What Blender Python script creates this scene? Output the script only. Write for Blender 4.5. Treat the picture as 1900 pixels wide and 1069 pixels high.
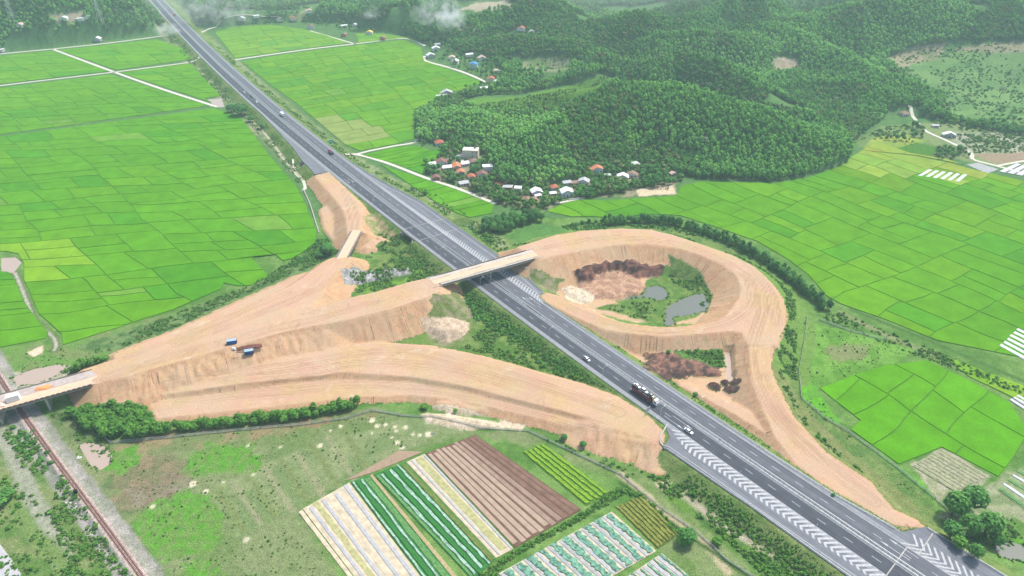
import bpy, bmesh, math, random
import numpy as np
from mathutils import Vector, Matrix
random.seed(7); rng = np.random.default_rng(7)
sc = bpy.context.scene
HAZE = 0.00018
for o in list(bpy.data.objects): bpy.data.objects.remove(o)
C = sc.collection
R = math.radians
# ------------------------------------------------------------------ camera
CAM_H = 250.0; PITCH = R(33.4); F = 1267.0
cd = bpy.data.cameras.new('camera'); cam = bpy.data.objects.new('camera', cd); C.objects.link(cam)
cam.location = (0, 0, CAM_H); cam.rotation_euler = (R(90)-PITCH, 0, 0)
cd.sensor_width = 36; cd.lens = 36*F/1900; cd.clip_start = 1; cd.clip_end = 20000
sc.camera = cam
# ------------------------------------------------------------------ light
SUN_EL, SUN_AZ = 57.0, 48.0        # azimuth from +Y towards +X
w = bpy.data.worlds.new('World'); sc.world = w; w.use_nodes = True
nt = w.node_tree; bg = nt.nodes['Background']
sky = nt.nodes.new('ShaderNodeTexSky'); sky.sky_type = 'NISHITA'; sky.sun_disc = False
sky.sun_elevation = R(SUN_EL); sky.sun_rotation = R(SUN_AZ); sky.air_density = 1.0; sky.dust_density = 3.0
nt.links.new(sky.outputs[0], bg.inputs[0]); bg.inputs[1].default_value = 0.115
sl = bpy.data.lights.new('sun', 'SUN'); sl.energy = 2.5; sl.angle = R(6); sl.color = (1, .96, .89)
so = bpy.data.objects.new('sun', sl); C.objects.link(so)
sd = Vector((math.sin(R(SUN_AZ))*math.cos(R(SUN_EL)), math.cos(R(SUN_AZ))*math.cos(R(SUN_EL)), math.sin(R(SUN_EL))))
so.rotation_euler = sd.to_track_quat('Z', 'Y').to_euler()
sc.view_settings.view_transform = 'Standard'; sc.view_settings.look = 'None'
sc.view_settings.exposure = 0.88; sc.view_settings.gamma = 1
sc.render.engine = 'CYCLES'
sc.cycles.max_bounces = 5; sc.cycles.volume_bounces = 2; sc.cycles.transparent_max_bounces = 6
# ------------------------------------------------------------------ projection helpers (reading positions off the survey photograph)
cP, sP = math.cos(PITCH), math.sin(PITCH)
def un(px, py, z=0.0):
    dx = (px-950)/F; dy = (534.5-py)/F
    ry = cP+dy*sP; rz = -sP+dy*cP
    t = (z-CAM_H)/rz
    return (dx*t, ry*t)
def proj(x, y, z):
    f = y*cP-(z-CAM_H)*sP; u = y*sP+(z-CAM_H)*cP
    return 950+F*x/f, 534.5-F*u/f
# ------------------------------------------------------------------ noise
def _h(ix, iy, s):
    n = (ix.astype(np.int64)*374761393 + iy.astype(np.int64)*668265263 + s*974634777) & 0xffffffff
    n = ((n ^ (n >> 13))*1274126177) & 0xffffffff
    return ((n ^ (n >> 16)) & 0xffff)/65535.0
def vn(x, y, s=0):
    ix = np.floor(x); iy = np.floor(y); fx = x-ix; fy = y-iy
    fx = fx*fx*(3-2*fx); fy = fy*fy*(3-2*fy)
    a = _h(ix, iy, s); b = _h(ix+1, iy, s); c = _h(ix, iy+1, s); d = _h(ix+1, iy+1, s)
    return (a*(1-fx)+b*fx)*(1-fy)+(c*(1-fx)+d*fx)*fy
def fbm(x, y, s=0, o=4):
    r = 0; a = .5; t = 0
    for i in range(o):
        r = r+a*vn(x, y, s+i*17); t += a; a *= .5; x = x*2.03; y = y*2.03
    return r/t
# ------------------------------------------------------------------ geometry helpers
def seg_info(X, Y, pts, closed=False):
    """pts (n,k): x,y,extra.. -> distance, interpolated extras, along"""
    P = np.asarray(pts, float); n = len(P); best = np.full(X.shape, 1e18); ex = np.zeros(X.shape+(P.shape[1]-2,)); al = np.zeros(X.shape); L = 0
    for i in range(n if closed else n-1):
        a = P[i]; b = P[(i+1) % n]; d = b[:2]-a[:2]; l2 = float(d@d)+1e-9
        t = np.clip(((X-a[0])*d[0]+(Y-a[1])*d[1])/l2, 0, 1)
        dd = (X-a[0]-t*d[0])**2+(Y-a[1]-t*d[1])**2
        m = dd < best; best = np.where(m, dd, best)
        al = np.where(m, L+t*math.sqrt(l2), al)
        for k in range(ex.shape[-1]): ex[..., k] = np.where(m, a[2+k]+t*(b[2+k]-a[2+k]), ex[..., k])
        L += math.sqrt(l2)
    return np.sqrt(best), ex, al
def inside(X, Y, P):
    P = np.asarray(P, float); r = np.zeros(X.shape, bool); n = len(P)
    for i in range(n):
        x1, y1 = P[i][:2]; x2, y2 = P[(i+1) % n][:2]
        if y1 == y2: continue
        c = ((y1 > Y) != (y2 > Y)) & (X < (x2-x1)*(Y-y1)/(y2-y1)+x1)
        r ^= c
    return r
def smooth(P, closed=False, k=4):
    P = [np.asarray(p, float) for p in P]; n = len(P); out = []
    for i in range(n if closed else n-1):
        p0 = P[(i-1) % n] if closed or i > 0 else P[i]; p1 = P[i]; p2 = P[(i+1) % n]
        p3 = P[(i+2) % n] if closed or i+2 < n else p2
        for j in range(k):
            t = j/k
            out.append(.5*((2*p1)+(p2-p0)*t+(2*p0-5*p1+4*p2-p3)*t*t+(3*p1-p0-3*p2+p3)*t**3))
    if not closed: out.append(P[-1])
    return [tuple(o) for o in out]
def W(pts, z=0):          # photo points -> world points, keeps heights
    r = []
    for p in pts:
        zz = p[2] if len(p) > 2 else z
        x, y = un(p[0], p[1], zz); r.append((x, y, zz)+tuple(p[3:]))
    return r
# ------------------------------------------------------------------ highway alignment
HC = [-4.852583207095873e-08, 0.00021164148252946028, -0.9142796985310497, 306.0410149281414]
_ys = np.linspace(-60, 2400, 6000); _xs = np.polyval(HC, _ys)
_S = np.r_[0, np.cumsum(np.hypot(np.diff(_xs), np.diff(_ys)))]
_S = _S-np.interp(120, _ys, _S)
HZ = 5.0
def hp(s, d):
    y = np.interp(s, _S, _ys); x = np.polyval(HC, y); m = np.polyval(np.polyder(HC), y)
    l = math.hypot(1, m); tx, ty = m/l, 1/l
    return (x+d*ty, y-d*tx)
def hdir(s):
    y = np.interp(s, _S, _ys); m = np.polyval(np.polyder(HC), y); return math.atan2(1, m)
SR = [-200, 66, 71, 100, 135, 302, 305, 331, 400, 467, 529, 590, 3000]; DR = [27, 26, 15.7, 12.6, 12.2, 12.2, 18.6, 22.8, 24, 24, 16, 12.2, 12.2]
SL = [-200, 60, 120, 150, 167, 169, 176, 440, 518, 566, 568, 603, 640, 700, 740, 3000]; DL = [-21.5, -21.8, -22.5, -24, -24.6, -17, -12.3, -12.3, -12.5, -13, -24, -22, -17.5, -14, -12.2, -12.2]
dR = lambda s: float(np.interp(s, SR, DR)); dL = lambda s: float(np.interp(s, SL, DL))
# ------------------------------------------------------------------ terrain grid
ry = [50.0]
while ry[-1] < 4200:
    y = ry[-1]; ry.append(y+(max(0.95, 0.0034*y) if y < 1500 else 0.02*y))
ry = np.array(ry); NX = 700
ss = np.linspace(-1, 1, NX)
GY = np.repeat(ry[:, None], NX, 1); GX = ss[None, :]*(0.72*GY+140)
shape = GX.shape
def sstep(a, b, x): t = np.clip((x-a)/(b-a), 0, 1); return t*t*(3-2*t)
# hills: crest lines (photo position, ground height), half width
RIDGES = [
 ([(955,318,5),(1020,255,20),(1090,195,31),(1150,162,36),(1300,178,34),(1430,212,27),(1530,252,13)],92),
 ([(800,222,6),(850,205,12),(940,225,14),(1000,250,16)],58),
 ([(1120,160,28),(1060,163,20),(980,172,13),(890,185,7)],50),
 ([(1215,112,26),(1262,100,31),(1330,118,28),(1400,152,22),(1470,195,10)],60),
 ([(1185,84,14),(1225,70,26),(1300,62,28),(1400,70,27),(1447,90,14)],62),
 ([(1360,45,14),(1400,48,24),(1480,68,26),(1545,94,18),(1600,122,14),(1700,165,9)],62),
 ([(1430,44,20),(1500,30,38),(1560,22,44),(1640,12,50),(1720,26,44),(1830,50,32),(1960,62,20)],150),
 ([(1690,110,12),(1800,84,22),(1900,78,28),(2060,75,30)],120),
 ([(860,78,8),(950,70,16),(1060,78,18),(1180,122,16)],55),
 ([(1060,58,12),(1120,42,24),(1190,24,42),(1290,38,24)],100),
 ([(640,30,10),(700,18,22),(760,10,30),(850,20,14)],100),
 ([(0,34,14),(90,28,18),(180,42,8)],60),([(20,66,5),(110,70,5)],35),
 ([(850,2,30),(1000,-4,46)],160),([(1250,4,20),(1380,-4,46)],150),([(1700,-8,60),(1900,-6,66)],220),
 ([(330,10,18),(450,4,30),(560,-2,34)],90),
 ([(905,138,3),(960,126,7),(1050,120,8),(1130,138,13)],40),
 ([(1480,8,20),(1600,-6,40),(1680,-4,40)],110),
 ([(1560,150,8),(1640,165,12),(1720,190,8)],45),
 ([(-80,-10,50),(100,-14,60),(230,-18,50)],160),
]
RW = []
for pl, w_ in RIDGES:
    k_ = 1.0
    RW.append(([un(p[0], p[1], p[2]*k_+6)+(p[2]*k_,) for p in pl], w_*(.82 if k_ > 1 else 1)))
def hills(X, Y):
    acc = np.zeros(X.shape)
    X0, Y0 = X, Y; X = X+14*(fbm(X/70, Y/70, 7, 2)-.5); Y = Y+14*(fbm(X/70, Y/70, 8, 2)-.5)
    for pl, w_ in RW:
        d, ex, _ = seg_info(X, Y, pl)
        t = np.clip(d/(w_*.86), 0, 1); h = ex[..., 0]*1.04*.5*(1+np.cos(math.pi*t)); acc += np.maximum(h, 0)**4
    h = acc**(1/4)
    far = np.clip((Y-1500)/900, 0, 1)
    h = h+far*(20+90*fbm(X/600, Y/600, 3, 3))
    h = h*(0.86+.28*fbm(X/55, Y/55, 5, 3))+sstep(800, 1150, Y)*20*np.abs(fbm(X/150, Y/150, 15, 3)-.5)*2
    return h
HILLP = [(770,212),(800,194),(868,173),(905,158),(870,140),(832,122),(792,108),(788,84),(762,68),(700,58),(640,44),(560,40),(500,42),(400,50),(372,50),(345,10),(320,-80),(3600,-80),(3600,262),(1900,262),(1800,236),(1740,224),(1690,214),(1650,214),(1620,234),(1585,262),(1572,302),(1500,326),(1440,338),(1300,333),(1250,318),(1150,315),(1060,335),(1000,348),(930,345),(905,300),(880,264),(830,270),(775,262)]
LEFTP = [(-1700,150),(-300,140),(-150,110),(0,98),(97,88),(296,63),(312,50),(296,20),(262,-80),(-1900,-80)]
def foot(X, Y):
    r = np.zeros(X.shape)
    for P_ in (HILLP, LEFTP):
        q = [un(*p_) for p_ in P_]; d, _, _ = seg_info(X, Y, q, True); r = np.maximum(r, np.where(inside(X, Y, q), np.clip(d/70, 0, 1), 0))
    return r
GZ = np.zeros(shape); m = GY > 480
ft_ = foot(GX[m], GY[m]); GZ[m] = hills(GX[m], GY[m])*(ft_**.6*(1.6-.6*ft_))
def _d(): pass
GZ += (0.25*fbm(GX/14, GY/14, 9, 3)-.12)*(GY < 700)
COL = np.zeros(shape+(3,)); DM = np.full(shape, -3.0); GS = np.zeros(shape); LT = np.zeros(shape); RT = np.zeros(shape)
nA = fbm(GX/18, GY/18, 21, 4); nB = fbm(GX/4, GY/4, 31, 3); nC = fbm(GX/70, GY/70, 41, 3)
def mixc(a, b, t): return np.asarray(a)*(1-t[..., None])+np.asarray(b)*t[..., None]
def sstep(a, b, x): t = np.clip((x-a)/(b-a), 0, 1); return t*t*(3-2*t)
COL[:] = mixc((.075, .165, .032), (.135, .235, .060), sstep(.35, .65, nA*.6+nB*.4))
hm = (GY > 480)
COL[hm] = mixc((.055, .125, .040), (.10, .20, .06), nB)[hm]
def sub(P, mg):
    P = np.asarray(P, float); x0, y0 = P[:, 0].min()-mg, P[:, 1].min()-mg; x1, y1 = P[:, 0].max()+mg, P[:, 1].max()+mg
    i0 = max(0, int(np.searchsorted(ry, y0))-1); i1 = min(len(ry), int(np.searchsorted(ry, y1))+1)
    hw = 0.72*ry[i0]+140; hw2 = 0.72*ry[min(i1, len(ry)-1)]+140
    smin = min(x0/hw, x0/hw2); smax = max(x1/hw, x1/hw2)
    j0 = max(0, int((smin+1)/2*(NX-1))-1); j1 = min(NX, int((smax+1)/2*(NX-1))+3)
    return slice(i0, i1), slice(j0, j1)
def paint(pts, col, feather=1.5, z=0, col2=None, ns=None, world=False, jag=0):
    P = pts if world else W(pts, z)
    sl_ = sub(P, feather+2)
    X, Y = GX[sl_], GY[sl_]
    if X.size == 0: return
    d, _, _ = seg_info(X, Y, [p[:2] for p in P], True)
    s = np.where(inside(X, Y, P), d, -d)+(nB[sl_]-.5)*feather*1.6+(jag*(fbm(X/5, Y/5, 123, 4)-.5) if jag else 0)
    t = sstep(-feather*.5, feather*.5, s)
    c = np.asarray(col, float) if col2 is None else mixc(col, col2, sstep(.38, .62, (fbm(X/ns, Y/ns, 77, 3) if ns else nB[sl_])))
    COL[sl_] = COL[sl_]*(1-t[..., None])+c*t[..., None]
    DM[sl_] = np.where(t > .5, -3, DM[sl_])
def paint_line(pts, hw, col, z=0, feather=1.2, col2=None):
    P = smooth(W(pts, z)); sl_ = sub(P, hw+3); X, Y = GX[sl_], GY[sl_]
    d, ex, al = seg_info(X, Y, P); t = sstep(-feather*.5, feather*.5, hw-d+(nB[sl_]-.5)*feather)
    c = np.asarray(col, float) if col2 is None else mixc(col, col2, nB[sl_])
    COL[sl_] = COL[sl_]*(1-t[..., None])+c*t[..., None]
PXG, PYG = None, None
def paint_seen(pts, col, col2=None, ns=8, soft=3):
    """paints sloping ground whose outline was read off the photograph"""
    global PXG, PYG
    if PXG is None:
        f = GY*cP-(GZ-CAM_H)*sP; u = GY*sP+(GZ-CAM_H)*cP; PXG = 950+F*GX/f+(fbm(GX/12, GY/12, 88, 3)-.5)*14; PYG = 534.5-F*u/f+(fbm(GX/12, GY/12, 89, 3)-.5)*6
    k = (PXG > min(q[0] for q in pts)-5) & (PXG < max(q[0] for q in pts)+5) & (PYG > min(q[1] for q in pts)-5) & (PYG < max(q[1] for q in pts)+5) & (GY > 480)
    idx = np.nonzero(k); X, Y = PXG[idx], PYG[idx]; ins = inside(X, Y, pts)
    c = mixc(col, col2 if col2 is not None else col, sstep(.38, .62, fbm(GX[idx]/ns, GY[idx]/ns, 77, 3)))
    COL[idx] = np.where(ins[:, None], c, COL[idx])
def dirt_flat(pts, z=0):
    P = W(pts, z); sl_ = sub(P, 3); X, Y = GX[sl_], GY[sl_]
    d, _, al = seg_info(X, Y, [p[:2] for p in P], True); s = np.where(inside(X, Y, P), d, -d)+(nB[sl_]-.5)*2.0
    DM[sl_] = np.maximum(DM[sl_], np.clip(s, -3, 3))
def raise_pad(pts, ratio=1.5, dirt=True, world=False, rough=.5, slopecol=None, reach=30):
    P = pts if world else W(pts)
    Q = []
    n = len(P)
    for i in range(n):
        a = np.array(P[i][:3]); b = np.array(P[(i+1) % n][:3]); k = max(1, int(np.hypot(*(b-a)[:2])/6))
        for j in range(k): Q.append(a+(b-a)*j/k)
    Q = np.array(Q); zm = Q[:, 2].max(); mg = zm*ratio+4
    sl_ = sub(Q, mg); X, Y = GX[sl_], GY[sl_]
    d, ex, al = seg_info(X, Y, P, True); ins = inside(X, Y, P)
    Z = np.zeros(X.shape); xi, yi = X[ins], Y[ins]
    if xi.size:
        ac = np.zeros(xi.shape); wt = np.zeros(xi.shape)
        for q in Q:
            w_ = 1/((xi-q[0])**2+(yi-q[1])**2+4)**1.5; ac += w_*q[2]; wt += w_
        Z[ins] = ac/wt
    g = fbm(al/2.2, d*.12, 55, 3)-.5
    rr = ratio if not callable(ratio) else ratio
    out = ex[..., 0]-np.maximum(d-.4*g, 0)/rr+g*rough*np.clip(d/3, 0, 1)*1.3
    Z = np.where(ins, Z+.10*(nB[sl_]-.5), out)
    H = GZ[sl_]; df = Z-H; up = df > 0
    GZ[sl_] = np.where(up, Z, H)
    if dirt:
        DM[sl_] = np.where(up, np.maximum(DM[sl_], np.clip(df*1.2, -3, 3)), DM[sl_])
        GS[sl_] = np.where(up & ~ins, al, GS[sl_]); LT[sl_] = np.where(up & ins, d, LT[sl_])
    else:
        DM[sl_] = np.where(up, -3, DM[sl_])
        if slopecol is not None:
            c = mixc(slopecol[0], slopecol[1], sstep(.3, .7, nA[sl_]*.5+nB[sl_]*.5)); COL[sl_] = np.where(up[..., None], c, COL[sl_])
def pile(pts, h, z0=0, ns=3.0, rough=1.0, seed=0, edge=4.0, jag=0):
    P = W(pts, z0); sl_ = sub(P, 5); X, Y = GX[sl_], GY[sl_]
    d, _, _ = seg_info(X, Y, [p[:2] for p in P], True); d = np.where(inside(X, Y, P), d, -d)+jag*(fbm(X/5, Y/5, 123, 4)-.5); ins = d > 0
    t = np.where(ins, np.clip(d/edge, 0, 1), 0); t = np.sin(t*math.pi/2)
    hh = h*t*(1-rough*.7+rough*1.4*fbm(X/ns, Y/ns, seed, 4))
    GZ[sl_] = np.maximum(GZ[sl_], np.where(ins, z0+hh, -99))
def carve(pts, depth, edge=2.0, z=0):
    P = W(pts, z); sl_ = sub(P, 3); X, Y = GX[sl_], GY[sl_]
    d, _, _ = seg_info(X, Y, [p[:2] for p in P], True); ins = inside(X, Y, P)
    t = np.clip(d/edge, 0, 1); GZ[sl_] = np.where(ins, np.minimum(GZ[sl_], z-depth*t), GZ[sl_])

# ---- base ground painting (true colours of soil and plants)
OLIVE = (.150, .195, .070); GRASS = (.110, .215, .045); LUSH = (.090, .235, .028); MUD = (.30, .25, .175); PALEM = (.38, .33, .25); DGRASS = (.045, .100, .028)
paint([(0,640),(100,640),(270,595),(440,540),(480,560),(200,665),(120,690),(0,700)], OLIVE, 3, col2=GRASS, ns=10)
paint([(130,645),(270,600),(440,540),(560,480),(610,455),(640,475),(560,505),(440,555),(330,610),(210,655)], (.07,.14,.045), 3, col2=(.13,.2,.07), ns=4)
paint([(0,690),(40,690),(100,680),(150,675),(120,700),(60,720),(0,735)], (.42,.38,.31), 2, col2=(.30,.29,.20), ns=5)
paint([(50,655),(80,640),(78,656),(62,662)], (.55,.44,.32), 1)
# railway side, lower left
paint([(-150,770),(80,770),(250,1110),(-150,1110)], (.09,.165,.04), 3, col2=(.16,.2,.075), ns=9)
paint([(100,760),(200,800),(230,860),(330,1110),(235,1110),(90,780)], (.17,.20,.085), 3, col2=(.10,.15,.055), ns=8)
paint_line([(-5,800),(30,850),(60,930),(100,1000),(120,1040)], 4, (.30,.30,.24), col2=(.20,.22,.14), feather=4)
paint_line([(0,900),(40,960),(90,1020),(140,1069)], 3, (.13,.2,.06), feather=3)
# bottom meadows
paint([(200,820),(690,755),(880,800),(1020,800),(1000,830),(870,805),(760,840),(560,935),(640,1110),(330,1110),(230,900)], (.125,.180,.062), 4, col2=(.165,.205,.088), ns=18)
paint([(385,905),(545,840),(770,770),(860,800),(745,835),(590,905),(560,940),(440,1000)], (.185,.225,.100), 2, col2=(.135,.190,.072), ns=12)
for k in range(9):
    a = 400+k*30
    paint_line([(a,905-k*13),(a+52,975-k*12+8)], 1.3, ((.215,.225,.12) if k % 2 else (.145,.185,.068)), feather=2)
paint([(200,850),(270,820),(350,850),(330,930),(260,960),(215,930)], (.205,.165,.095), 5, col2=(.15,.15,.075), ns=5, jag=10)
paint([(225,905),(330,880),(350,900),(300,950),(250,945)], (.175,.145,.09), 4, col2=(.20,.18,.12), ns=4, jag=10)
paint([(500,790),(690,758),(700,768),(600,790),(480,812)], (.22,.155,.085), 4, col2=(.13,.17,.06), ns=5, jag=9)
paint([(180,820),(330,800),(500,790),(560,800),(380,830),(230,850)], (.235,.19,.10), 4, col2=(.14,.18,.07), ns=9)
for q in [[(330,845),(400,822),(460,830),(485,855),(470,880),(400,885),(350,870)], [(195,845),(250,830),(262,855),(230,875),(195,880)],
          [(250,950),(340,910),(400,930),(420,990),(380,1030),(300,1040),(245,1000)], [(340,1045),(390,1030),(410,1069),(350,1080)]]:
    paint(q, (.085,.235,.028), 3, col2=(.12,.21,.05), ns=2.2, jag=12)
for (a, b, r_) in [(358,898,7),(382,912,5),(458,1001,6),(520,830,4),(594,827,5),(613,799,3),(460,827,4),(632,791,4),(414,895,3),(470,880,3),
    (690,780,7),(700,790,5),(715,788,5),(733,793,4),(752,793,5),(735,800,4),(767,806,4),(795,806,7),(779,807,4),(690,804,3),(727,812,3),(736,822,5),(746,830,5),(262,802,4),(284,940,5)]:
    x, y = un(a, b); sl_ = sub([(x, y)], 4); X, Y = GX[sl_], GY[sl_]; rr = r_/4.2
    t = sstep(-.4, .4, rr-np.hypot(X-x, (Y-y)*.9)+(nB[sl_]-.5)); COL[sl_] = COL[sl_]*(1-t[..., None])+np.array((.50,.46,.33))*t[..., None]
# light spoil along the ramp foot
for q in [[(780,768),(830,768),(930,785),(935,797),(860,798),(790,785)], [(800,745),(860,740),(912,755),(915,775),(850,770),(805,760)], [(925,775),(960,770),(980,785),(965,800),(935,792)]]:
    paint(q, (.56,.46,.34), 1.5, col2=(.46,.38,.26), ns=3)
# right of the fields
paint([(960,820),(1100,850),(1200,880),(1290,950),(1400,1069),(1500,1110),(1250,1110),(1180,900),(1000,850)], (.11,.18,.05), 3, col2=(.16,.21,.08), ns=10)
paint([(1190,870),(1290,890),(1420,960),(1560,1069),(1480,1110),(1340,1000),(1240,930)], (.10,.19,.035), 3, col2=(.055,.13,.025), ns=6)
paint([(1210,895),(1240,893),(1255,910),(1235,915)], (.5,.42,.28), 2)
paint_line([(1235,905),(1270,920),(1310,950),(1350,980),(1400,1010),(1470,1050),(1500,1069)], 2.0, (.42,.36,.29), feather=3, col2=(.22,.22,.12))
paint_line([(1150,880),(1190,910),(1230,950),(1270,975),(1300,1000),(1350,1060)], 1.6, (.36,.31,.19), feather=2)
paint_line([(1150,895),(1200,935),(1250,975),(1330,1030),(1400,1080)], .9, (.04,.09,.02), feather=1)
# triangle between overbridge ramp and highway
paint([(620,540),(760,430),(900,520),(1160,735),(1230,790),(1150,745),(1060,712),(900,662),(760,632),(700,625),(700,600),(800,560),(690,540)], (.075,.15,.030), 3, col2=(.14,.20,.055), ns=6)
paint([(640,545),(650,520),(760,500),(830,505),(760,525),(690,540)], (.12,.24,.03), 2, col2=(.06,.13,.03), ns=5)
paint([(700,395),(760,430),(830,500),(800,500),(730,470),(690,430)], (.12,.14,.05), 3, col2=(.08,.13,.035), ns=5)
paint([(700,620),(770,590),(880,600),(830,640),(760,640)], (.11,.19,.04), 3, col2=(.16,.2,.07), ns=6)
paint([(780,590),(830,588),(873,600),(865,620),(830,636),(800,625),(785,610)], (.50,.39,.28), 1.2, col2=(.42,.33,.24), ns=2)
# right verge of loop
paint([(1120,420),(1260,425),(1370,465),(1460,530),(1500,600),(1490,700),(1570,800),(1730,930),(1740,1000),(1700,970),(1610,880),(1500,790),(1440,700),(1450,600),(1400,490),(1260,435)], (.085,.16,.04), 2, col2=(.14,.2,.06), ns=6)
paint([(1500,600),(1640,625),(1700,655),(1620,690),(1516,720),(1490,690)], (.13,.27,.045), 2, col2=(.09,.21,.03), ns=8)
paint([(1530,640),(1620,640),(1600,665),(1540,670)], (.17,.20,.08), 4)
paint([(1516,722),(1570,800),(1665,865),(1735,930),(1720,900),(1600,820),(1490,745),(1485,700)], (.10,.31,.02), 2, col2=(.09,.24,.03), ns=5)
paint_line([(1560,580),(1650,625),(1725,655),(1800,690),(1900,730)], 2.2, (.25,.24,.13), feather=2, col2=(.12,.18,.06))
paint_line([(1580,575),(1680,615),(1760,648),(1900,708)], 1.6, (.06,.13,.03), feather=1.5)
paint([(1690,862),(1748,830),(1840,885),(1820,905),(1740,930),(1720,900)], (.33,.31,.22), 1.5, col2=(.22,.24,.13), ns=3)
paint([(1740,960),(1860,880),(1900,870),(2000,950),(1950,1000),(1880,960),(1800,1000)], (.16,.21,.09), 2, col2=(.24,.26,.15), ns=5)
paint([(1830,980),(1900,1000),(1960,1040),(1900,1050),(1850,1010)], (.09,.23,.03), 2)
# green meadow by highway right side (1000,430)
paint([(915,455),(985,410),(1060,425),(1010,445),(935,460)], (.085,.20,.045), 2, col2=(.07,.165,.04), ns=9)
# bank strip right of the highway far
for (s0, s1) in [(330, 1500)]:
    poly = [hp(s, dR(s)+1) for s in range(s0, s1, 20)]+[hp(s, dR(s)+(17 if s > 500 else 26)) for s in range(s1, s0, -20)]
    paint([(a, b, 0) for a, b in poly], (.12,.19,.05), 3, world=True, col2=(.20,.24,.11), ns=7)
poly = [hp(s, -13) for s in range(590, 1500, 20)]+[hp(s, -34) for s in range(1500, 590, -20)]
paint([(a, b, 0) for a, b in poly], (.10,.16,.055), 3, world=True, col2=(.22,.23,.13), ns=7)
# village floor
paint([(790,300),(870,262),(900,275),(935,330),(1050,340),(1200,318),(1262,330),(1250,362),(1100,368),(1000,395),(930,380),(850,345),(800,330)], (.075,.13,.04), 4, col2=(.25,.22,.14), ns=7)
paint([(1180,352),(1250,340),(1256,360),(1185,364)], (.50,.42,.28), 2)
paint([(828,278),(862,268),(880,290),(850,300),(835,296)], (.50,.40,.28), 2)
# right-hand valley fields
paint([(1585,265),(1640,232),(1760,228),(1900,240),(2100,250),(2100,330),(1900,320),(1800,300),(1700,285),(1600,275)], (.12,.19,.06), 6, col2=(.17,.22,.09), ns=20)
paint([(1620,255),(1680,248),(1720,262),(1660,282),(1600,278)], (.25,.31,.06), 2, col2=(.18,.26,.05), ns=12)
paint([(1655,278),(1700,264),(1750,275),(1720,292)], (.06,.16,.02), 2)
paint([(1760,245),(1900,245),(1960,262),(1940,285),(1805,285),(1770,270)], (.30,.31,.22), 3, col2=(.16,.2,.10), ns=8)
paint([(1805,286),(1900,283),(1950,290),(1850,305)], (.26,.20,.13), 2)
# far clearings
paint_seen([(880,5),(940,2),(960,12),(900,22),(850,18)], (.36,.32,.22))
paint_seen([(850,188),(905,180),(960,180),(1040,163),(1120,140),(1150,158),(1080,185),(1000,205),(900,205)], (.095,.205,.030))
paint_seen([(1432,108),(1475,108),(1488,128),(1440,135)], (.36,.29,.22), (.28,.24,.16), 6)
paint_seen([(1650,128),(1720,100),(1900,85),(2100,80),(2100,235),(1780,228),(1720,205),(1690,160)], (.135,.235,.075), (.10,.195,.06), 22)
paint_seen([(1640,110),(1700,85),(1760,80),(1740,110),(1660,128)], (.27,.24,.15), (.17,.2,.09), 14)
paint_seen([(1760,92),(1850,80),(1990,72),(1990,92),(1850,98)], (.26,.24,.14))
paint_seen([(965,118),(1000,106),(1060,108),(1080,122),(1030,135),(975,135)], (.13,.2,.07), (.2,.22,.12), 14)
paint_seen([(90,28),(160,22),(155,40),(110,42)], (.36,.30,.22))
paint_seen([(530,36),(580,10),(560,40)], (.22,.27,.12))

# ---- earthworks
GR = ((.085, .16, .035), (.165, .215, .07))
hw_poly = [hp(s, dL(s)-1.0)+(HZ-.25,) for s in list(range(-60, 1700, 8))]+[hp(s, dR(s)+1.0)+(HZ-.25,) for s in list(range(1692, -60, -8))]
raise_pad(hw_poly, 1.8, dirt=False, world=True, rough=.2, slopecol=GR)
far_h = [hp(s, -13)+(HZ-.25,) for s in range(1680, 2500, 60)]+[hp(s, 13)+(HZ-.25,) for s in range(2440, 1670, -60)]
raise_pad(far_h, 1.8, dirt=False, world=True, rough=.2, slopecol=GR)
# level a corridor for the road through the hills
mcor = (GY > 900)
dH, _, _ = seg_info(GX[mcor], GY[mcor], [hp(s, 0) for s in range(900, 2500, 40)])
t_ = sstep(13, 60, dH); GZ[mcor] = GZ[mcor]*t_+np.minimum(GZ[mcor], 4.7)*(1-t_)
# west approach of the overbridge with the side ramp
raise_pad([(812,512,13),(760,523,13),(700,541,12.6),(650,552,12.2),(620,560,11.8),(592,570,11.2),(572,577,10.4),(590,551,9.7),(612,529,9.1),(633,502,8.6),(652,484,8.2),(655,477,8.1),(628,474,8.1),(606,482,8.2),(560,516,8.6),(535,532,9),(420,586,9.6),(296,636,9.6),(215,666,9.1),(152,686,9),
           (174,714,9),(230,700,9.3),(293,682,9.8),(421,646,10.5),(525,616,11),(640,594,11.8),(720,575,12.4),(790,553,13),(816,541,13)], 1.35, rough=.9)
raise_pad([(230,699,9.2),(293,681,9.7),(421,645,10.4),(525,615,10.9),(600,601,11.2),(600,598,11.2),(525,612,10.9),(421,642,10.4),(293,678,9.7)], 2.4, rough=1.4)
raise_pad([(570,506,4.5),(556,510,4.5),(440,562,4.5),(330,612,4.5),(210,658,4.5),(216,672,4.5),(296,645,4.5),(420,600,4.5),(539,552,4.5),(575,528,4.5)], 2.0, rough=.8)
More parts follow.
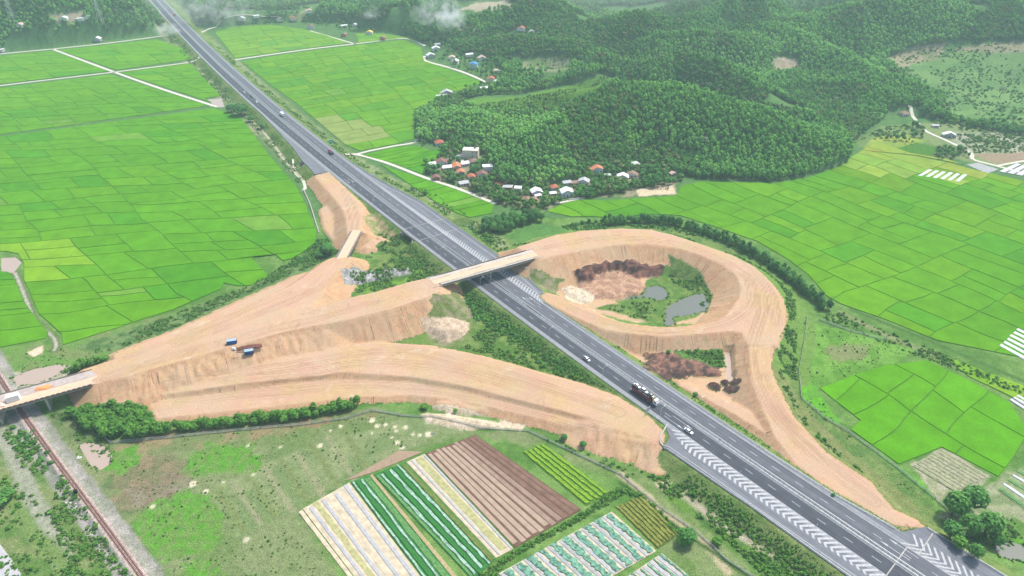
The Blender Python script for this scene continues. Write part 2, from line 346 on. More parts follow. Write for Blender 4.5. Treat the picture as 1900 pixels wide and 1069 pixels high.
# terrace and lower ramp on the south side
raise_pad([(170,742,3),(200,728,4),(290,715,4),(400,690,4),(500,665,4.5),(600,648,4.5),(690,634,4.5),(800,641,4.5),(900,662,4.5),(1000,690,4.5),(1080,712,4.5),(1150,737,4.8),(1205,772,5),(1226,797,5),(1222,815,5),(1180,800,5),(1120,782,4.5),(1050,765,4.5),(930,735,4.3),(850,715,4.2),(760,700,4.2),(650,693,4.2),(590,697,4),(470,710,4),(380,722,3.8),(290,735,3)], 1.2, rough=.6)
raise_pad([(270,735,1.6),(380,724,1.8),(650,695,2.4),(850,717,2.8),(1050,767,3.2),(1180,802,4),(1222,815,4.8),(1215,822,4.8),(1160,815,4),(1060,790,3),(950,765,2.6),(850,742,2.4),(760,733,2),(650,738,1.8),(500,755,1.5),(290,777,1.5)], 2.0, rough=.7)
raise_pad([(1226,797,5),(1222,818,5),(1140,796,4.8),(1090,785,4.6),(1120,770,4.6)], 3.3, rough=1.5)
# loop ramp
raise_pad([(960,459,13),(1028,437,13),(1083,428,12.6),(1152,424,12.2),(1207,426,12),(1251,437,11.6),(1303,454,11.2),(1357,473,10.6),(1399,495,10.2),(1431,525,9.8),(1451,553,9.4),(1457,580,9),(1453,607,8.7),(1440,640,8.3),
           (1388,640,8.2),(1377,618,8.3),(1340,592,8.5),(1357,574,8.8),(1372,552,9.2),(1375,533,9.6),(1366,511,10),(1338,489,10.5),(1289,469,11.2),(1248,458,11.6),(1193,452,12),(1138,455,12.3),(1097,462,12.6),(1042,472,13),(998,481,13)], 1.75, rough=.8)
raise_pad([(1377,618,8.2),(1357,614,8.2),(1316,618,8),(1234,625,7.6),(1179,620,7.2),(1124,613,6.8),(1083,596,6.3),(1050,580,5.9),(1015,562,5.4),(1001,550,5.2),(1015,543,5.2),(1050,553,5.8),(1078,568,6.2),(1113,585,6.7),(1152,599,7.1),(1207,606,7.5),(1248,608,7.8),(1289,606,8),(1330,596,8.3),(1357,580,8.6),(1400,600,8.5)], 1.4)
raise_pad([(1388,620,8.2),(1440,620,8.5),(1430,640,8.2),(1429,684,7.5),(1438,709,7),(1469,770,6),(1529,837,5.3),(1614,894,5),(1657,945,5),(1701,965,5),(1708,975,5),(1674,985,4.9),(1597,938,5),(1529,901,5),(1475,860,5),(1440,815,5.3),(1408,743,6.3),(1395,709,7),(1392,684,7.5)], 1.6)
raise_pad([(1475,862,4.6),(1450,842,4.2),(1425,812,3.6),(1398,790,3.2),(1350,762,3),(1300,735,2.6),(1262,716,2.2),(1258,706,2),(1300,720,2.6),(1355,745,3),(1402,768,3.4),(1432,800,4)], 1.6)
# far side ramp of the west
raise_pad([(583,326,5.2),(611,319,5.2),(633,341,5.4),(667,378,6.3),(674,400,7),(668,430,7.8),(645,433,7.8),(640,400,7),(634,385,6.3),(604,350,5.4)], 1.7, rough=1.1)
raise_pad([(594,388,1.8),(612,378,2),(640,395,2),(640,440,1.6),(625,452,1.4),(602,425,1.4)], 1.5, rough=.8)
# the outer faces of the loop are grown over
def grass_outside(pts, away, dist=20, cols=((.10,.20,.035),(.15,.24,.06))):
    P = W(pts); ax, ay = un(*away, 5); Q = []
    for q in P:
        v = np.array([q[0]-ax, q[1]-ay]); v /= np.hypot(*v); Q.append((q[0]+v[0]*dist, q[1]+v[1]*dist, 0))
    A = [(q[0]+(b[0]-q[0])*.03, q[1]+(b[1]-q[1])*.03, 0) for q, b in zip(P, Q)]
    sl_ = sub(A+Q, 3); X, Y = GX[sl_], GY[sl_]; poly = A+Q[::-1]; d, _, _ = seg_info(X, Y, [a[:2] for a in A]); ins = inside(X, Y, poly)
    t = sstep(0, 1.5, d+(nB[sl_]-.5)*2.5)*ins; c = mixc(cols[0], cols[1], nB[sl_]); COL[sl_] = COL[sl_]*(1-t[..., None])+c*t[..., None]; DM[sl_] = np.where(t > .4, -3, DM[sl_])
grass_outside([(960,459,13),(1028,437,13),(1083,428,12.6),(1152,424,12.2),(1207,426,12),(1251,437,11.6),(1303,454,11.2),(1357,473,10.6),(1399,495,10.2),(1431,525,9.8),(1451,553,9.4),(1457,580,9),(1453,607,8.7),(1447,628,8.3)], (1200,560))
grass_outside([(1447,628,8.3),(1431,655,8),(1429,684,7.5),(1438,709,7),(1469,770,6),(1529,837,5.3),(1614,894,5),(1657,945,5),(1701,965,5)], (1330,860), 16, ((.12,.17,.045),(.20,.21,.09)))
grass_outside([(1457,575,9),(1454,607,8.7),(1440,640,8.3),(1429,672,7.8)], (1320,640), 22)
def seen_mask(pts, jag=0):
    P = W(pts, 0); P2 = W(pts, 10); sl_ = sub(P+P2, 6); X, Y = GX[sl_], GY[sl_]; f = Y*cP-(GZ[sl_]-CAM_H)*sP; u = Y*sP+(GZ[sl_]-CAM_H)*cP
    px = 950+F*X/f; py = 534.5-F*u/f; d, _, _ = seg_info(px, py*1.5, [(a, b*1.5) for a, b in pts], True); s = np.where(inside(px, py, pts), d, -d)/3.3+(jag*(fbm(X/4, Y/4, 123, 4)-.5) if jag else 0)
    return sl_, X, Y, s
def spoil(pts, col, col2, ns, h=0, hn=3, seed=61, edge=4, jag=5, soft=.8):
    sl_, X, Y, s = seen_mask(pts, jag); t = sstep(-soft*.5, soft*.5, s); c = mixc(col, col2, sstep(.38, .62, fbm(X/ns, Y/ns, seed, 3)))
    COL[sl_] = COL[sl_]*(1-t[..., None])+c*t[..., None]; DM[sl_] = np.where(t > .5, -3, DM[sl_])
    if h: GZ[sl_] += np.where(s > 0, h*np.sin(np.clip(s/edge, 0, 1)*math.pi/2)*(.35+1.3*fbm(X/hn, Y/hn, seed+5, 4)), 0)
# crater floor inside the loop
paint([(1010,500),(1060,478),(1150,470),(1240,478),(1330,500),(1365,540),(1350,580),(1290,600),(1180,598),(1090,575),(1030,545)], (.5,.37,.24), 1)
dirt_flat([(1005,498),(1060,478),(1150,470),(1240,478),(1330,500),(1368,545),(1340,590),(1250,604),(1150,592),(1060,560),(1020,535)])
dirt_flat([(1130,640),(1240,640),(1370,620),(1390,700),(1400,740),(1330,745),(1250,710),(1170,660)])
paint([(1100,572),(1145,562),(1130,548),(1180,548),(1200,520),(1235,500),(1262,505),(1300,520),(1322,545),(1318,570),(1290,590),(1240,603),(1200,598),(1140,580)], (.085,.165,.035), 1.5, col2=(.13,.2,.05), ns=4)
paint([(1235,490),(1265,500),(1300,515),(1325,550),(1310,585),(1290,550),(1250,525)], (.07,.13,.035), 1.5, col2=(.12,.18,.05), ns=3)
BLK = (.060,.040,.036)
spoil([(1066,520),(1095,510),(1150,503),(1190,514),(1196,535),(1188,548),(1150,556),(1100,555),(1070,545)], (.42,.27,.175), (.33,.195,.13), 2.5, 2.2, 3, 62, 5, 5)
spoil([(1066,505),(1085,495),(1140,484),(1178,480),(1190,491),(1228,493),(1234,512),(1205,516),(1182,519),(1150,505),(1112,508),(1095,522),(1072,527)], (.070,.046,.042), (.20,.10,.075), 1.8, 3.0, 2.2, 61, 4, 6)
spoil([(1042,535),(1060,530),(1090,540),(1103,548),(1100,562),(1080,566),(1050,555)], (.56,.48,.36), (.47,.39,.28), 2, 1.8, 4, 63, 5, 2)
spoil([(808,548),(838,540),(872,556),(884,598),(850,640),(812,646),(796,612),(800,575)], (.21,.20,.115), (.12,.165,.05), 3, 0, 3, 81, 4, 8)
spoil([(985,500),(1010,505),(1045,520),(1030,545),(1005,535),(985,520)], (.12,.17,.05), (.24,.22,.13), 3, 0, 3, 82, 4, 5)
spoil([(672,400),(700,395),(735,440),(720,450),(690,432)], (.20,.22,.08), (.36,.27,.16), 3, 0, 3, 83, 4, 6)
# southern pocket
spoil([(1195,655),(1250,655),(1300,664),(1342,682),(1335,700),(1270,701),(1228,698),(1195,678)], (.085,.058,.05), (.24,.125,.09), 2.2, 1.8, 2, 64, 3, 7)
spoil([(1245,650),(1300,648),(1345,652),(1345,688),(1320,680),(1290,668),(1262,664)], (.10,.20,.04), (.07,.14,.035), 3, .4, 3, 71, 3, 5)
for (a, b, r_) in [(1235,705,14),(1258,698,14),(1325,718,13),(1357,726,14),(1362,715,10),(1345,712,9),(1252,672,9)]:
    x, y = un(a, b, 0); q = [(x+r_/3.3*math.cos(t), y+r_/3.3*math.sin(t)*.9, 0) for t in np.linspace(0, 6.28, 12)[:-1]]
    paint(q, (.060,.042,.040), 1, world=True, col2=(.10,.060,.05), ns=1.2, jag=2); sl_ = sub(q, 3); X, Y = GX[sl_], GY[sl_]; dd = np.hypot(X-x, Y-y)/(r_/3.3)
    GZ[sl_] = np.maximum(GZ[sl_], np.where(dd < 1, 2.6*(1-dd**2)*(.6+.8*fbm(X/1.5, Y/1.5, 5, 3)), -9))
# other heaps
spoil([(780,590),(830,588),(873,600),(865,620),(830,636),(800,625),(785,610)], (.50,.39,.28), (.40,.31,.22), 2.5, 0, 3, 84, 4, 3)
pile([(780,590),(830,588),(873,600),(865,620),(830,636),(800,625),(785,610)], 3.6, 0, 4, .6, 65, 6)
dirt_flat([(655,470),(680,452),(706,440),(733,452),(715,464),(680,472)])
pile([(655,470),(680,452),(706,440),(733,452),(715,464),(680,472)], 2.2, 0, 3, .8, 66, 4)
pile([(780,768),(830,768),(930,785),(935,797),(860,798),(790,785)], 1.2, 0, 3, .5, 67, 3)
pile([(800,745),(860,740),(912,755),(915,775),(850,770),(805,760)], 2.0, 0, 3, .5, 68, 4)
paint([(636,520),(660,508),(720,500),(758,498),(760,508),(720,518),(660,530),(640,540)], (.34,.33,.33), 1.2, col2=(.18,.19,.18), ns=1.5)
pile([(636,520),(660,508),(720,500),(758,498),(760,508),(720,518),(660,530),(640,540)], 1.8, 0, 1.2, 1.5, 69, 2.5)
# waste mud strip at railway embankment + rail bed
RAIL = [(-40,640,1.0),(-8,690,1.0),(40,765,1.0),(86,830,1.0),(130,890,1.0),(190,970,1.0),(262,1069,1.0),(310,1135,1.0)]
rp = smooth(W(RAIL)); rpa = np.array([p[:2] for p in rp])
sl_ = sub(rpa, 12); X, Y = GX[sl_], GY[sl_]; d, _, al = seg_info(X, Y, rpa)
GZ[sl_] = np.maximum(GZ[sl_], 1.0-np.maximum(d-2.6, 0)/1.4)
t = sstep(0, 1.5, 8.0-d+(nB[sl_]-.5)*2.5); c = mixc((.30,.28,.255), (.20,.21,.16), sstep(.35,.65,nB[sl_]*.5+nA[sl_]*.5)); COL[sl_] = COL[sl_]*(1-t[..., None])+c*t[..., None]
t = sstep(0, .8, 2.4-d); COL[sl_] = COL[sl_]*(1-t[..., None])+np.array((.42,.33,.29))*t[..., None]
# creek openings below the highway
def cut(a, b, hw, zb, col=(.06,.12,.03)):
    a = np.array(a); b = np.array(b); sl_ = sub([a, b], hw+2); X, Y = GX[sl_], GY[sl_]; d, _, _ = seg_info(X, Y, [a, b])
    zz = zb+np.maximum(d-hw, 0)*2.5; mm = zz < GZ[sl_]; GZ[sl_] = np.where(mm, zz, GZ[sl_]); DM[sl_] = np.where(mm, -3, DM[sl_])
    COL[sl_] = np.where((d < hw+1)[..., None], mixc(col, (.12,.18,.05), nB[sl_]), COL[sl_])
cut(hp(424, -30), hp(424, 36), 7, -.3)
cut(hp(600, -34), hp(600, 24), 3.2, .1, (.3,.27,.2))
# ponds
PONDS = {
 'crater_pond': [(1233,575),(1242,565),(1262,555),(1285,546),(1305,543),(1313,552),(1318,565),(1310,578),(1290,583),(1268,588),(1250,588),(1252,600),(1240,606),(1229,603),(1232,590)],
 'grey_pond': [(1150,552),(1175,548),(1192,546),(1198,532),(1215,529),(1232,532),(1241,545),(1238,555),(1222,558),(1195,552),(1165,556)],
 'settling_pond': [(1343,650),(1358,650),(1360,690),(1363,706),(1350,712),(1345,690)],
 'meadow_pond': [(142,825),(165,817),(200,828),(211,845),(208,860),(185,875),(165,865)],
 'marsh_pond': [(20,700),(60,684),(110,674),(125,680),(110,695),(70,712),(30,718)],
 'ditch_pond': [(0,478),(30,476),(42,486),(32,500),(25,508),(0,503)],
 'roadside_pond': [(382,184),(412,182),(418,199),(400,199)],
 'corner_pond': [(1838,1008),(1870,1000),(1935,1022),(1950,1045),(1880,1042),(1845,1028)],
 'kerb_pond': [(790,806),(802,800),(812,803),(806,810)],
}
for q in PONDS.values():
    carve(q, .9, 2.5)
CREEK = [(28,506),(40,535),(52,565),(62,590),(80,610),(98,625),(104,640),(100,650)]
paint_line(CREEK, 2.6, (.10,.15,.05), feather=2); paint_line(CREEK, .75, (.36,.33,.28), feather=.8)
# wheel ruts and graded windrows on the bare soil
def rut(pts, amt=.8, wd=.55, off=(0,), jit=.6):
    P = smooth(W(pts, 6)); sl_ = sub(P, 6); X, Y = GX[sl_], GY[sl_]; X = X+(nB[sl_]-.5)*jit; Y = Y+(nA[sl_]-.5)*jit*4; d, ex, al = seg_info(X, Y, P)
    for o_ in off: RT[sl_] = np.where(np.abs(amt) > 0, np.maximum(RT[sl_], amt*np.clip(1.4-np.abs(d-o_)/wd, 0, 1)*(.35+.9*fbm(al/9, al*0+o_, 71, 2))), 0)
for q in [[(539,545,8),(480,568,8),(420,595,8),(360,618,8),(296,642,8),(240,664,8)], [(700,560,12),(600,590,11),(500,614,10),(400,640,10),(300,668,9),(200,700,9)], [(640,500,9),(600,530,9),(540,560,9),(440,600,9),(330,640,9)], [(310,712,4),(400,700,4),(520,680,4.5),(660,655,4.5),(780,655,4.5),(900,685,4.5),(1020,720,4.5),(1150,765,5)],
          [(330,742,2),(500,728,2),(650,712,2.4),(800,722,2.6),(950,752,2.8),(1100,790,3.5)], [(420,705,4),(560,690,4),(700,672,4.5),(860,690,4.5),(1000,735,4.5)], [(1010,460,13),(1120,442,12.4),(1240,448,11.8),(1330,478,10.8),(1400,525,10),(1415,575,9.2),(1395,640,8.4),(1400,700,7.4),(1440,770,6),(1530,862,5.2),(1620,930,5)],
          [(1380,480,10.5),(1425,535,9.8),(1442,600,8.8)], [(1060,572,6),(1160,606,7.2),(1260,612,7.8),(1350,598,8.4),(1395,560,9.4),(1390,520,10)], [(640,350,6),(655,400,7),(658,430,7.8)], [(1415,700,7),(1450,770,6),(1540,850,5),(1650,935,5)]]:
    rut(q, .75, .6, (1.2, 3.0))
for q in [[(380,722,4),(470,711,4),(590,698,4),(650,694,4),(760,701,4),(850,716,4),(930,736,4),(1050,766,4.5),(1120,784,4.6)]]: rut(q, 1.0, .9, (0,))
r0_ = np.random.default_rng(9)
for k in range(70):
    if k % 2: a, b = r0_.uniform(330, 1180), 0; b = np.interp(a, [330,700,1180], [710,665,770])+r0_.uniform(-18, 22)
    else: a = r0_.uniform(240, 760); b = np.interp(a, [240,760], [690,560])+r0_.uniform(-25, 12)
    x, y = un(a, b, 6); L_ = r0_.uniform(1.5, 6); an = r0_.uniform(0, 3.1); rr_ = [(x-L_*math.cos(an), y-L_*math.sin(an)), (x+L_*.3, y+1.5), (x+L_*math.cos(an), y+L_*math.sin(an))]
    sl_ = sub(rr_, 3); d, _, _ = seg_info(GX[sl_], GY[sl_], rr_); RT[sl_] = np.maximum(RT[sl_], .7*np.clip(1.3-d/.6, 0, 1)*nB[sl_]*1.4)
# ---- terrain mesh
def mesh_grid():
    ny, nx = shape; idx = np.arange(ny*nx).reshape(ny, nx)
    q = np.stack([idx[:-1, :-1], idx[:-1, 1:], idx[1:, 1:], idx[1:, :-1]], -1).reshape(-1, 4)
    me = bpy.data.meshes.new('ground'); me.vertices.add(ny*nx)
    me.vertices.foreach_set('co', np.stack([GX, GY, GZ], -1).astype(np.float32).ravel())
    me.loops.add(q.size); me.loops.foreach_set('vertex_index', q.ravel().astype(np.int32))
    me.polygons.add(len(q)); me.polygons.foreach_set('loop_start', np.arange(0, q.size, 4, dtype=np.int32)); me.polygons.foreach_set('loop_total', np.full(len(q), 4, np.int32))
    me.update(); me.polygons.foreach_set('use_smooth', np.ones(len(q), bool))
    a = me.attributes.new('tint', 'FLOAT_COLOR', 'POINT'); a.data.foreach_set('color', np.concatenate([COL, np.ones(shape+(1,))], -1).astype(np.float32).ravel())
    a = me.attributes.new('soil', 'FLOAT', 'POINT'); a.data.foreach_set('value', DM.astype(np.float32).ravel())
    a = me.attributes.new('rut', 'FLOAT', 'POINT'); a.data.foreach_set('value', RT.astype(np.float32).ravel())
    a = me.attributes.new('lateral', 'FLOAT', 'POINT'); a.data.foreach_set('value', LT.astype(np.float32).ravel())
    a = me.attributes.new('along', 'FLOAT', 'POINT'); a.data.foreach_set('value', GS.astype(np.float32).ravel())
    return me
# fast height lookup
def gz(x, y):
    x = np.atleast_1d(np.asarray(x, float)); y = np.atleast_1d(np.asarray(y, float))
    i = np.clip(np.searchsorted(ry, y)-1, 0, len(ry)-2); fy = np.clip((y-ry[i])/(ry[i+1]-ry[i]), 0, 1)
    j = np.clip((x/(0.72*y+140)+1)/2*(NX-1), 0, NX-1.001); j0 = j.astype(int); fx = j-j0
    return (GZ[i, j0]*(1-fx)+GZ[i, j0+1]*fx)*(1-fy)+(GZ[i+1, j0]*(1-fx)+GZ[i+1, j0+1]*fx)*fy
def hit(px, py, dz=0):
    """ground point under a photo position"""
    lo = None
    dx = (px-950)/F; dy = (534.5-py)/F; r = (dx, cP+dy*sP, -sP+dy*cP)
    ts = np.linspace(150, 3500, 2400); xs = r[0]*ts; ys = r[1]*ts; zs = CAM_H+r[2]*ts
    g = gz(xs, ys)+dz; k = np.nonzero(zs < g)[0]
    if len(k) == 0: k = [len(ts)-1]
    k = k[0]; k0 = max(k-1, 0); a = zs[k0]-g[k0]; b = g[k]-zs[k]; t = a/(a+b+1e-9)
    x = xs[k0]+(xs[k]-xs[k0])*t; y = ys[k0]+(ys[k]-ys[k0])*t
    return float(x), float(y), float(gz(x, y)[0])
# ------------------------------------------------------------------ materials
MATS = {}
def mat(name, col, rough=.8, metal=0, nscale=0, namt=0, spec=None, bump=0, use_objcol=False, randv=0):
    if name in MATS: return MATS[name]
    m = bpy.data.materials.new(name); m.use_nodes = True; n = m.node_tree; b = n.nodes['Principled BSDF']
    b.inputs['Base Color'].default_value = (*col, 1); b.inputs['Roughness'].default_value = rough; b.inputs['Metallic'].default_value = metal
    b.inputs['Specular IOR Level'].default_value = spec if spec is not None else (.05 if rough >= .85 else .3)
    src = None
    if use_objcol:
        oi = n.nodes.new('ShaderNodeObjectInfo'); src = oi.outputs['Color']
    if nscale:
        g = n.nodes.new('ShaderNodeNewGeometry'); t = n.nodes.new('ShaderNodeTexNoise'); t.inputs['Scale'].default_value = nscale; t.inputs['Detail'].default_value = 4
        n.links.new(g.outputs['Position'], t.inputs['Vector'])
        mr = n.nodes.new('ShaderNodeMapRange'); mr.inputs[1].default_value = .25; mr.inputs[2].default_value = .75; mr.inputs[3].default_value = 1-namt; mr.inputs[4].default_value = 1+namt
        n.links.new(t.outputs['Fac'], mr.inputs[0])
        mx = n.nodes.new('ShaderNodeVectorMath'); mx.operation = 'SCALE'
        if src is not None: n.links.new(src, mx.inputs[0])
        else: mx.inputs[0].default_value = col
        n.links.new(mr.outputs[0], mx.inputs['Scale']); src = mx.outputs[0]
        if bump:
            bp = n.nodes.new('ShaderNodeBump'); bp.inputs['Distance'].default_value = bump; n.links.new(t.outputs['Fac'], bp.inputs['Height']); n.links.new(bp.outputs[0], b.inputs['Normal'])
    if src is not None: n.links.new(src, b.inputs['Base Color'])
    MATS[name] = m; return m
def ground_mat():
    m = bpy.data.materials.new('ground'); m.use_nodes = True; n = m.node_tree; N = n.nodes.new; L = n.links.new; b = n.nodes['Principled BSDF']
    b.inputs['Roughness'].default_value = 1; b.inputs['Specular IOR Level'].default_value = 0
    g = N('ShaderNodeNewGeometry'); at = N('ShaderNodeAttribute'); at.attribute_name = 'tint'; so_ = N('ShaderNodeAttribute'); so_.attribute_name = 'soil'; al = N('ShaderNodeAttribute'); al.attribute_name = 'along'
    def noise(scale, detail=4, vec=None, rough=.6):
        t = N('ShaderNodeTexNoise'); t.inputs['Scale'].default_value = scale; t.inputs['Detail'].default_value = detail; t.inputs['Roughness'].default_value = rough
        L(vec or g.outputs['Position'], t.inputs['Vector']); return t.outputs['Fac']
    def mr(src, a, b_, c, d, sm=False):
        x = N('ShaderNodeMapRange'); x.inputs[1].default_value = a; x.inputs[2].default_value = b_; x.inputs[3].default_value = c; x.inputs[4].default_value = d
        if sm: x.interpolation_type = 'SMOOTHSTEP'
        L(src, x.inputs[0]); return x.outputs[0]
    def mth(op, a, b_=None):
        x = N('ShaderNodeMath'); x.operation = op
        for i, v in enumerate([a, b_]):
            if v is None: continue
            if isinstance(v, (int, float)): x.inputs[i].default_value = v
            else: L(v, x.inputs[i])
        return x.outputs[0]
    def mix(f, a, b_):
        x = N('ShaderNodeMix'); x.data_type = 'RGBA'
        if isinstance(f, (int, float)): x.inputs[0].default_value = f
        else: L(f, x.inputs[0])
        for i, v in ((6, a), (7, b_)):
            if isinstance(v, tuple): x.inputs[i].default_value = (*v, 1)
            else: L(v, x.inputs[i])
        return x.outputs[2]
    def scale(c, f):
        x = N('ShaderNodeVectorMath'); x.operation = 'SCALE'
        L(c, x.inputs[0]); L(f, x.inputs['Scale']); return x.outputs[0]
    fine = noise(1.6, 5); mid = noise(.35, 4); big = noise(.06, 4)
    veg = scale(at.outputs['Color'], mth('MULTIPLY', mr(fine, .3, .7, .55, 1.5), mr(mid, .3, .7, .8, 1.2)))
    # soil: pale rolled top, orange and brown on cut faces
    sep = N('ShaderNodeSeparateXYZ'); L(g.outputs['True Normal'], sep.inputs[0])
    slope = mr(sep.outputs['Z'], .975, .90, 0, 1, True)
    top = mix(mr(mid, .35, .65, 0, 1), (.52,.365,.20), (.475,.32,.175)); top = mix(mr(big, .42, .60, 0, .9, True), top, (.50,.305,.21)); top = mix(mr(noise(.02, 2), .48, .56, 0, .55, True), top, (.53,.345,.25)); top = mix(mr(noise(.11, 5), .58, .72, 0, .75, True), top, (.55,.44,.31))
    lt = N('ShaderNodeAttribute'); lt.attribute_name = 'lateral'; c2 = N('ShaderNodeCombineXYZ'); L(mth('MULTIPLY', lt.outputs['Fac'], .9), c2.inputs[0]); L(mth('MULTIPLY', big, 2.5), c2.inputs[1]); trk = noise(1.0, 2, c2.outputs[0])
    top = mix(mr(trk, .55, .75, 0, .40, True), top, (.40,.265,.165)); top = mix(mr(trk, .45, .28, 0, .45, True), top, (.60,.43,.27))
    cut_ = mix(mr(noise(.18, 4), .38, .62, 0, 1), (.53,.345,.195), (.50,.29,.17)); cut_ = mix(mr(noise(.42, 4), .56, .72, 0, .65, True), cut_, (.36,.25,.14)); cut_ = mix(mr(noise(.12, 3), .60, .70, 0, .6, True), cut_, (.34,.30,.14))
    col = mix(slope, top, cut_)
    # wheel-polished lanes and water-worn gullies
    comb = N('ShaderNodeCombineXYZ'); L(mth('MULTIPLY', al.outputs['Fac'], .8), comb.inputs[0]); L(mth('MULTIPLY', sep.outputs['Z'], 1.5), comb.inputs[1])
    gul = noise(1.0, 3, comb.outputs[0]); gm = mth('MULTIPLY', mth('MULTIPLY', mr(gul, .55, .68, 0, 1, True), slope), mr(noise(.10, 2), .42, .60, .15, 1, True))
    col = mix(mth('MULTIPLY', gm, .92), col, (.19,.11,.065))
    col = mix(mth('MULTIPLY', mth('MULTIPLY', slope, mr(noise(.8, 5), .52, .66, 0, 1, True)), .5), col, (.27,.18,.10))
    ra = N('ShaderNodeAttribute'); ra.attribute_name = 'rut'; col = mix(mth('MULTIPLY', mr(ra.outputs['Fac'], .15, 1.0, 0, .8), mr(fine, .3, .6, .5, 1)), col, (.25,.155,.09))
    col = mix(mr(noise(.035, 3), .45, .62, 0, .35, True), col, (.45,.36,.24))
    col = scale(col, mr(fine, .25, .75, .78, 1.12))
    edge = mth('ADD', so_.outputs['Fac'], mr(noise(.9, 4), .3, .7, -.7, .7))
    f = mr(edge, -.1, .35, 0, 1, True)
    rim = mth('MULTIPLY', mr(edge, .2, .9, 1, 0, True), .45)
    col = mix(rim, col, (.27,.17,.09))
    out = mix(f, veg, col); L(out, b.inputs['Base Color'])
    bp = N('ShaderNodeBump'); bp.inputs['Distance'].default_value = .35; bp.inputs['Strength'].default_value = .6
    L(mth('SUBTRACT', fine, mth('MULTIPLY', gm, .8)), bp.inputs['Height']); L(bp.outputs[0], b.inputs['Normal'])
    return m
def tag(o, label=None, cat=None, group=None, kind=None):
    if label: o['label'] = label
    if cat: o['category'] = cat
    if group: o['group'] = group
    if kind: o['kind'] = kind
    return o
gm_ = mesh_grid(); gm_.materials.append(ground_mat())
ground = bpy.data.objects.new('ground', gm_); C.objects.link(ground); tag(ground, kind='structure')

class MB:
    def __init__(s): s.v = []; s.f = []; s.m = []
    def face(s, pts, mi=0):
        k = len(s.v); s.v += [tuple(p) for p in pts]; s.f.append(tuple(range(k, k+len(pts)))); s.m.append(mi)
    def box(s, x0, x1, y0, y1, z0, z1, mi=0):
        k = len(s.v); s.v += [(x0,y0,z0),(x1,y0,z0),(x1,y1,z0),(x0,y1,z0),(x0,y0,z1),(x1,y0,z1),(x1,y1,z1),(x0,y1,z1)]
        for f in ((0,3,2,1),(4,5,6,7),(0,1,5,4),(1,2,6,5),(2,3,7,6),(3,0,4,7)): s.f.append(tuple(k+i for i in f)); s.m.append(mi)
    def hexa(s, b, t, mi=0):
        k = len(s.v); s.v += [tuple(p) for p in b]+[tuple(p) for p in t]; n = len(b)
        s.f.append(tuple(k+i for i in range(n-1, -1, -1))); s.f.append(tuple(k+n+i for i in range(n)))
        for i in range(n): j = (i+1) % n; s.f.append((k+i, k+j, k+n+j, k+n+i))
        s.m += [mi]*(n+2)
    def bar(s, a, b, r, n=6, r2=None, mi=0):
        a = Vector(a); b = Vector(b); d = (b-a).normalized(); u = d.orthogonal().normalized(); w_ = d.cross(u); r2 = r if r2 is None else r2; k = len(s.v)
        for i in range(n):
            t = 2*math.pi*i/n; o = u*math.cos(t)+w_*math.sin(t); s.v.append(tuple(a+o*r)); s.v.append(tuple(b+o*r2))
        for i in range(n): j = (i+1) % n; s.f.append((k+2*i, k+2*j, k+2*j+1, k+2*i+1)); s.m.append(mi)
        s.f.append(tuple(k+2*i for i in range(n-1, -1, -1))); s.f.append(tuple(k+2*i+1 for i in range(n))); s.m += [mi]*2
    def mesh(s, name, *mats):
        me = bpy.data.meshes.new(name); me.from_pydata(s.v, [], s.f); me.update()
        for m_ in mats: me.materials.append(m_)
        if len(mats) > 1: me.polygons.foreach_set('material_index', s.m)
        return me
    def build(s, name, m_, parent=None, smooth_=False):
        ms = m_ if isinstance(m_, (list, tuple)) else [m_]
        me = s.mesh(name, *ms)
        if smooth_: me.polygons.foreach_set('use_smooth', [True]*len(me.polygons))
        return link(name, me, parent)
def link(name, me, parent=None, loc=None, rz=0):
    o = bpy.data.objects.new(name, me); C.objects.link(o)
    if parent: o.parent = parent
    if loc is not None: o.location = loc; o.rotation_euler.z = rz
    return o
def empty(name, loc=(0,0,0), rz=0):
    o = bpy.data.objects.new(name, None); C.objects.link(o); o.location = loc; o.rotation_euler.z = rz; o.empty_display_size = .5; return o
def copy_tree(o, parent=None):
    c = o.copy(); C.objects.link(c); c.parent = parent
    for ch in CH.get(o.name, []): copy_tree(ch, c)
    return c
CH = {}
def reg(root):
    for o in bpy.data.objects:
        if o.parent: CH.setdefault(o.parent.name, []).append(o) if o not in CH.get(o.parent.name, []) else None

ASPH = mat('asphalt_dark', (.076,.083,.098), .9, nscale=.25, namt=.13); ASPH2 = mat('asphalt_worn', (.122,.130,.148), .9, nscale=.2, namt=.12)
SHLD = mat('shoulder_paving', (.255,.265,.28), .9, nscale=.5, namt=.15); RAMP = mat('ramp_paving', (.165,.175,.195), .9, nscale=.3, namt=.12)
PAINT = mat('road_paint', (.43,.44,.45), .9, nscale=1.6, namt=.35); CONC = mat('concrete', (.40,.385,.35), .9, nscale=.8, namt=.22)
CONCD = mat('stained_concrete', (.22,.20,.17), .9, nscale=.8, namt=.3); STEEL = mat('galvanised_steel', (.50,.52,.53), .5, .4)
SOILM = mat('haul_soil', (.60,.44,.31), .95, nscale=.5, namt=.12); PATHM = mat('concrete_lane', (.56,.53,.45), .9, nscale=.6, namt=.15)
WATER = mat('pond_water', (.13,.145,.12), .10, spec=.5); WATER2 = mat('muddy_water', (.40,.31,.25), .15, spec=.5)
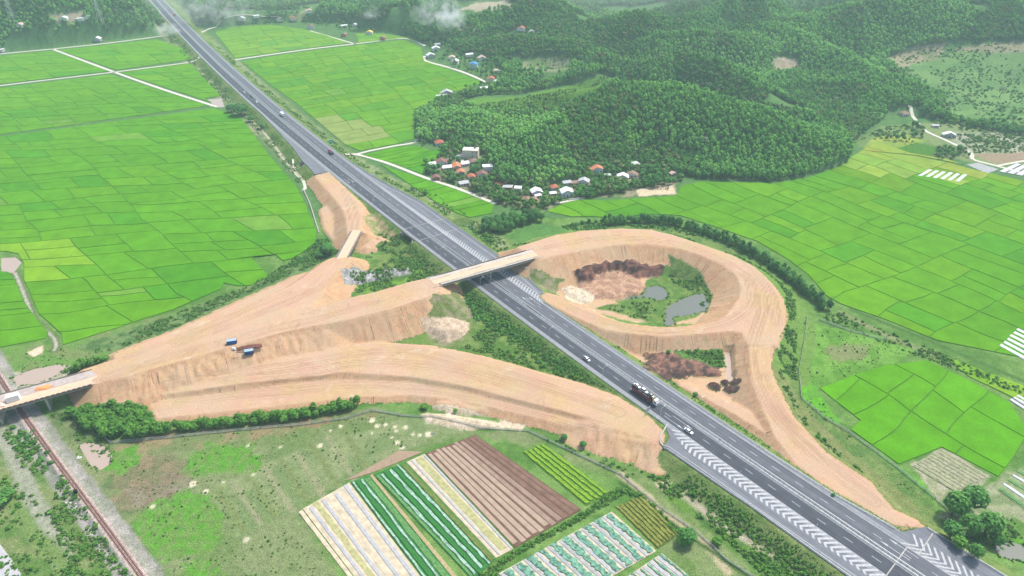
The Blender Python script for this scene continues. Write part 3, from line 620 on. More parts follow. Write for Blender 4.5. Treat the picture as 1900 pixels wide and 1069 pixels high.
# ------------------------------------------------------------------ highway
hwy = MB(); ST = list(range(-60, 1700, 5))+list(range(1700, 2400, 40))
def strip(mb, s0, s1, a, b, z, mi=0, step=5):
    ks = max(1, int(math.ceil((s1-s0)/step)))
    for i in range(ks):
        sa = s0+(s1-s0)*i/ks; sb = s0+(s1-s0)*(i+1)/ks
        A = a if not callable(a) else None
        pa, pb = (a(sa), a(sb)) if callable(a) else (a, a); qa, qb = (b(sa), b(sb)) if callable(b) else (b, b)
        if qa-pa < .05 and qb-pb < .05: continue
        mb.face([(*hp(sa, pa), z), (*hp(sa, qa), z), (*hp(sb, qb), z), (*hp(sb, pb), z)], mi)
for (s0, s1, st) in ((-60, 1700, 5), (1700, 2400, 40)):
    strip(hwy, s0, s1, -9.9, -1.5, HZ, 0, st); strip(hwy, s0, s1, 1.5, 9.9, HZ, 1, st); strip(hwy, s0, s1, -1.5, 1.5, HZ, 2, st)
    strip(hwy, s0, s1, lambda s: max(dL(s), -12.2), -9.9, HZ, 2, st); strip(hwy, s0, s1, 9.9, lambda s: min(dR(s), 12.2), HZ, 2, st)
    strip(hwy, s0, s1, dL, lambda s: max(dL(s), -12.2), HZ, 3, 1 if s0 < 0 else 40); strip(hwy, s0, s1, lambda s: min(dR(s), 12.2), dR, HZ, 3, 1 if s0 < 0 else 40)
    strip(hwy, s0, s1, dL, lambda s: dL(s)+.001, HZ, 3, 40)
for s in range(-60, 1690, 4):          # edges of the slab
    for fn in (dL, dR):
        hwy.face([(*hp(s, fn(s)), HZ), (*hp(s+4, fn(s+4)), HZ), (*hp(s+4, fn(s+4)), HZ-.9), (*hp(s, fn(s)), HZ-.9)], 2)
highway = hwy.build('highway', [ASPH, ASPH2, SHLD, RAMP]); tag(highway, kind='structure')
_v = np.array(hwy.v); _d = np.zeros(len(_v)); _cl = np.array([hp(s, 0) for s in np.arange(-70, 2440, 4)])
for i0 in range(0, len(_v), 4000):
    q_ = _v[i0:i0+4000]; D_ = np.hypot(q_[:, None, 0]-_cl[None, :, 0], q_[:, None, 1]-_cl[None, :, 1]); j_ = np.clip(D_.argmin(1), 1, len(_cl)-2); t_ = _cl[j_+1]-_cl[j_-1]; t_ /= np.hypot(t_[:, 0], t_[:, 1])[:, None]
    _d[i0:i0+4000] = (q_[:, 0]-_cl[j_, 0])*t_[:, 1]-(q_[:, 1]-_cl[j_, 1])*t_[:, 0]
_a = highway.data.attributes.new('offset', 'FLOAT', 'POINT'); _a.data.foreach_set('value', _d.astype(np.float32))
for m_ in (ASPH, ASPH2, SHLD, RAMP):
    n = m_.node_tree; b_ = n.nodes['Principled BSDF']; src = b_.inputs['Base Color'].links[0].from_socket; at = n.nodes.new('ShaderNodeAttribute'); at.attribute_name = 'offset'
    ng_ = n.nodes.new('ShaderNodeTexNoise'); ng_.inputs['Scale'].default_value = 1.0; ng_.inputs['Detail'].default_value = 2; cb = n.nodes.new('ShaderNodeCombineXYZ'); ml = n.nodes.new('ShaderNodeMath'); ml.operation = 'MULTIPLY'; ml.inputs[1].default_value = .95; n.links.new(at.outputs['Fac'], ml.inputs[0]); n.links.new(ml.outputs[0], cb.inputs[0])
    gg = n.nodes.new('ShaderNodeNewGeometry'); sc2 = n.nodes.new('ShaderNodeVectorMath'); sc2.operation = 'SCALE'; sc2.inputs['Scale'].default_value = .012; n.links.new(gg.outputs['Position'], sc2.inputs[0]); ad = n.nodes.new('ShaderNodeVectorMath'); ad.operation = 'ADD'; n.links.new(sc2.outputs[0], ad.inputs[0]); n.links.new(cb.outputs[0], ad.inputs[1]); n.links.new(ad.outputs[0], ng_.inputs['Vector'])
    mp = n.nodes.new('ShaderNodeMapRange'); mp.inputs[1].default_value = .3; mp.inputs[2].default_value = .7; mp.inputs[3].default_value = .80; mp.inputs[4].default_value = 1.18; n.links.new(ng_.outputs['Fac'], mp.inputs[0]); sv = n.nodes.new('ShaderNodeVectorMath'); sv.operation = 'SCALE'; n.links.new(src, sv.inputs[0]); n.links.new(mp.outputs[0], sv.inputs['Scale']); n.links.new(sv.outputs[0], b_.inputs['Base Color'])
zl = HZ+.012
def stripe(name, m_, s0, s1, d0, wd, par=highway, step=6):
    mb = MB(); f = d0 if callable(d0) else (lambda s: d0); strip(mb, s0, s1, lambda s: f(s)-wd/2, lambda s: f(s)+wd/2, zl, 0, step); return mb.build(name, m_, par)
for d0 in (-9.7, -1.7, 1.7, 9.7): stripe('edge_line', PAINT, -60, 1900, d0, .28)
stripe('edge_line', PAINT, -60, 166, lambda s: float(np.interp(s, [-60, 60, 150, 166], [-19, -19, -21.4, -22])), .3)
stripe('edge_line', PAINT, 306, 560, lambda s: dR(s)-3.4, .3)
stripe('edge_line', PAINT, 72, 135, lambda s: dR(s)-.4, .2)
def dashes(sa, sb, d0, far=1100):
    s = sa; k = 0; rest = MB()
    dm = None
    while s < sb:
        mb = MB(); strip(mb, s, s+4, d0-.12, d0+.12, zl)
        if s < 620: mb.build('lane_dash', PAINT, highway)
        else: rest.v, rest.f, rest.m = rest.v+[v for v in mb.v], rest.f+[tuple(i+len(rest.v) for i in f) for f in mb.f], rest.m+mb.m
        s += 12
    o = rest.build('far_lane_dashes', PAINT, highway); o['kind'] = 'stuff'
dashes(-50, 1500, -5.5); dashes(-45, 1500, 5.6)
def chev(pts, wd):
    mb = MB()
    for (a, b) in zip(pts[:-1], pts[1:]):
        dv = np.array(b)-np.array(a); n_ = np.array([0, 1.0])*wd/2     # thickness measured along the road
        P = [hp(a[1]-n_[1], a[0]), hp(b[1]-n_[1], b[0]), hp(b[1]+n_[1], b[0]), hp(a[1]+n_[1], a[0])]
        mb.face([(*p, zl+.004) for p in P])
    return mb.build('chevron_stripe', PAINT, highway)
s = 172.0
while s > -45:
    do = float(np.interp(s, [-60, 60, 113, 140, 158, 163, 172], [-15.4, -15.6, -16.2, -16.4, -17.8, -16.5, -12.4]))
    b = max(-14.4, do+.3)
    chev([(-9.9, s-3.6), (b, s+(b+14.4)*-.9), (do, s-1.4)] if do < -14.6 else [(-9.9, s-3.6), (do, s)], 1.25); s -= 2.75
s = 64.0
while s > -45:
    chev([(9.9, s+5), (13.6, s), (18.2, s+3.6)], 1.1); s -= 2.8
s = 297.0
while s < 510:
    do = float(np.interp(s, [296, 304, 345, 400, 470, 515], [10.6, 14.4, 14.4, 13.4, 11.8, 10.5])); b = 9.9+(do-9.9)*.4
    chev([(9.9, s-1.6), (b, s), (do, s+1.6)], 1.0); s += 2.7
stripe('ramp_line', PAINT, 296, 530, lambda s: float(np.interp(s, [296, 304, 345, 400, 470, 515, 530], [10.6, 14.6, 14.6, 13.6, 12, 10.6, 10.2])), .25)
def arrow(s, d, sg):          # straight-ahead arrow painted in a lane
    mb = MB(); mb.face([(*hp(s, d-.13), zl), (*hp(s, d+.13), zl), (*hp(s+sg*9, d+.13), zl), (*hp(s+sg*9, d-.13), zl)])
    mb.face([(*hp(s+sg*9, d-.55), zl), (*hp(s+sg*9, d+.55), zl), (*hp(s+sg*12.5, d), zl)]); return mb.build('lane_arrow', PAINT, highway)
arrow(178, -4.0, -1); arrow(181, -7.4, -1); arrow(297, 4.2, 1); arrow(294, 7.5, 1); arrow(63, 4.3, 1); arrow(61, 8.0, 1); arrow(545, -4, -1); arrow(545, -7.6, -1)
for (sa, da, sb, db) in [(66, -9.8, 66.5, 9.8), (62, 9.8, 62.5, 25), (412, -9.5, 410, 22), (434, -9.5, 430, 22)]:   # bridge expansion joints
    mb = MB(); A = hp(sa, da); B = hp(sb, db); v = np.array(B)-np.array(A); v /= np.hypot(*v); n_ = np.array([-v[1], v[0]])*.22
    mb.face([(A[0]-n_[0], A[1]-n_[1], zl+.006), (B[0]-n_[0], B[1]-n_[1], zl+.006), (B[0]+n_[0], B[1]+n_[1], zl+.006), (A[0]+n_[0], A[1]+n_[1], zl+.006)]); mb.build('expansion_joint', CONC, highway)
# underpass structures
def underpass(s0, s1, dl, dr, label):
    t = empty('underpass_bridge', (*hp((s0+s1)/2, 0), 0)); o = t.location.copy()
    g = MB(); P = [hp(s0-1, dl), hp(s1+1, dl), hp(s1+1, dr), hp(s0-1, dr)]
    g.hexa([(p[0]-o.x, p[1]-o.y, HZ-1.3) for p in P], [(p[0]-o.x, p[1]-o.y, HZ-.06) for p in P]); g.build('deck_slab', CONCD, t)
    for s_ in (s0, s1):
        a = MB(); P = [hp(s_-.4, dl-.5), hp(s_+.4, dl-.5), hp(s_+.4, dr+.5), hp(s_-.4, dr+.5)]
        a.hexa([(p[0]-o.x, p[1]-o.y, -1) for p in P], [(p[0]-o.x, p[1]-o.y, HZ-1.31) for p in P]); a.build('abutment', CONC, t)
        wg = MB(); e = -1 if s_ == s0 else 1
        P = [hp(s_, dl-.5), hp(s_+e*7, dl-7)]; v = np.array(P[1])-np.array(P[0]); n_ = np.array([-v[1], v[0]])/np.hypot(*v)*.25
        q0 = [(P[0][0]-n_[0]-o.x, P[0][1]-n_[1]-o.y), (P[1][0]-n_[0]-o.x, P[1][1]-n_[1]-o.y), (P[1][0]+n_[0]-o.x, P[1][1]+n_[1]-o.y), (P[0][0]+n_[0]-o.x, P[0][1]+n_[1]-o.y)]
        wg.hexa([(*q, -1) for q in q0], [(*q0[0], 4.4), (*q0[1], .9), (*q0[2], .9), (*q0[3], 4.4)]); wg.build('wing_wall', CONC, t)
    tag(t, label, 'underpass')
underpass(416.5, 431.5, -12.6, 24.2, 'concrete creek bridge carrying the highway, beside the chevron markings')
underpass(596.5, 603.5, -22.3, 12.3, 'small concrete box under the highway at the pale ramp near the rice fields')
# median barrier and guard rails
def rail_run(name, fn, s0, s1, label, step=4, posts=True, grp='steel guardrails along the highway'):
    t = empty(name, (*hp(s0, fn(s0)), HZ)); o = t.location
    b = MB(); n = int((s1-s0)/step)
    for i in range(n):
        a_, b_ = s0+i*step, s0+(i+1)*step; A = hp(a_, fn(a_)); B = hp(b_, fn(b_)); v = np.array(B)-np.array(A); m_ = np.array([-v[1], v[0]])/np.hypot(*v)*.06
        P = [(A[0]-m_[0]-o.x, A[1]-m_[1]-o.y), (B[0]-m_[0]-o.x, B[1]-m_[1]-o.y), (B[0]+m_[0]-o.x, B[1]+m_[1]-o.y), (A[0]+m_[0]-o.x, A[1]+m_[1]-o.y)]
        b.hexa([(*p, .45) for p in P], [(*p, .78) for p in P])
    b.build('rail_beam', STEEL, t)
    p = MB()
    for i in range(0, n+1):
        A = hp(s0+i*step, fn(s0+i*step)); p.box(A[0]-o.x-.07, A[0]-o.x+.07, A[1]-o.y-.07, A[1]-o.y+.07, -.3, .7)
    q = p.build('rail_posts', STEEL, t); q['kind'] = 'stuff'
    tag(t, label, 'guardrail', grp); return t
rail_run('guardrail', lambda s: dL(s)+.5, 177, 564, 'grey steel guardrail on the left verge between the two side ramps')
rail_run('guardrail', lambda s: dL(s)+.5, 574, 1300, 'grey steel guardrail on the far left verge above the rice fields', 6)
rail_run('guardrail', lambda s: dL(s)+.5, -55, 165, 'grey steel guardrail beside the long chevron ramp at the lower edge')
rail_run('guardrail', lambda s: dR(s)-.5, 74, 301, 'grey steel guardrail on the right verge beside the earth loop')
rail_run('guardrail', lambda s: dR(s)-.5, 307, 1300, 'grey steel guardrail on the right verge running far past the village', 5)
rail_run('guardrail', lambda s: dR(s)-.5, -55, 65, 'grey steel guardrail along the short ramp at the lower right corner')
t = empty('median_barrier', (*hp(-50, 0), HZ)); o = t.location; b = MB(); b2 = MB(); g_ = MB()
for s in range(-50, 1500, 5):
    for dd, mb in ((-1.0, b), (1.0, b2)):
        A = hp(s, dd); B = hp(s+5, dd); v = np.array(B)-np.array(A); m_ = np.array([-v[1], v[0]])/np.hypot(*v)*.07
        P = [(A[0]-m_[0]-o.x, A[1]-m_[1]-o.y), (B[0]-m_[0]-o.x, B[1]-m_[1]-o.y), (B[0]+m_[0]-o.x, B[1]+m_[1]-o.y), (A[0]+m_[0]-o.x, A[1]+m_[1]-o.y)]
        mb.hexa([(*p, .4) for p in P], [(*p, .78) for p in P])
for s in np.arange(-50, 900, 2.5):
    A = hp(s, 0); g_.box(A[0]-o.x-.12, A[0]-o.x+.12, A[1]-o.y-.05, A[1]-o.y+.05, 0, 1.35)
b.build('rail_beam', STEEL, t); b2.build('rail_beam', STEEL, t); q = g_.build('glare_slats', mat('slat_grey', (.30,.33,.33), .7), t); q['kind'] = 'stuff'
tag(t, 'double steel barrier with upright slats down the middle of the highway', 'barrier')
# flat dark strips laid along the median near the overbridge
mb = MB(); strip(mb, 318, 392, .25, .9, HZ+.006, 0, 5); mb.build('median_strip', mat('dark_gap', (.025,.028,.03), .9), highway)
mb = MB(); strip(mb, 286, 300, .25, .9, HZ+.006, 0, 5); mb.build('median_strip', MATS['dark_gap'], highway)

# ------------------------------------------------------------------ overbridge
def slab_bridge(name, A, B, width, z0, z1, label, cat, depth=1.1, soil_part=True, parapet=(.25,.5), post=0, studs=False):
    """A,B centre ends"""
    A = np.array(A); B = np.array(B); L_ = float(np.hypot(*(B-A))); ang = math.atan2(B[1]-A[1], B[0]-A[0])
    t = empty(name, (A[0], A[1], z0), ang); w2 = width/2; dz = z1-z0
    d = MB(); d.hexa([(0,-w2,-.35),(L_,-w2,dz-.35),(L_,w2,dz-.35),(0,w2,-.35)], [(0,-w2,0),(L_,-w2,dz),(L_,w2,dz),(0,w2,0)]); d.build('deck_slab', CONCD, t)
    for k in range(5):
        yy = -w2+1+(width-2)*k/4; g = MB(); g.hexa([(0,yy-.35,-.36-depth),(L_,yy-.35,dz-.36-depth),(L_,yy+.35,dz-.36-depth),(0,yy+.35,-.36-depth)], [(0,yy-.35,-.36),(L_,yy-.35,dz-.36),(L_,yy+.35,dz-.36),(0,yy+.35,-.36)]); g.build('girder', CONC, t)
    for s_ in (-1, 1):
        p = MB(); y0, y1 = sorted((s_*w2, s_*(w2-parapet[0]))); p.hexa([(0,y0,.004),(L_,y0,dz+.004),(L_,y1,dz+.004),(0,y1,.004)], [(0,y0,parapet[1]),(L_,y0,dz+parapet[1]),(L_,y1,dz+parapet[1]),(0,y1,parapet[1])]); p.build('edge_kerb', CONCD, t)
    if studs:
        n = int(L_/2.4)
        for k in range(n):
            for s_ in (-1,):
                x = .6+k*2.4; q = MB(); y0 = s_*(w2-.14)-.12; q.box(x, x+1.9, y0, y0+.24, dz*k/n+parapet[1]+.002, dz*k/n+parapet[1]+.55); q.build('starter_bar_panel', mat('rusty_concrete', (.20,.15,.12), .9, nscale=2, namt=.4), t)
    tag(t, label, cat); return t, L_, ang
A = (-47.6, 368.0); B = (12.6, 400.6)
ob, Lb, ang = slab_bridge('overbridge', A, B, 12.5, 13, 13, 'unfinished concrete overbridge covered in earth crossing above the highway', 'bridge', 1.2)
for (y0, y1, nm, m_) in [(-3.6, 2.2, 'haul_track', SOILM), (2.4, 5.2, 'gravel_strip', mat('gravel_pale', (.50,.44,.38), .95, nscale=.9, namt=.2))]:
    p = MB(); n = 14
    for i in range(n):
        xa, xb = -4+(Lb+8)*i/n, -4+(Lb+8)*(i+1)/n; p.face([(xa, y0+.3*math.sin(i*1.3), .16), (xb, y0+.3*math.sin(i*1.3+1.3), .16), (xb, y1+.25*math.sin(i*2+2), .16), (xa, y1+.25*math.sin(i*2), .16)])
    p.build(nm, m_, ob)
p = MB(); p.box(0, Lb, -5.9, -3.9, .02, .12); p.build('bare_concrete_strip', CONC, ob)
for i, x in enumerate((Lb*.0+.6, Lb*.5+1.5, Lb-.6)):       # pier wall in the median and two abutments
    g = MB()
    if i == 1:
        for yy in (-4.2, 0, 4.2): g.bar((x, yy, -13), (x, yy, -1.8), .55, 10)
        g.box(x-.7, x+.7, -5.6, 5.6, -1.95, -1.57); g.build('pier', CONC, ob)
    else:
        g.box(x-.6, x+.6, -6.2, 6.2, -13.2, -1.58); g.build('abutment', CONC, ob)
        for s_ in (-1, 1):
            e = -1 if i == 0 else 1; wq = MB(); y0 = s_*6.2-.2
            wq.hexa([(x, y0, -9), (x+e*6.5, y0, -4), (x+e*6.5, y0+.4, -4), (x, y0+.4, -9)][::1], [(x, y0, .3), (x+e*6.5, y0, .3), (x+e*6.5, y0+.4, .3), (x, y0+.4, .3)]); wq.build('wing_wall', mat('pale_concrete', (.50,.47,.40), .9, nscale=.5, namt=.2), ob)
# small ramp bridge
a = un(634, 479, 8.1); b_ = un(661, 430, 7.9)
sb_, Ls, _ = slab_bridge('ramp_bridge', a, b_, 9.0, 8.15, 8.0, 'narrow concrete bridge on the side ramp west of the highway', 'bridge', .8)
p = MB(); p.face([(-2,-3.2,.06),(Ls+2,-3.0,-.09),(Ls+2,3.2,-.09),(-2,3.0,.06)]); p.build('haul_track', SOILM, sb_)
for x in (.4, Ls-.4):
    g = MB(); g.box(x-.4, x+.4, -4.4, 4.4, -8.6, -1.2); g.build('abutment', MATS['pale_concrete'], sb_)
# railway overpass (left edge)
a = un(-70, 766, 9); b_ = un(171, 700, 9)
rb, Lr, _ = slab_bridge('railway_overpass', a, b_, 14.5, 9, 9, 'long concrete overpass with studded edge above the railway at the left edge', 'bridge', .9, parapet=(.35,.35), studs=True)
p = MB(); p.face([(-5,-6.2,.03),(Lr+6,-6.2,.03),(Lr+6,.2,.03),(-5,.0,.03)]); p.build('haul_track', SOILM, rb)
p = MB(); p.face([(-5,.3,.03),(Lr+2,.5,.03),(Lr+2,6.3,.03),(-5,6.3,.03)]); p.build('gravel_strip', mat('pinkish_gravel', (.42,.36,.33), .95, nscale=.6, namt=.2), rb)
for x in (Lr*.25, Lr*.62, Lr-.5):
    g = MB(); g.box(x-.5, x+.5, -6.4, 6.4, -9.3, -1.28); g.build('pier', CONC, rb)
# white block and orange tarpaulin on it
bx, by = un(26, 742, 9.1); mb = MB(); mb.hexa([(-3.0,-1.6,0),(2.8,-1.3,0),(3.0,1.4,0),(-2.8,1.6,0)], [(-2.8,-1.5,3.2),(2.7,-1.2,3.0),(2.8,1.3,3.4),(-2.7,1.5,3.5)]); mb.box(-5.2, -3.7, -3.4, -1.2, 0, .6)
wb = mb.build('concrete_block', mat('whitewash', (.78,.78,.76), .8, nscale=.6, namt=.08)); wb.location = (bx, by, 9.1); wb.rotation_euler.z = ang; tag(wb, 'big whitewashed concrete block standing on the railway overpass', 'block')
def heap(name, px, py, z, rx, ry_, h, m_, label, cat, seed=1):
    bm = bmesh.new(); bmesh.ops.create_icosphere(bm, subdivisions=3, radius=1); r0 = random.Random(seed)
    for v in bm.verts:
        k = 1+.16*math.sin(v.co.x*5+seed)*math.cos(v.co.y*4)+r0.uniform(-.07, .07); v.co.x *= rx*k; v.co.y *= ry_*k; v.co.z = max(v.co.z, -.05)*h*k
    me = bpy.data.meshes.new(name); bm.to_mesh(me); bm.free(); me.materials.append(m_); x, y = un(px, py, z); o = link(name, me, None, (x, y, z), R(20)); tag(o, label, cat); return o
heap('tarpaulin', 80, 720, 9.03, 4.2, 1.8, .9, mat('orange_tarp', (.85,.30,.10), .7, nscale=1, namt=.2), 'orange tarpaulin heap lying on the railway overpass', 'tarpaulin', 3)
heap('tarpaulin', 1305, 890, .8, 3.6, 2.0, 1.6, mat('white_sheet', (.85,.86,.86), .5, nscale=1, namt=.05), 'larger crumpled white sheet in the weeds under the chevron ramp', 'plastic sheet', 5)
heap('tarpaulin', 1320, 901, .8, 2.0, 1.5, 1.2, MATS['white_sheet'], 'smaller white sheet in the weeds just below the larger one', 'plastic sheet', 8)

# ------------------------------------------------------------------ water sheets
for nm, q in PONDS.items():
    P = smooth([p[:2] for p in W(q, -.25)], True, 3); mb = MB(); mb.face([(x, y, -.25) for x, y in P][::-1] if sum((P[i][0]*P[(i+1) % len(P)][1]-P[(i+1) % len(P)][0]*P[i][1]) for i in range(len(P))) < 0 else [(x, y, -.25) for x, y in P])
    o = mb.build('pond_water', WATER2 if nm in ('settling_pond', 'marsh_pond', 'ditch_pond', 'roadside_pond', 'meadow_pond') else WATER); tag(o, kind='structure')
# ------------------------------------------------------------------ village lanes and tracks
def lane(name, pts, hw, m_, z=.25, zs=0.22):
    P = smooth(W(pts, zs), False, 4); mb = MB()
    for a, b in zip(P[:-1], P[1:]):
        v = np.array(b[:2])-np.array(a[:2]); l = np.hypot(*v)
        if l < .05: continue
        n_ = np.array([-v[1], v[0]])/l*hw
        za = float(gz(a[0], a[1])[0])+z; zb = float(gz(b[0], b[1])[0])+z
        mb.face([(a[0]-n_[0], a[1]-n_[1], za), (b[0]-n_[0], b[1]-n_[1], zb), (b[0]+n_[0], b[1]+n_[1], zb), (a[0]+n_[0], a[1]+n_[1], za)])
        for k in (-1, 1): mb.face([(a[0]+k*n_[0], a[1]+k*n_[1], za), (b[0]+k*n_[0], b[1]+k*n_[1], zb), (b[0]+k*n_[0]*1.1, b[1]+k*n_[1]*1.1, zb-.6), (a[0]+k*n_[0]*1.1, a[1]+k*n_[1]*1.1, za-.6)])
    o = mb.build(name, m_); tag(o, kind='structure'); return o
lane('village_road', [(640,287),(664,287),(720,303),(790,330),(850,350),(920,378)], 1.8, PATHM)
lane('village_road', [(662,286),(690,279),(730,271),(771,263),(774,245)], 1.5, PATHM)
lane('field_road', [(97,91),(210,133),(300,165),(402,198)], 2.0, PATHM)
lane('field_road', [(-150,115),(0,100),(97,91),(200,80),(300,67)], 2.0, PATHM)
lane('field_road', [(-60,170),(0,159),(210,134),(350,116),(372,112)], 1.7, PATHM)
lane('field_road', [(436,111),(560,93),(662,81),(751,71),(790,86)], 2.2, PATHM)
lane('field_road', [(370,62),(400,50),(460,43),(520,40)], 2.0, PATHM)
lane('field_road', [(575,57),(660,82)], 1.6, PATHM)
lane('village_road', [(787,104),(790,113),(832,125),(870,138),(903,154)], 2.2, PATHM)
lane('village_road', [(1685,205),(1697,220),(1718,243),(1755,260),(1800,283),(1806,296),(1850,308),(1900,322),(1960,342)], 1.8, PATHM)
lane('village_road', [(1850,308),(1880,302),(1940,292)], 1.4, PATHM)
lane('village_road', [(1030,378),(1055,373),(1085,366)], 1.2, PATHM)
lane('village_road', [(848,276),(855,292),(860,305)], 1.6, PATHM)
lane('dirt_track', [(455,215),(480,235),(505,265),(530,300),(555,325),(565,340)], 1.4, mat('track_soil', (.34,.32,.22), .95, nscale=.5, namt=.25))
lane('dirt_track', [(545,300),(548,320),(562,335),(566,350),(560,352)], 1.2, PATHM)
lane('river_road', [(-40,985),(0,1040),(20,1069),(50,1120)], 3.0, mat('old_road', (.42,.41,.42), .9, nscale=.4, namt=.1))
lane('drain_wall', [(562,350),(575,378),(585,410),(592,432)], .35, CONC, z=.8)
lane('drain_wall', [(1236,800),(1222,830),(1236,842)], .3, CONC, z=.6)

# ------------------------------------------------------------------ railway
rl = empty('railway_track', (rp[0][0], rp[0][1], 1.0)); o0 = rl.location
dense = []
acc = 0
for a, b in zip(rp[:-1], rp[1:]):
    n = max(1, int(math.hypot(b[0]-a[0], b[1]-a[1])/2))
    for k in range(n): dense.append((a[0]+(b[0]-a[0])*k/n, a[1]+(b[1]-a[1])*k/n))
RUST = mat('rusty_rail', (.20,.085,.065), .7, .2, nscale=1, namt=.3)
for s_ in (-.55, .55):
    mb = MB()
    for a, b in zip(dense[:-1], dense[1:]):
        v = np.array(b)-np.array(a); n_ = np.array([-v[1], v[0]])/np.hypot(*v)
        P = [(a[0]+n_[0]*(s_-.09)-o0.x, a[1]+n_[1]*(s_-.09)-o0.y), (b[0]+n_[0]*(s_-.09)-o0.x, b[1]+n_[1]*(s_-.09)-o0.y), (b[0]+n_[0]*(s_+.09)-o0.x, b[1]+n_[1]*(s_+.09)-o0.y), (a[0]+n_[0]*(s_+.09)-o0.x, a[1]+n_[1]*(s_+.09)-o0.y)]
        mb.hexa([(*p, .16) for p in P], [(*p, .34) for p in P])
    mb.build('rail', RUST, rl)
mb = MB(); acc = 0.0; sl0 = None
slm = MB(); slm.box(-1.15, 1.15, -.13, .13, 0, .16); slme = slm.mesh('sleeper', mat('sleeper_brown', (.15,.075,.06), .9, nscale=2, namt=.3))
ns_ = 0
for a, b in zip(dense[:-1], dense[1:]):
    l = math.hypot(b[0]-a[0], b[1]-a[1]); an = math.atan2(b[1]-a[1], b[0]-a[0])+math.pi/2
    while acc < l and ns_ < 290:
        t = acc/l; x = a[0]+(b[0]-a[0])*t; y = a[1]+(b[1]-a[1])*t
        o = link('sleeper', slme, rl, (x-o0.x, y-o0.y, .01), an); acc += .8; ns_ += 1
    acc -= l
tag(rl, 'single railway track with rusty rails passing under the left overpass', 'railway')
# ------------------------------------------------------------------ rice fields
RICE = bpy.data.materials.new('rice'); RICE.use_nodes = True
def _rice():
    n = RICE.node_tree; N = n.nodes.new; L = n.links.new; b = n.nodes['Principled BSDF']; b.inputs['Roughness'].default_value = 1; b.inputs['Specular IOR Level'].default_value = 0
    oi = N('ShaderNodeObjectInfo'); g = N('ShaderNodeNewGeometry')
    a = N('ShaderNodeTexNoise'); a.inputs['Scale'].default_value = .09; a.inputs['Detail'].default_value = 3; L(g.outputs['Position'], a.inputs['Vector'])
    f = N('ShaderNodeTexNoise'); f.inputs['Scale'].default_value = 1.1; f.inputs['Detail'].default_value = 4; f.inputs['Roughness'].default_value = .7; L(g.outputs['Position'], f.inputs['Vector'])
    m1 = N('ShaderNodeMapRange'); m1.inputs[1].default_value = .3; m1.inputs[2].default_value = .7; m1.inputs[3].default_value = .88; m1.inputs[4].default_value = 1.14; L(a.outputs['Fac'], m1.inputs[0])
    m2 = N('ShaderNodeMapRange'); m2.inputs[1].default_value = .25; m2.inputs[2].default_value = .75; m2.inputs[3].default_value = .80; m2.inputs[4].default_value = 1.18; L(f.outputs['Fac'], m2.inputs[0])
    mm = N('ShaderNodeMath'); mm.operation = 'MULTIPLY'; L(m1.outputs[0], mm.inputs[0]); L(m2.outputs[0], mm.inputs[1])
    s_ = N('ShaderNodeVectorMath'); s_.operation = 'SCALE'; L(oi.outputs['Color'], s_.inputs[0]); L(mm.outputs[0], s_.inputs['Scale']); L(s_.outputs[0], b.inputs['Base Color'])
_rice()
BUND = mat('bund_grass', (.060,.165,.022), .95, nscale=.8, namt=.35)
def area(P): return .5*sum(P[i][0]*P[(i+1) % len(P)][1]-P[(i+1) % len(P)][0]*P[i][1] for i in range(len(P)))
def clip(P, n, c, keep):   # keep*(n.p-c) >= 0
    out = []
    for i in range(len(P)):
        a, b = P[i], P[(i+1) % len(P)]; da = keep*(n[0]*a[0]+n[1]*a[1]-c); db = keep*(n[0]*b[0]+n[1]*b[1]-c)
        if da >= 0: out.append(a)
        if (da >= 0) != (db >= 0): t = da/(da-db); out.append((a[0]+(b[0]-a[0])*t, a[1]+(b[1]-a[1])*t))
    return out
def dirn(p, q):
    a = un(*p); b = un(*q); return math.atan2(b[1]-a[1], b[0]-a[0])
def warp(p):
    x, y = p; X = np.array([x/48.0]); Y = np.array([y/48.0]); X2 = np.array([x/17.0]); Y2 = np.array([y/17.0])
    return (x+(vn(X, Y, 91)[0]-.5)*9+(vn(X2, Y2, 93)[0]-.5)*2.2, y+(vn(X+9, Y, 92)[0]-.5)*6+(vn(X2+5, Y2, 94)[0]-.5)*1.8)
def cyp_(P): return sum(q[1] for q in P)/len(P)
def split(P, d1, d2, amin, amax, r0, out, depth=0):
    A = abs(area(P))
    if A < 25: return
    if A < r0.uniform(amin, amax)*(.95 if cyp_(P) > 700 else .85) or depth > 12: out.append(P); return
    best = None
    ex = []
    for d in (d1, d2):
        n = (-math.sin(d), math.cos(d)); v = [n[0]*p[0]+n[1]*p[1] for p in P]; ex.append(max(v)-min(v))
    # cut across the longer extent; strips stay elongated along d1
    d = d1 if ex[0]*1.45 > ex[1] else d2
    d = d+r0.uniform(-.09, .09); n = (-math.sin(d), math.cos(d)); v = [n[0]*p[0]+n[1]*p[1] for p in P]; c = min(v)+(max(v)-min(v))*r0.uniform(.36, .64)
    for k in (1, -1):
        Q = clip(P, n, c, k)
        if len(Q) > 2: split(Q, d1, d2, amin, amax, r0, out, depth+1)
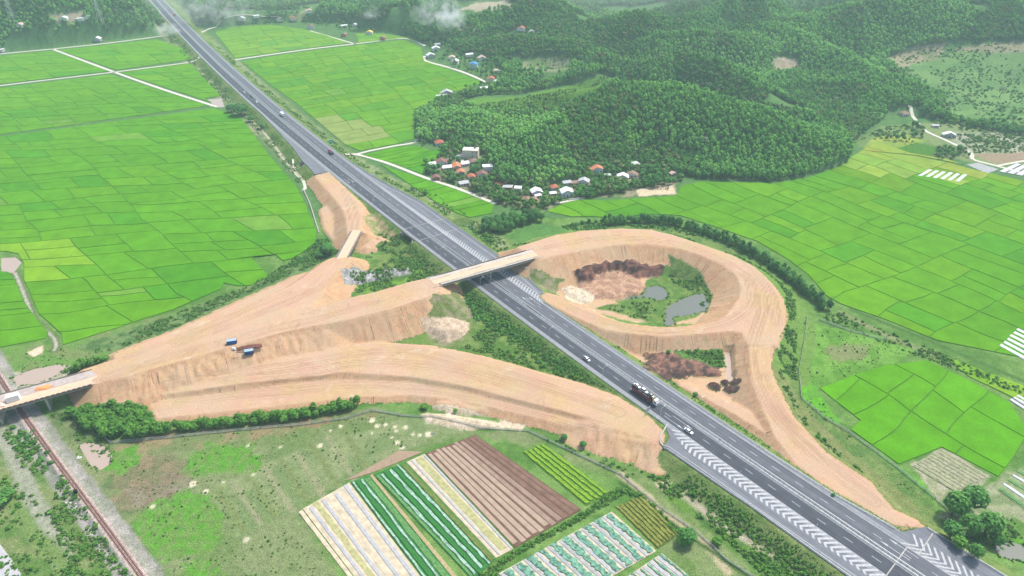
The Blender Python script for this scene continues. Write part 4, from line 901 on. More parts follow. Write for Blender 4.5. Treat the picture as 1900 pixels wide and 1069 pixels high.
def inset(P, w_):
    Q = []
    for p in P:
        if not Q or math.hypot(p[0]-Q[-1][0], p[1]-Q[-1][1]) > .6: Q.append(p)
    if len(Q) > 2 and math.hypot(Q[0][0]-Q[-1][0], Q[0][1]-Q[-1][1]) < .6: Q.pop()
    if len(Q) < 3: return None
    if area(Q) < 0: Q = Q[::-1]
    n = len(Q); out = []
    for i in range(n):
        a, b, c = Q[i-1], Q[i], Q[(i+1) % n]
        e1 = Vector((b[0]-a[0], b[1]-a[1])).normalized(); e2 = Vector((c[0]-b[0], c[1]-b[1])).normalized()
        n1 = Vector((-e1.y, e1.x)); n2 = Vector((-e2.y, e2.x)); m_ = n1+n2
        if m_.length < .3: m_ = n1
        m_.normalize(); k = w_/max(.45, m_.dot(n1)); out.append((b[0]+m_.x*k, b[1]+m_.y*k))
    return out if area(out) > 12 else None
ISL = []
def paddy(name_note, pts, d1, d2, amin=420, amax=1300, seed=1, base=(0.079,0.251,0.0080), yel=.08, gap=.30, zb=.12):
    r0 = random.Random(seed); P = [un(p[0], p[1], .3) for p in pts]
    Pw = []
    for i in range(len(P)):
        a, b = P[i], P[(i+1) % len(P)]; k = max(1, int(math.hypot(b[0]-a[0], b[1]-a[1])/8))
        for j in range(k): Pw.append((a[0]+(b[0]-a[0])*j/k, a[1]+(b[1]-a[1])*j/k))
    mb = MB(); mb.face([(p[0], p[1], zb) for p in (Pw if area(Pw) > 0 else Pw[::-1])]); par = mb.build('paddy_field', BUND); tag(par, kind='structure')
    out = []; split(P, d1, d2, amin, amax, r0, out)
    cx = sum(p[0] for p in Pw)/len(Pw)
    rest = MB(); cnt = 0
    Pa = np.array(Pw)
    for Q in out:
        D = []
        for i in range(len(Q)):
            a, b = Q[i], Q[(i+1) % len(Q)]; k = max(1, int(math.hypot(b[0]-a[0], b[1]-a[1])/7))
            for j in range(k): D.append((a[0]+(b[0]-a[0])*j/k, a[1]+(b[1]-a[1])*j/k))
        # keep border vertices still, bend the inner ones
        Dn = np.array(D); db, _, _ = seg_info(Dn[:, 0], Dn[:, 1], Pw, True)
        D2 = []
        for p, d_ in zip(D, db):
            w_ = warp(p); t = min(1, d_/14); D2.append((p[0]+(w_[0]-p[0])*t, p[1]+(w_[1]-p[1])*t))
        I = inset(D2, gap*r0.uniform(.75, 1.3))
        if not I: continue
        h = .42+r0.uniform(-.06, .08); m_ = MB(); n = len(I); m_.v = [(p[0], p[1], h) for p in I]+[(p[0], p[1], zb+.01) for p in I]
        m_.f = [tuple(range(n))]+[(i, n+i, n+(i+1) % n, (i+1) % n) for i in range(n)]; m_.m = [0]*(n+1)
        o = m_.build('rice_plot', RICE, par); cnt += 1
        cxp = sum(p[0] for p in I)/n; cyp = sum(p[1] for p in I)/n; big = float(vn(np.array([cxp/110]), np.array([cyp/110]), 5)[0])
        u = r0.random(); k = .94+.12*r0.random()+(big-.5)*.14; c = [base[0]*k, base[1]*k, base[2]*k]
        c[0] += .022*big*k
        if u < yel: c = [base[0]*1.32*k, base[1]*1.04*k, base[2]*k]
        elif u < yel+.12: c = [base[0]*.86*k, base[1]*.93*k, base[2]*1.2*k]
        elif u < yel+.135: c = [.12*k, .26*k, .03]
        o.color = (*c, 1)
    return cnt
DA = dirn((0,469),(590,420)); DB = dirn((157,266),(257,333)); n_pl = 0
n_pl += paddy('', [(0,104),(97,94),(203,132),(0,156),(-120,170),(-120,116)], DA, DB, 500, 1300, 2)
n_pl += paddy('', [(107,93),(290,73),(330,86),(368,108),(216,130)], DA, DB, 500, 1200, 3)
n_pl += paddy('', [(-140,180),(0,163),(205,138),(388,196),(0,250),(-140,268)], DA, DB, 500, 1400, 4)
n_pl += paddy('', [(222,135),(355,117),(410,178),(380,182),(392,190)], DA, DB, 500, 1300, 5)
n_pl += paddy('', [(-120,272),(0,253.5),(395,200.5),(445,215),(500,288),(550,345),(568,380),(588,430),(586,448),(572,462),(542,480),(525,484),(510,472),(480,474),(468,480),(500,512),(466,530),(441,531),(415,525),(411,536),(367,555),(320,575),(266,592),(200,614),(116,640),(114,620),(92,600),(71,582),(56,545),(44,520),(44,490),(34,471),(10,466),(-120,474)], DA, DB, 520, 1500, 6, base=(0.072,0.251,0.0072))
n_pl += paddy('', [(-120,505),(15,504),(28,520),(46,562),(72,596),(90,616),(86,628),(0,645),(-120,660)], DA, DB, 400, 1100, 7, base=(0.068,0.251,0.0072))
D3 = dirn((436,111),(751,71)); D4 = dirn((850,480),(960,430)); D5 = dirn((560,150),(640,230))
n_pl += paddy('', [(398,60),(430,50),(503,46),(560,54),(600,64),(648,80),(545,93),(436,108)], D3, D5, 500, 1300, 8, base=(0.108,0.264,0.0240))
n_pl += paddy('', [(448,114),(560,96),(662,84),(751,74),(781,88),(787,113),(832,128),(898,153),(866,165),(819,175),(796,192),(770,208),(768,258),(730,268),(668,280),(640,268),(604,238),(550,192),(505,160)], D3, D5, 420, 1200, 9, base=(0.090,0.255,0.0128), yel=.2)
n_pl += paddy('', [(660,62),(700,62),(760,68),(785,80),(750,70),(665,80)], D3, D5, 500, 1200, 19, base=(0.108,0.264,0.0240))
n_pl += paddy('', [(672,288),(730,274),(772,270),(800,280),(825,277),(830,287),(800,303),(786,312),(785,324),(722,301)], D3, D4, 350, 900, 10, base=(0.068,0.251,0.0072))
n_pl += paddy('', [(706,306),(790,333),(850,353),(917,379),(913,396),(871,404),(841,393),(807,374),(769,349),(735,325)], D3, dirn((850,400),(900,390)), 350, 900, 11, base=(0.068,0.251,0.0072))
D6 = dirn((1590,464),(1839,357)); D7 = dirn((1506,384),(1725,471))
n_pl += paddy('', [(1013,392),(1049,376),(1080,370),(1110,372),(1145,371),(1179,368),(1257,363),(1262,345),(1300,337),(1440,340),(1500,329),(1560,308),(1580,290),(1600,279),(1700,290),(1760,302),(1800,313),(1900,336),(2060,372),(2060,780),(1900,664),(1740,632),(1640,592),(1560,564),(1532,548),(1500,510),(1460,480),(1405,448),(1330,422),(1262,400),(1205,397),(1140,405),(1100,402),(1060,402)], D7, D6, 500, 1500, 12, base=(0.079,0.251,0.0080), yel=.12)
n_pl += paddy('', [(1520,720),(1580,697),(1640,678),(1720,668),(1799,706),(1873,746),(1910,800),(1880,850),(1853,885),(1748,830),(1668,862),(1578,797),(1596,780),(1560,752)], D6+.1, D7-.1, 500, 1300, 13, base=(0.063,0.260,0.0064), yel=.03)
n_pl += paddy('', [(1740,655),(1900,716),(2000,760),(1960,790),(1880,738),(1800,700)], D7, D6, 500, 1200, 14, base=(.13,.30,.02), yel=.4)
n_pl += paddy('', [(1600,279),(1625,262),(1690,284),(1760,296),(1790,306),(1700,288)], D7, D6, 400, 900, 15, base=(.22,.33,.03), yel=.6)
# yellow ripening plots lie in the right field already via their own tone; tone them by place
for o in bpy.data.objects:
    if o.name.startswith('rice_plot'):
        v = o.data.vertices[0].co; px, py = proj(v.x, v.y, .4)
        if 1560 < px < 1800 and 275 < py < 322: o.color = (random.uniform(.17,.25), random.uniform(.28,.33), .04, 1)
        elif py < 330 and px > 1300: o.color = (o.color[0]*1.4, o.color[1], o.color[2]*1.2, 1)
        if 30 < px < 125 and 455 < py < 512: o.color = (.16, .32, .015, 1)
        if 560 < px < 690 and 225 < py < 285: o.color = (.20, .27, .07, 1)

# ------------------------------------------------------------------ vegetable fields
def bil(Q, u, v):
    a, b, c, d = Q; t = (a[0]+(b[0]-a[0])*u, a[1]+(b[1]-a[1])*u); s_ = (d[0]+(c[0]-d[0])*u, d[1]+(c[1]-d[1])*u)
    return (t[0]+(s_[0]-t[0])*v, t[1]+(s_[1]-t[1])*v)
def field(quad, basem, beds, z0=.22, nseg=10):
    """quad TL TR BR BL in the photograph, beds: (u0,u1,height,material,name,wobble)"""
    Q = [un(p[0], p[1], .3) for p in quad]; mb = MB(); n = 6
    ring = [bil(Q, u, 0) for u in np.linspace(0, 1, n)]+[bil(Q, 1, v) for v in np.linspace(0, 1, n)[1:]]+[bil(Q, u, 1) for u in np.linspace(1, 0, n)[1:]]+[bil(Q, 0, v) for v in np.linspace(1, 0, n)[1:-1]]
    if area(ring) < 0: ring = ring[::-1]
    k = len(ring); mb.v = [(x, y, z0) for x, y in ring]+[(x, y, -.3) for x, y in ring]; mb.f = [tuple(range(k))]+[(i, k+i, k+(i+1) % k, (i+1) % k) for i in range(k)]; mb.m = [0]*(k+1)
    par = mb.build('crop_field', basem); tag(par, kind='structure')
    r0 = random.Random(int(quad[0][0]))
    for (u0, u1, h, m_, nm, wob) in beds:
        b = MB(); top = []
        for j in range(nseg+1):
            v = (r0.uniform(0, .03) if j == 0 else (1-r0.uniform(0, .03) if j == nseg else j/nseg)); e = (u1-u0)*wob
            a_ = bil(Q, u0+r0.uniform(-e, e), v); c_ = bil(Q, u1+r0.uniform(-e, e), v); mid = bil(Q, (u0+u1)/2, v)
            top.append((a_, mid, c_))
        for (a0, m0, c0), (a1, m1, c1) in zip(top[:-1], top[1:]):
            hh = z0+h
            b.face([(*a0, z0+.01), (*a1, z0+.01), (a1[0]*.8+m1[0]*.2, a1[1]*.8+m1[1]*.2, hh), (a0[0]*.8+m0[0]*.2, a0[1]*.8+m0[1]*.2, hh)][::-1])
            b.face([(a0[0]*.8+m0[0]*.2, a0[1]*.8+m0[1]*.2, hh), (a1[0]*.8+m1[0]*.2, a1[1]*.8+m1[1]*.2, hh), (c1[0]*.8+m1[0]*.2, c1[1]*.8+m1[1]*.2, hh+.02), (c0[0]*.8+m0[0]*.2, c0[1]*.8+m0[1]*.2, hh+.02)][::-1])
            b.face([(c0[0]*.8+m0[0]*.2, c0[1]*.8+m0[1]*.2, hh+.02), (c1[0]*.8+m1[0]*.2, c1[1]*.8+m1[1]*.2, hh+.02), (*c1, z0+.01), (*c0, z0+.01)][::-1])
        b.build(nm, m_, par)
    return par, Q
PLAS = mat('mulch_plastic', (.36,.365,.38), .7, nscale=.9, namt=.22); SAND = mat('sandy_soil', (.50,.43,.31), .95, nscale=.35, namt=.25); OLV = mat('weedy_sand', (.36,.35,.17), .95, nscale=.6, namt=.3)
BRN = mat('tilled_soil', (.36,.27,.20), .95, nscale=.3, namt=.15); BRND = mat('wet_soil', (.19,.115,.085), .95, nscale=.3, namt=.25); BRNM = mat('dark_furrow', (.145,.085,.06), .95, nscale=.4, namt=.25)
CROP = mat('leafy_crop', (.035,.16,.035), .9, nscale=1.6, namt=.5); CROP2 = mat('pale_crop', (.10,.23,.075), .9, nscale=1.2, namt=.45); NET = mat('irrigation_net', (.26,.40,.30), .8, nscale=.9, namt=.55)
YCROP = mat('yellow_green_crop', (.17,.30,.025), .9, nscale=1.2, namt=.5); YOL = mat('olive_crop', (.17,.19,.04), .9, nscale=1.0, namt=.5); GREYS = mat('grey_mulch', (.33,.34,.34), .9, nscale=.6, namt=.25)
field([(562,944),(648,895),(812,1112),(690,1112)], SAND, [(.09,.16,.22,PLAS,'plastic_bed',.03),(.20,.32,.08,OLV,'weedy_bed',.1),(.36,.43,.22,PLAS,'plastic_bed',.03),(.47,.58,.08,SAND,'sand_bed',.05),(.62,.70,.22,PLAS,'plastic_bed',.03),(.86,.94,.22,PLAS,'plastic_bed',.03),(-.10,-.02,.10,SAND,'sand_bed',.03)])
field([(650,894),(685,882),(872,1112),(815,1112)], CROP, [(.04,.14,.45,NET,'net_row',.25),(.2,.42,.35,CROP,'crop_bed',.08),(.47,.60,.45,NET,'net_row',.25),(.66,.95,.3,CROP2,'crop_bed',.08)], nseg=26)
field([(686,882),(691,880),(884,1112),(873,1112)], mat('dry_path', (.36,.29,.16), .95, nscale=1, namt=.25), [])
field([(692,880),(751,858),(918,1037),(878,1078)], CROP, [(.02,.13,.35,CROP2,'crop_bed',.08),(.15,.24,.45,NET,'net_row',.28),(.27,.42,.35,CROP,'crop_bed',.06),(.44,.54,.45,NET,'net_row',.28),(.57,.70,.35,CROP,'crop_bed',.06),(.72,.81,.45,NET,'net_row',.28),(.84,.98,.3,mat('olive_bed', (.13,.17,.045), .95, nscale=.9, namt=.4),'crop_bed',.06)], nseg=26)
field([(754,857),(788,842),(953,1018),(920,1035)], SAND, [(.02,.14,.08,SAND,'sand_bed',.05),(.2,.32,.22,PLAS,'plastic_bed',.03),(.40,.80,.10,OLV,'weedy_bed',.06),(.88,.99,.22,PLAS,'plastic_bed',.03)])
eb = []
for k in range(11):
    u = k/11; m_ = BRN if k < 6 else (BRND if k > 7 else mat('mid_soil', (.29,.205,.155), .95, nscale=.3, namt=.2)); eb.append((u+(.012 if k % 2 else .004), u+(.082 if k % 2 else .072), .16, m_, 'soil_bed', .04))
field([(790,841),(882,806),(1079,945),(956,1016)], BRNM, eb)
field([(740,836),(786,838),(692,876),(640,892)], mat('path_soil', (.30,.22,.15), .95, nscale=.8, namt=.2), [])
field([(968,838),(1008,822),(1133,915),(1088,938)], mat('crop_ground', (.09,.20,.03), .95, nscale=1, namt=.4), [(i/5+.02, i/5+.16, .5, YCROP, 'crop_bed', .25) for i in range(5)], nseg=24)
gb = []
for k in range(10):
    u = k/10; gb += [(u+.002, u+.030, .2, GREYS if k % 3 else PLAS, 'plastic_bed', .05), (u+.032, u+.088, .38, mat('bed_crop', (.13,.27,.19), .9, nscale=.9, namt=.75), 'crop_row', .25)]
field([(925,1064),(1135,949),(1218,1022),(1008,1142)], SAND, gb, nseg=22)
field([(1163,1070),(1228,1026),(1302,1088),(1240,1132)], SAND, [(i/5+.01, i/5+.1, .2, PLAS, 'plastic_bed', .04) for i in range(5)]+[(i/5+.12, i/5+.18, .38, MATS['bed_crop'], 'crop_row', .4) for i in range(5)], nseg=14)
field([(1141,940),(1190,920),(1262,990),(1221,1018)], mat('olive_ground', (.10,.14,.03), .95, nscale=1, namt=.3), [(i/7+.01, i/7+.12, .4, YOL, 'crop_bed', .25) for i in range(7)], nseg=18)
WPL = mat('white_plastic', (.50,.51,.54), .7, nscale=.8, namt=.15); DKS = mat('dark_gap_soil', (.14,.15,.11), .95, nscale=.8, namt=.3)
field([(1853,642),(1888,606),(1990,655),(1950,695)], DKS, [(i/6+.01, i/6+.12, .3, WPL, 'plastic_bed', .03) for i in range(6)])
field([(1872,742),(1890,731),(1960,768),(1940,786)], DKS, [(i/3+.02, i/3+.24, .3, WPL, 'plastic_bed', .03) for i in range(3)])
field([(1701,326),(1784,338),(1799,325),(1722,314)], DKS, [(i/6+.01, i/6+.12, .3, WPL, 'plastic_bed', .03) for i in range(6)])
field([(1852,318),(1915,330),(1940,312),(1885,303)], DKS, [(i/4+.01, i/4+.19, .3, WPL, 'plastic_bed', .03) for i in range(4)])
field([(1793,305),(1815,302),(1853,314),(1832,322)], GREYS, [])
field([(1850,908),(1893,868),(1965,905),(1915,955)], mat('mixed_field', (.20,.25,.12), .95, nscale=.6, namt=.4), [(i/5+.02, i/5+.1, .3, WPL if i % 2 else CROP2, 'plastic_bed' if i % 2 else 'crop_bed', .1) for i in range(5)], nseg=14)
field([(1692,864),(1748,832),(1836,884),(1772,912)], mat('stubble', (.30,.29,.20), .95, nscale=.5, namt=.3), [(i/9+.01, i/9+.07, .18, mat('weed_row', (.24,.26,.14), .95, nscale=.9, namt=.5), 'weed_row', .3) for i in range(9)], nseg=16)

# ------------------------------------------------------------------ foliage
def leafmat(name, c1, c2, rough=.75):
    m = bpy.data.materials.new(name); m.use_nodes = True; n = m.node_tree; N = n.nodes.new; L = n.links.new; b = n.nodes['Principled BSDF']
    b.inputs['Roughness'].default_value = .9; b.inputs['Specular IOR Level'].default_value = .06
    oi = N('ShaderNodeObjectInfo'); at = N('ShaderNodeAttribute'); at.attribute_name = 'leaf'; mx = N('ShaderNodeMix'); mx.data_type = 'RGBA'; mx.inputs[6].default_value = (*c1, 1); mx.inputs[7].default_value = (*c2, 1)
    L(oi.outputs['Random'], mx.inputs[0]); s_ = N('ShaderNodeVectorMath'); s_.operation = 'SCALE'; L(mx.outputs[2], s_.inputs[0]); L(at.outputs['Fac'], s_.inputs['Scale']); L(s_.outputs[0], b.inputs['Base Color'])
    tr = N('ShaderNodeBsdfTranslucent'); L(s_.outputs[0], tr.inputs['Color']); ms = N('ShaderNodeMixShader'); ms.inputs[0].default_value = .22; L(b.outputs[0], ms.inputs[1]); L(tr.outputs[0], ms.inputs[2]); L(ms.outputs[0], n.nodes['Material Output'].inputs['Surface'])
    return m
LM_FOREST = leafmat('acacia_leaves', (.095,.28,.060), (.21,.47,.080)); LM_DARK = leafmat('dark_leaves', (.065,.21,.052), (.12,.30,.06)); LM_BRIGHT = leafmat('bright_leaves', (.080,.225,.035), (.125,.29,.042))
LM_SCRUB = leafmat('scrub_leaves', (.085,.215,.040), (.155,.295,.065)); LM_PALE = leafmat('pale_leaves', (.24,.30,.20), (.30,.34,.25)); LM_OLIVE = leafmat('olive_leaves', (.13,.20,.055), (.20,.26,.09))
BARK = mat('bark', (.16,.13,.10), .95, nscale=2, namt=.3)
def crown(name, m_, seed, n=60, rx=2.0, rz=3.0, zc=6.0, leaf=.9, lumps=5, core=.72, cone=0.0):
    r0 = random.Random(seed); v = []; f = []; lv = []
    L_ = [(Vector((0,0,0)), 1.0)]+[(Vector((r0.uniform(-.5,.5), r0.uniform(-.5,.5), r0.uniform(-.45,.55))), r0.uniform(.45,.65)) for _ in range(lumps)]
    def surf(d):
        best = 0
        for c, r in L_:
            b_ = d.dot(c); disc = b_*b_-c.length_squared+r*r
            if disc > 0: best = max(best, b_+math.sqrt(disc))
        return best*.86
    bm = bmesh.new(); bmesh.ops.create_icosphere(bm, subdivisions=1 if n < 100 else 2, radius=1)
    for q in bm.verts:
        d = q.co.normalized(); k = surf(d)*core*r0.uniform(.85, 1.1); z = d.z*k; tp = 1-cone*max(0, z); q.co = (d.x*k*rx*tp, d.y*k*rx*tp, zc+z*rz)
    bm.verts.ensure_lookup_table(); v = [tuple(q.co) for q in bm.verts]; f = [tuple(q.index for q in fc.verts) for fc in bm.faces]; lv = [.55+.3*r0.random() for _ in f]; bm.free()  # core faces tinted darker, shade inside the crown put into the colour
    for i in range(n):
        ph = r0.uniform(0, 6.283); cz = r0.uniform(-.75, 1); sz = math.sqrt(1-cz*cz); d = Vector((math.cos(ph)*sz, math.sin(ph)*sz, cz)); k = surf(d)*r0.uniform(.82, 1.08); z = d.z*k; tp = 1-cone*max(0, z)
        p = Vector((d.x*k*rx*tp, d.y*k*rx*tp, zc+z*rz)); nn = (d+Vector((r0.uniform(-.6,.6), r0.uniform(-.6,.6), r0.uniform(-.2,.9)))).normalized()
        u = nn.orthogonal().normalized(); u.rotate(Matrix.Rotation(r0.uniform(0, 6.28), 3, nn)); w_ = nn.cross(u); s_ = leaf*r0.uniform(.6, 1.25); kx = len(v)
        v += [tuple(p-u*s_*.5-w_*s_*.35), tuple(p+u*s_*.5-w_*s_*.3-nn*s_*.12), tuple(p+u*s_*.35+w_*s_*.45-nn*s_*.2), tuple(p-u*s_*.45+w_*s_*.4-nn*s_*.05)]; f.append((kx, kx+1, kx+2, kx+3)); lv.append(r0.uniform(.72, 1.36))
    me = bpy.data.meshes.new(name); me.from_pydata(v, [], f); me.update(); me.materials.append(m_)
    a = me.attributes.new('leaf', 'FLOAT', 'FACE'); a.data.foreach_set('value', lv); return me
def trunkmesh(name, h, r, seed, limbs=4):
    r0 = random.Random(seed); m_ = MB(); p = Vector((0,0,-.3)); 
    for k in range(3):
        q = Vector((r0.uniform(-.15,.15)*h*.12*(k+1), r0.uniform(-.15,.15)*h*.12*(k+1), h*(k+1)/3)); m_.bar(p, q, r*(1-k*.25), 6, r*(.75-k*.25)); p = q
    for k in range(limbs):
        a = r0.uniform(0, 6.28); z = h*r0.uniform(.5, .85); m_.bar((0,0,z), (math.cos(a)*h*.22, math.sin(a)*h*.22, z+h*.22), r*.4, 4, r*.15)
    me = m_.mesh(name, BARK); return me
# instancing by geometry nodes, points carry scale and turn
def scatter(name, pts, protos, label, cat, seed=1, smin=.8, smax=1.25, tree=True):
    """pts (n,3+) ; one object per call, protos mixed inside"""
    pts = np.asarray(pts, float); r0 = np.random.default_rng(seed); n = len(pts)
    if n == 0: return None
    me = bpy.data.meshes.new(name); me.vertices.add(n); me.vertices.foreach_set('co', pts[:, :3].astype(np.float32).ravel())
    sc_ = r0.uniform(smin, smax, n)*(pts[:, 3] if pts.shape[1] > 3 else 1)
    S = np.stack([sc_*r0.uniform(.88, 1.15, n), sc_*r0.uniform(.88, 1.15, n), sc_*r0.uniform(.85, 1.2, n)], -1); Rr = np.stack([r0.uniform(-.06, .06, n), r0.uniform(-.06, .06, n), r0.uniform(0, 6.283, n)], -1)
    a = me.attributes.new('scl', 'FLOAT_VECTOR', 'POINT'); a.data.foreach_set('vector', S.astype(np.float32).ravel())
    a = me.attributes.new('rot', 'FLOAT_VECTOR', 'POINT'); a.data.foreach_set('vector', Rr.astype(np.float32).ravel())
    a = me.attributes.new('pick', 'INT', 'POINT'); a.data.foreach_set('value', r0.integers(0, len(protos), n).astype(np.int32))
    o = bpy.data.objects.new(name, me); C.objects.link(o); tag(o, label, cat, kind='stuff')
    key = tuple(p.name for p in protos)
    if key not in TREES:
        ng = bpy.data.node_groups.new('scatter', 'GeometryNodeTree'); ng.interface.new_socket('Geometry', in_out='INPUT', socket_type='NodeSocketGeometry'); ng.interface.new_socket('Geometry', in_out='OUTPUT', socket_type='NodeSocketGeometry')
        N = ng.nodes.new; L = ng.links.new; gi = N('NodeGroupInput'); go = N('NodeGroupOutput'); jn = N('GeometryNodeJoinGeometry')
        def attr(nm, ty):
            x = N('GeometryNodeInputNamedAttribute'); x.data_type = ty; x.inputs[0].default_value = nm; return x.outputs[0]
        for i, p in enumerate(protos):
            oi = N('GeometryNodeObjectInfo'); oi.inputs[0].default_value = p; ip = N('GeometryNodeInstanceOnPoints'); cmpn = N('FunctionNodeCompare'); cmpn.data_type = 'INT'; cmpn.operation = 'EQUAL'
            L(attr('pick', 'INT'), cmpn.inputs[2]); cmpn.inputs[3].default_value = i; L(cmpn.outputs[0], ip.inputs['Selection']); L(gi.outputs[0], ip.inputs['Points']); L(oi.outputs['Geometry'], ip.inputs['Instance'])
            L(attr('scl', 'FLOAT_VECTOR'), ip.inputs['Scale']); er = N('FunctionNodeEulerToRotation'); L(attr('rot', 'FLOAT_VECTOR'), er.inputs[0]); L(er.outputs[0], ip.inputs['Rotation']); L(ip.outputs[0], jn.inputs[0])
        L(jn.outputs[0], go.inputs[0]); TREES[key] = ng
    md = o.modifiers.new('scatter', 'NODES'); md.node_group = TREES[key]; return o
TREES = {}
def proto(me): o = bpy.data.objects.new(me.name, me); return o       # kept out of the scene, only its mesh is used
def with_trunk(me, h, r):
    bm = bmesh.new(); bm.from_mesh(me); lay = bm.faces.layers.float.get('leaf'); k = [bm.verts.new((r*math.cos(t), r*math.sin(t), z)) for z in (-.5, h) for t in (0, 2.1, 4.2)]
    for i in range(3):
        j = (i+1) % 3; fc = bm.faces.new((k[i], k[j], k[3+j], k[3+i])); fc.material_index = 1; fc[lay] = 1
    bm.to_mesh(me); bm.free(); me.materials.append(BARK); return me
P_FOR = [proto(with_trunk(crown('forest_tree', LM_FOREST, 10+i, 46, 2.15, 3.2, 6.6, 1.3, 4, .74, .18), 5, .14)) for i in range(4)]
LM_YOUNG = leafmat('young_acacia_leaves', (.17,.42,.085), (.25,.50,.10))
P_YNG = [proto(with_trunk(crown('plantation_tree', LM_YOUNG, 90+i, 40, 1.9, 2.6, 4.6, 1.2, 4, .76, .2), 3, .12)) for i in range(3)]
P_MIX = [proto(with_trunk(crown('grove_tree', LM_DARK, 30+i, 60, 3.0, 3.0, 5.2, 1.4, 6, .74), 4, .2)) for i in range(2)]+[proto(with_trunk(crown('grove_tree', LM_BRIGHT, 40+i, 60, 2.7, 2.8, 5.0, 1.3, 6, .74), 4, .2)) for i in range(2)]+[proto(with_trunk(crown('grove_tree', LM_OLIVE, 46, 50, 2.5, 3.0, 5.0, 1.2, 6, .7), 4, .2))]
P_SCR = [proto(crown('scrub', LM_SCRUB, 50+i, 26, 1.0, .8, .45, .75, 3, .75)) for i in range(3)]+[proto(crown('scrub', LM_BRIGHT, 60+i, 30, 1.0, 1.0, .6, .7, 3, .75)) for i in range(2)]+[proto(crown('scrub', LM_OLIVE, 64, 24, .9, .6, .3, .6, 3, .7))]
P_DSC = [proto(crown('scrub', LM_DARK if i else LM_BRIGHT, 70+i, 30, 1.1, .9, .5, .7, 3, .75)) for i in range(3)]+[proto(crown('scrub', LM_BRIGHT, 73, 30, 1.1, 1.0, .6, .8, 3, .75))]
P_DRY = [proto(crown('scrub', LM_OLIVE, 80+i, 20, .9, .5, .25, .6, 3, .7)) for i in range(2)]+[proto(crown('scrub', LM_PALE, 83, 16, .8, .4, .2, .5, 3, .6))]
# ---- forest on the hills
HILL = [(770,212),(800,194),(868,173),(905,158),(870,140),(832,122),(792,108),(788,84),(762,68),(700,58),(640,44),(560,40),(500,42),(400,50),(372,50),(345,10),(320,-80),(2600,-80),(2600,252),(1900,252),(1800,236),(1740,224),(1690,214),(1650,214),(1620,234),(1585,262),(1572,302),(1500,326),(1440,338),(1300,333),(1250,318),(1150,315),(1060,335),(1000,348),(930,345),(905,300),(880,264),(830,270),(775,262)]
LEFTW = [(-700,150),(-300,140),(-150,110),(0,98),(97,88),(296,63),(312,50),(296,20),(262,-80),(-900,-80)]
CLEAR = [[(845,188),(905,176),(960,176),(1040,160),(1120,136),(1150,152),(1080,185),(1000,207),(900,207)],
 [(1430,105),(1478,105),(1492,132),(1438,138)], [(1640,112),(1700,88),(1780,78),(1900,76),(2600,76),(2600,245),(1900,242),(1790,228),(1745,210),(1750,180),(1690,150)],
 [(960,116),(1000,103),(1060,104),(1082,122),(1030,137),(970,137)], [(848,5),(940,0),(962,14),(900,26),(845,20)], [(85,28),(160,20),(160,42),(110,44)], [(528,40),(555,12),(600,5),(590,20),(556,42)],
 [(783,80),(830,80),(850,100),(900,100),(935,130),(930,160),(905,158),(870,140),(830,122),(790,112)], [(820,165),(910,158),(905,172),(860,178),(825,190)], [(1090,300),(1130,290),(1200,295),(1262,312),(1262,330),(1100,330)], [(800,250),(830,248),(890,262),(895,280),(860,285),(820,276)], [(20,66),(96,60),(200,60),(296,52),(296,66),(97,88),(0,98)], [(440,20),(500,18),(500,45),(400,52),(420,40)], [(1640,205),(1700,195),(1720,225),(1690,235),(1655,225)],[(560,42),(620,34),(700,45),(720,60),(640,58)]]
def jitter_grid(x0, x1, y0, y1, sp, seed):
    r0 = np.random.default_rng(seed); xs = np.arange(x0, x1, sp); ys = np.arange(y0, y1, sp); X, Y = np.meshgrid(xs, ys); X = X+r0.uniform(-.33, .33, X.shape)*sp; Y = Y+r0.uniform(-.33, .33, Y.shape)*sp; return X.ravel(), Y.ravel()
def pj(X, Y, Z):
    f = Y*cP-(Z-CAM_H)*sP; u = Y*sP+(Z-CAM_H)*cP; return 950+F*X/f, 534.5-F*u/f
def forest_points(y0, y1, sp, seed):
    hx = 0.80*y1+140; X, Y = jitter_grid(-hx, hx, y0, y1, sp, seed); k = np.abs(X) < 0.80*Y+120; X, Y = X[k], Y[k]; Z = gz(X, Y); px, py = pj(X, Y, Z)
    m_ = (inside(px, py, HILL) | inside(px, py, LEFTW))
    for c in CLEAR: m_ &= ~inside(px, py, c)
    dh, _, _ = seg_info(X, Y, [hp(s, 0) for s in range(380, 2600, 40)]); m_ &= dh > 19
    gap = fbm(X/60, Y/60, 201, 3); m_ &= ~((gap < .30) & (Y > 700))
    return X[m_], Y[m_], Z[m_], px[m_], py[m_]
allp = []
for (y0, y1, sp, sd_) in ((480, 760, 3.9, 1), (760, 1050, 4.4, 2), (1050, 1500, 5.3, 3), (1500, 2300, 8.5, 4), (2300, 3600, 15, 5)):
    X, Y, Z, px, py = forest_points(y0, y1, sp, sd_); s_ = (sp/3.9)**.75*(.72+.5*fbm(X/45, Y/45, 301, 3)); allp.append(np.stack([X, Y, Z-.3, s_], -1))
allp = np.concatenate(allp)
sel = fbm(allp[:, 0]/70, allp[:, 1]/70, 401, 3); isG = (sel > .60) | ((allp[:, 1] > 900) & (allp[:, 0] < 250) & (sel > .47)); edge_mix = rng.random(len(allp)) < .05
yng = (fbm(allp[:, 0]/130+3, allp[:, 1]/110, 501, 3) > .525) & ~isG & ~edge_mix & ((allp[:, 1] > 690) | (allp[:, 0] < 60))
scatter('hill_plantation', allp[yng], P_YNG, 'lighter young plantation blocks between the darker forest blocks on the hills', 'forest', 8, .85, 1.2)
scatter('hill_forest', allp[~(isG | edge_mix | yng)], P_FOR, 'dense planted forest of slim green trees covering the hills', 'forest', 5, .85, 1.2)
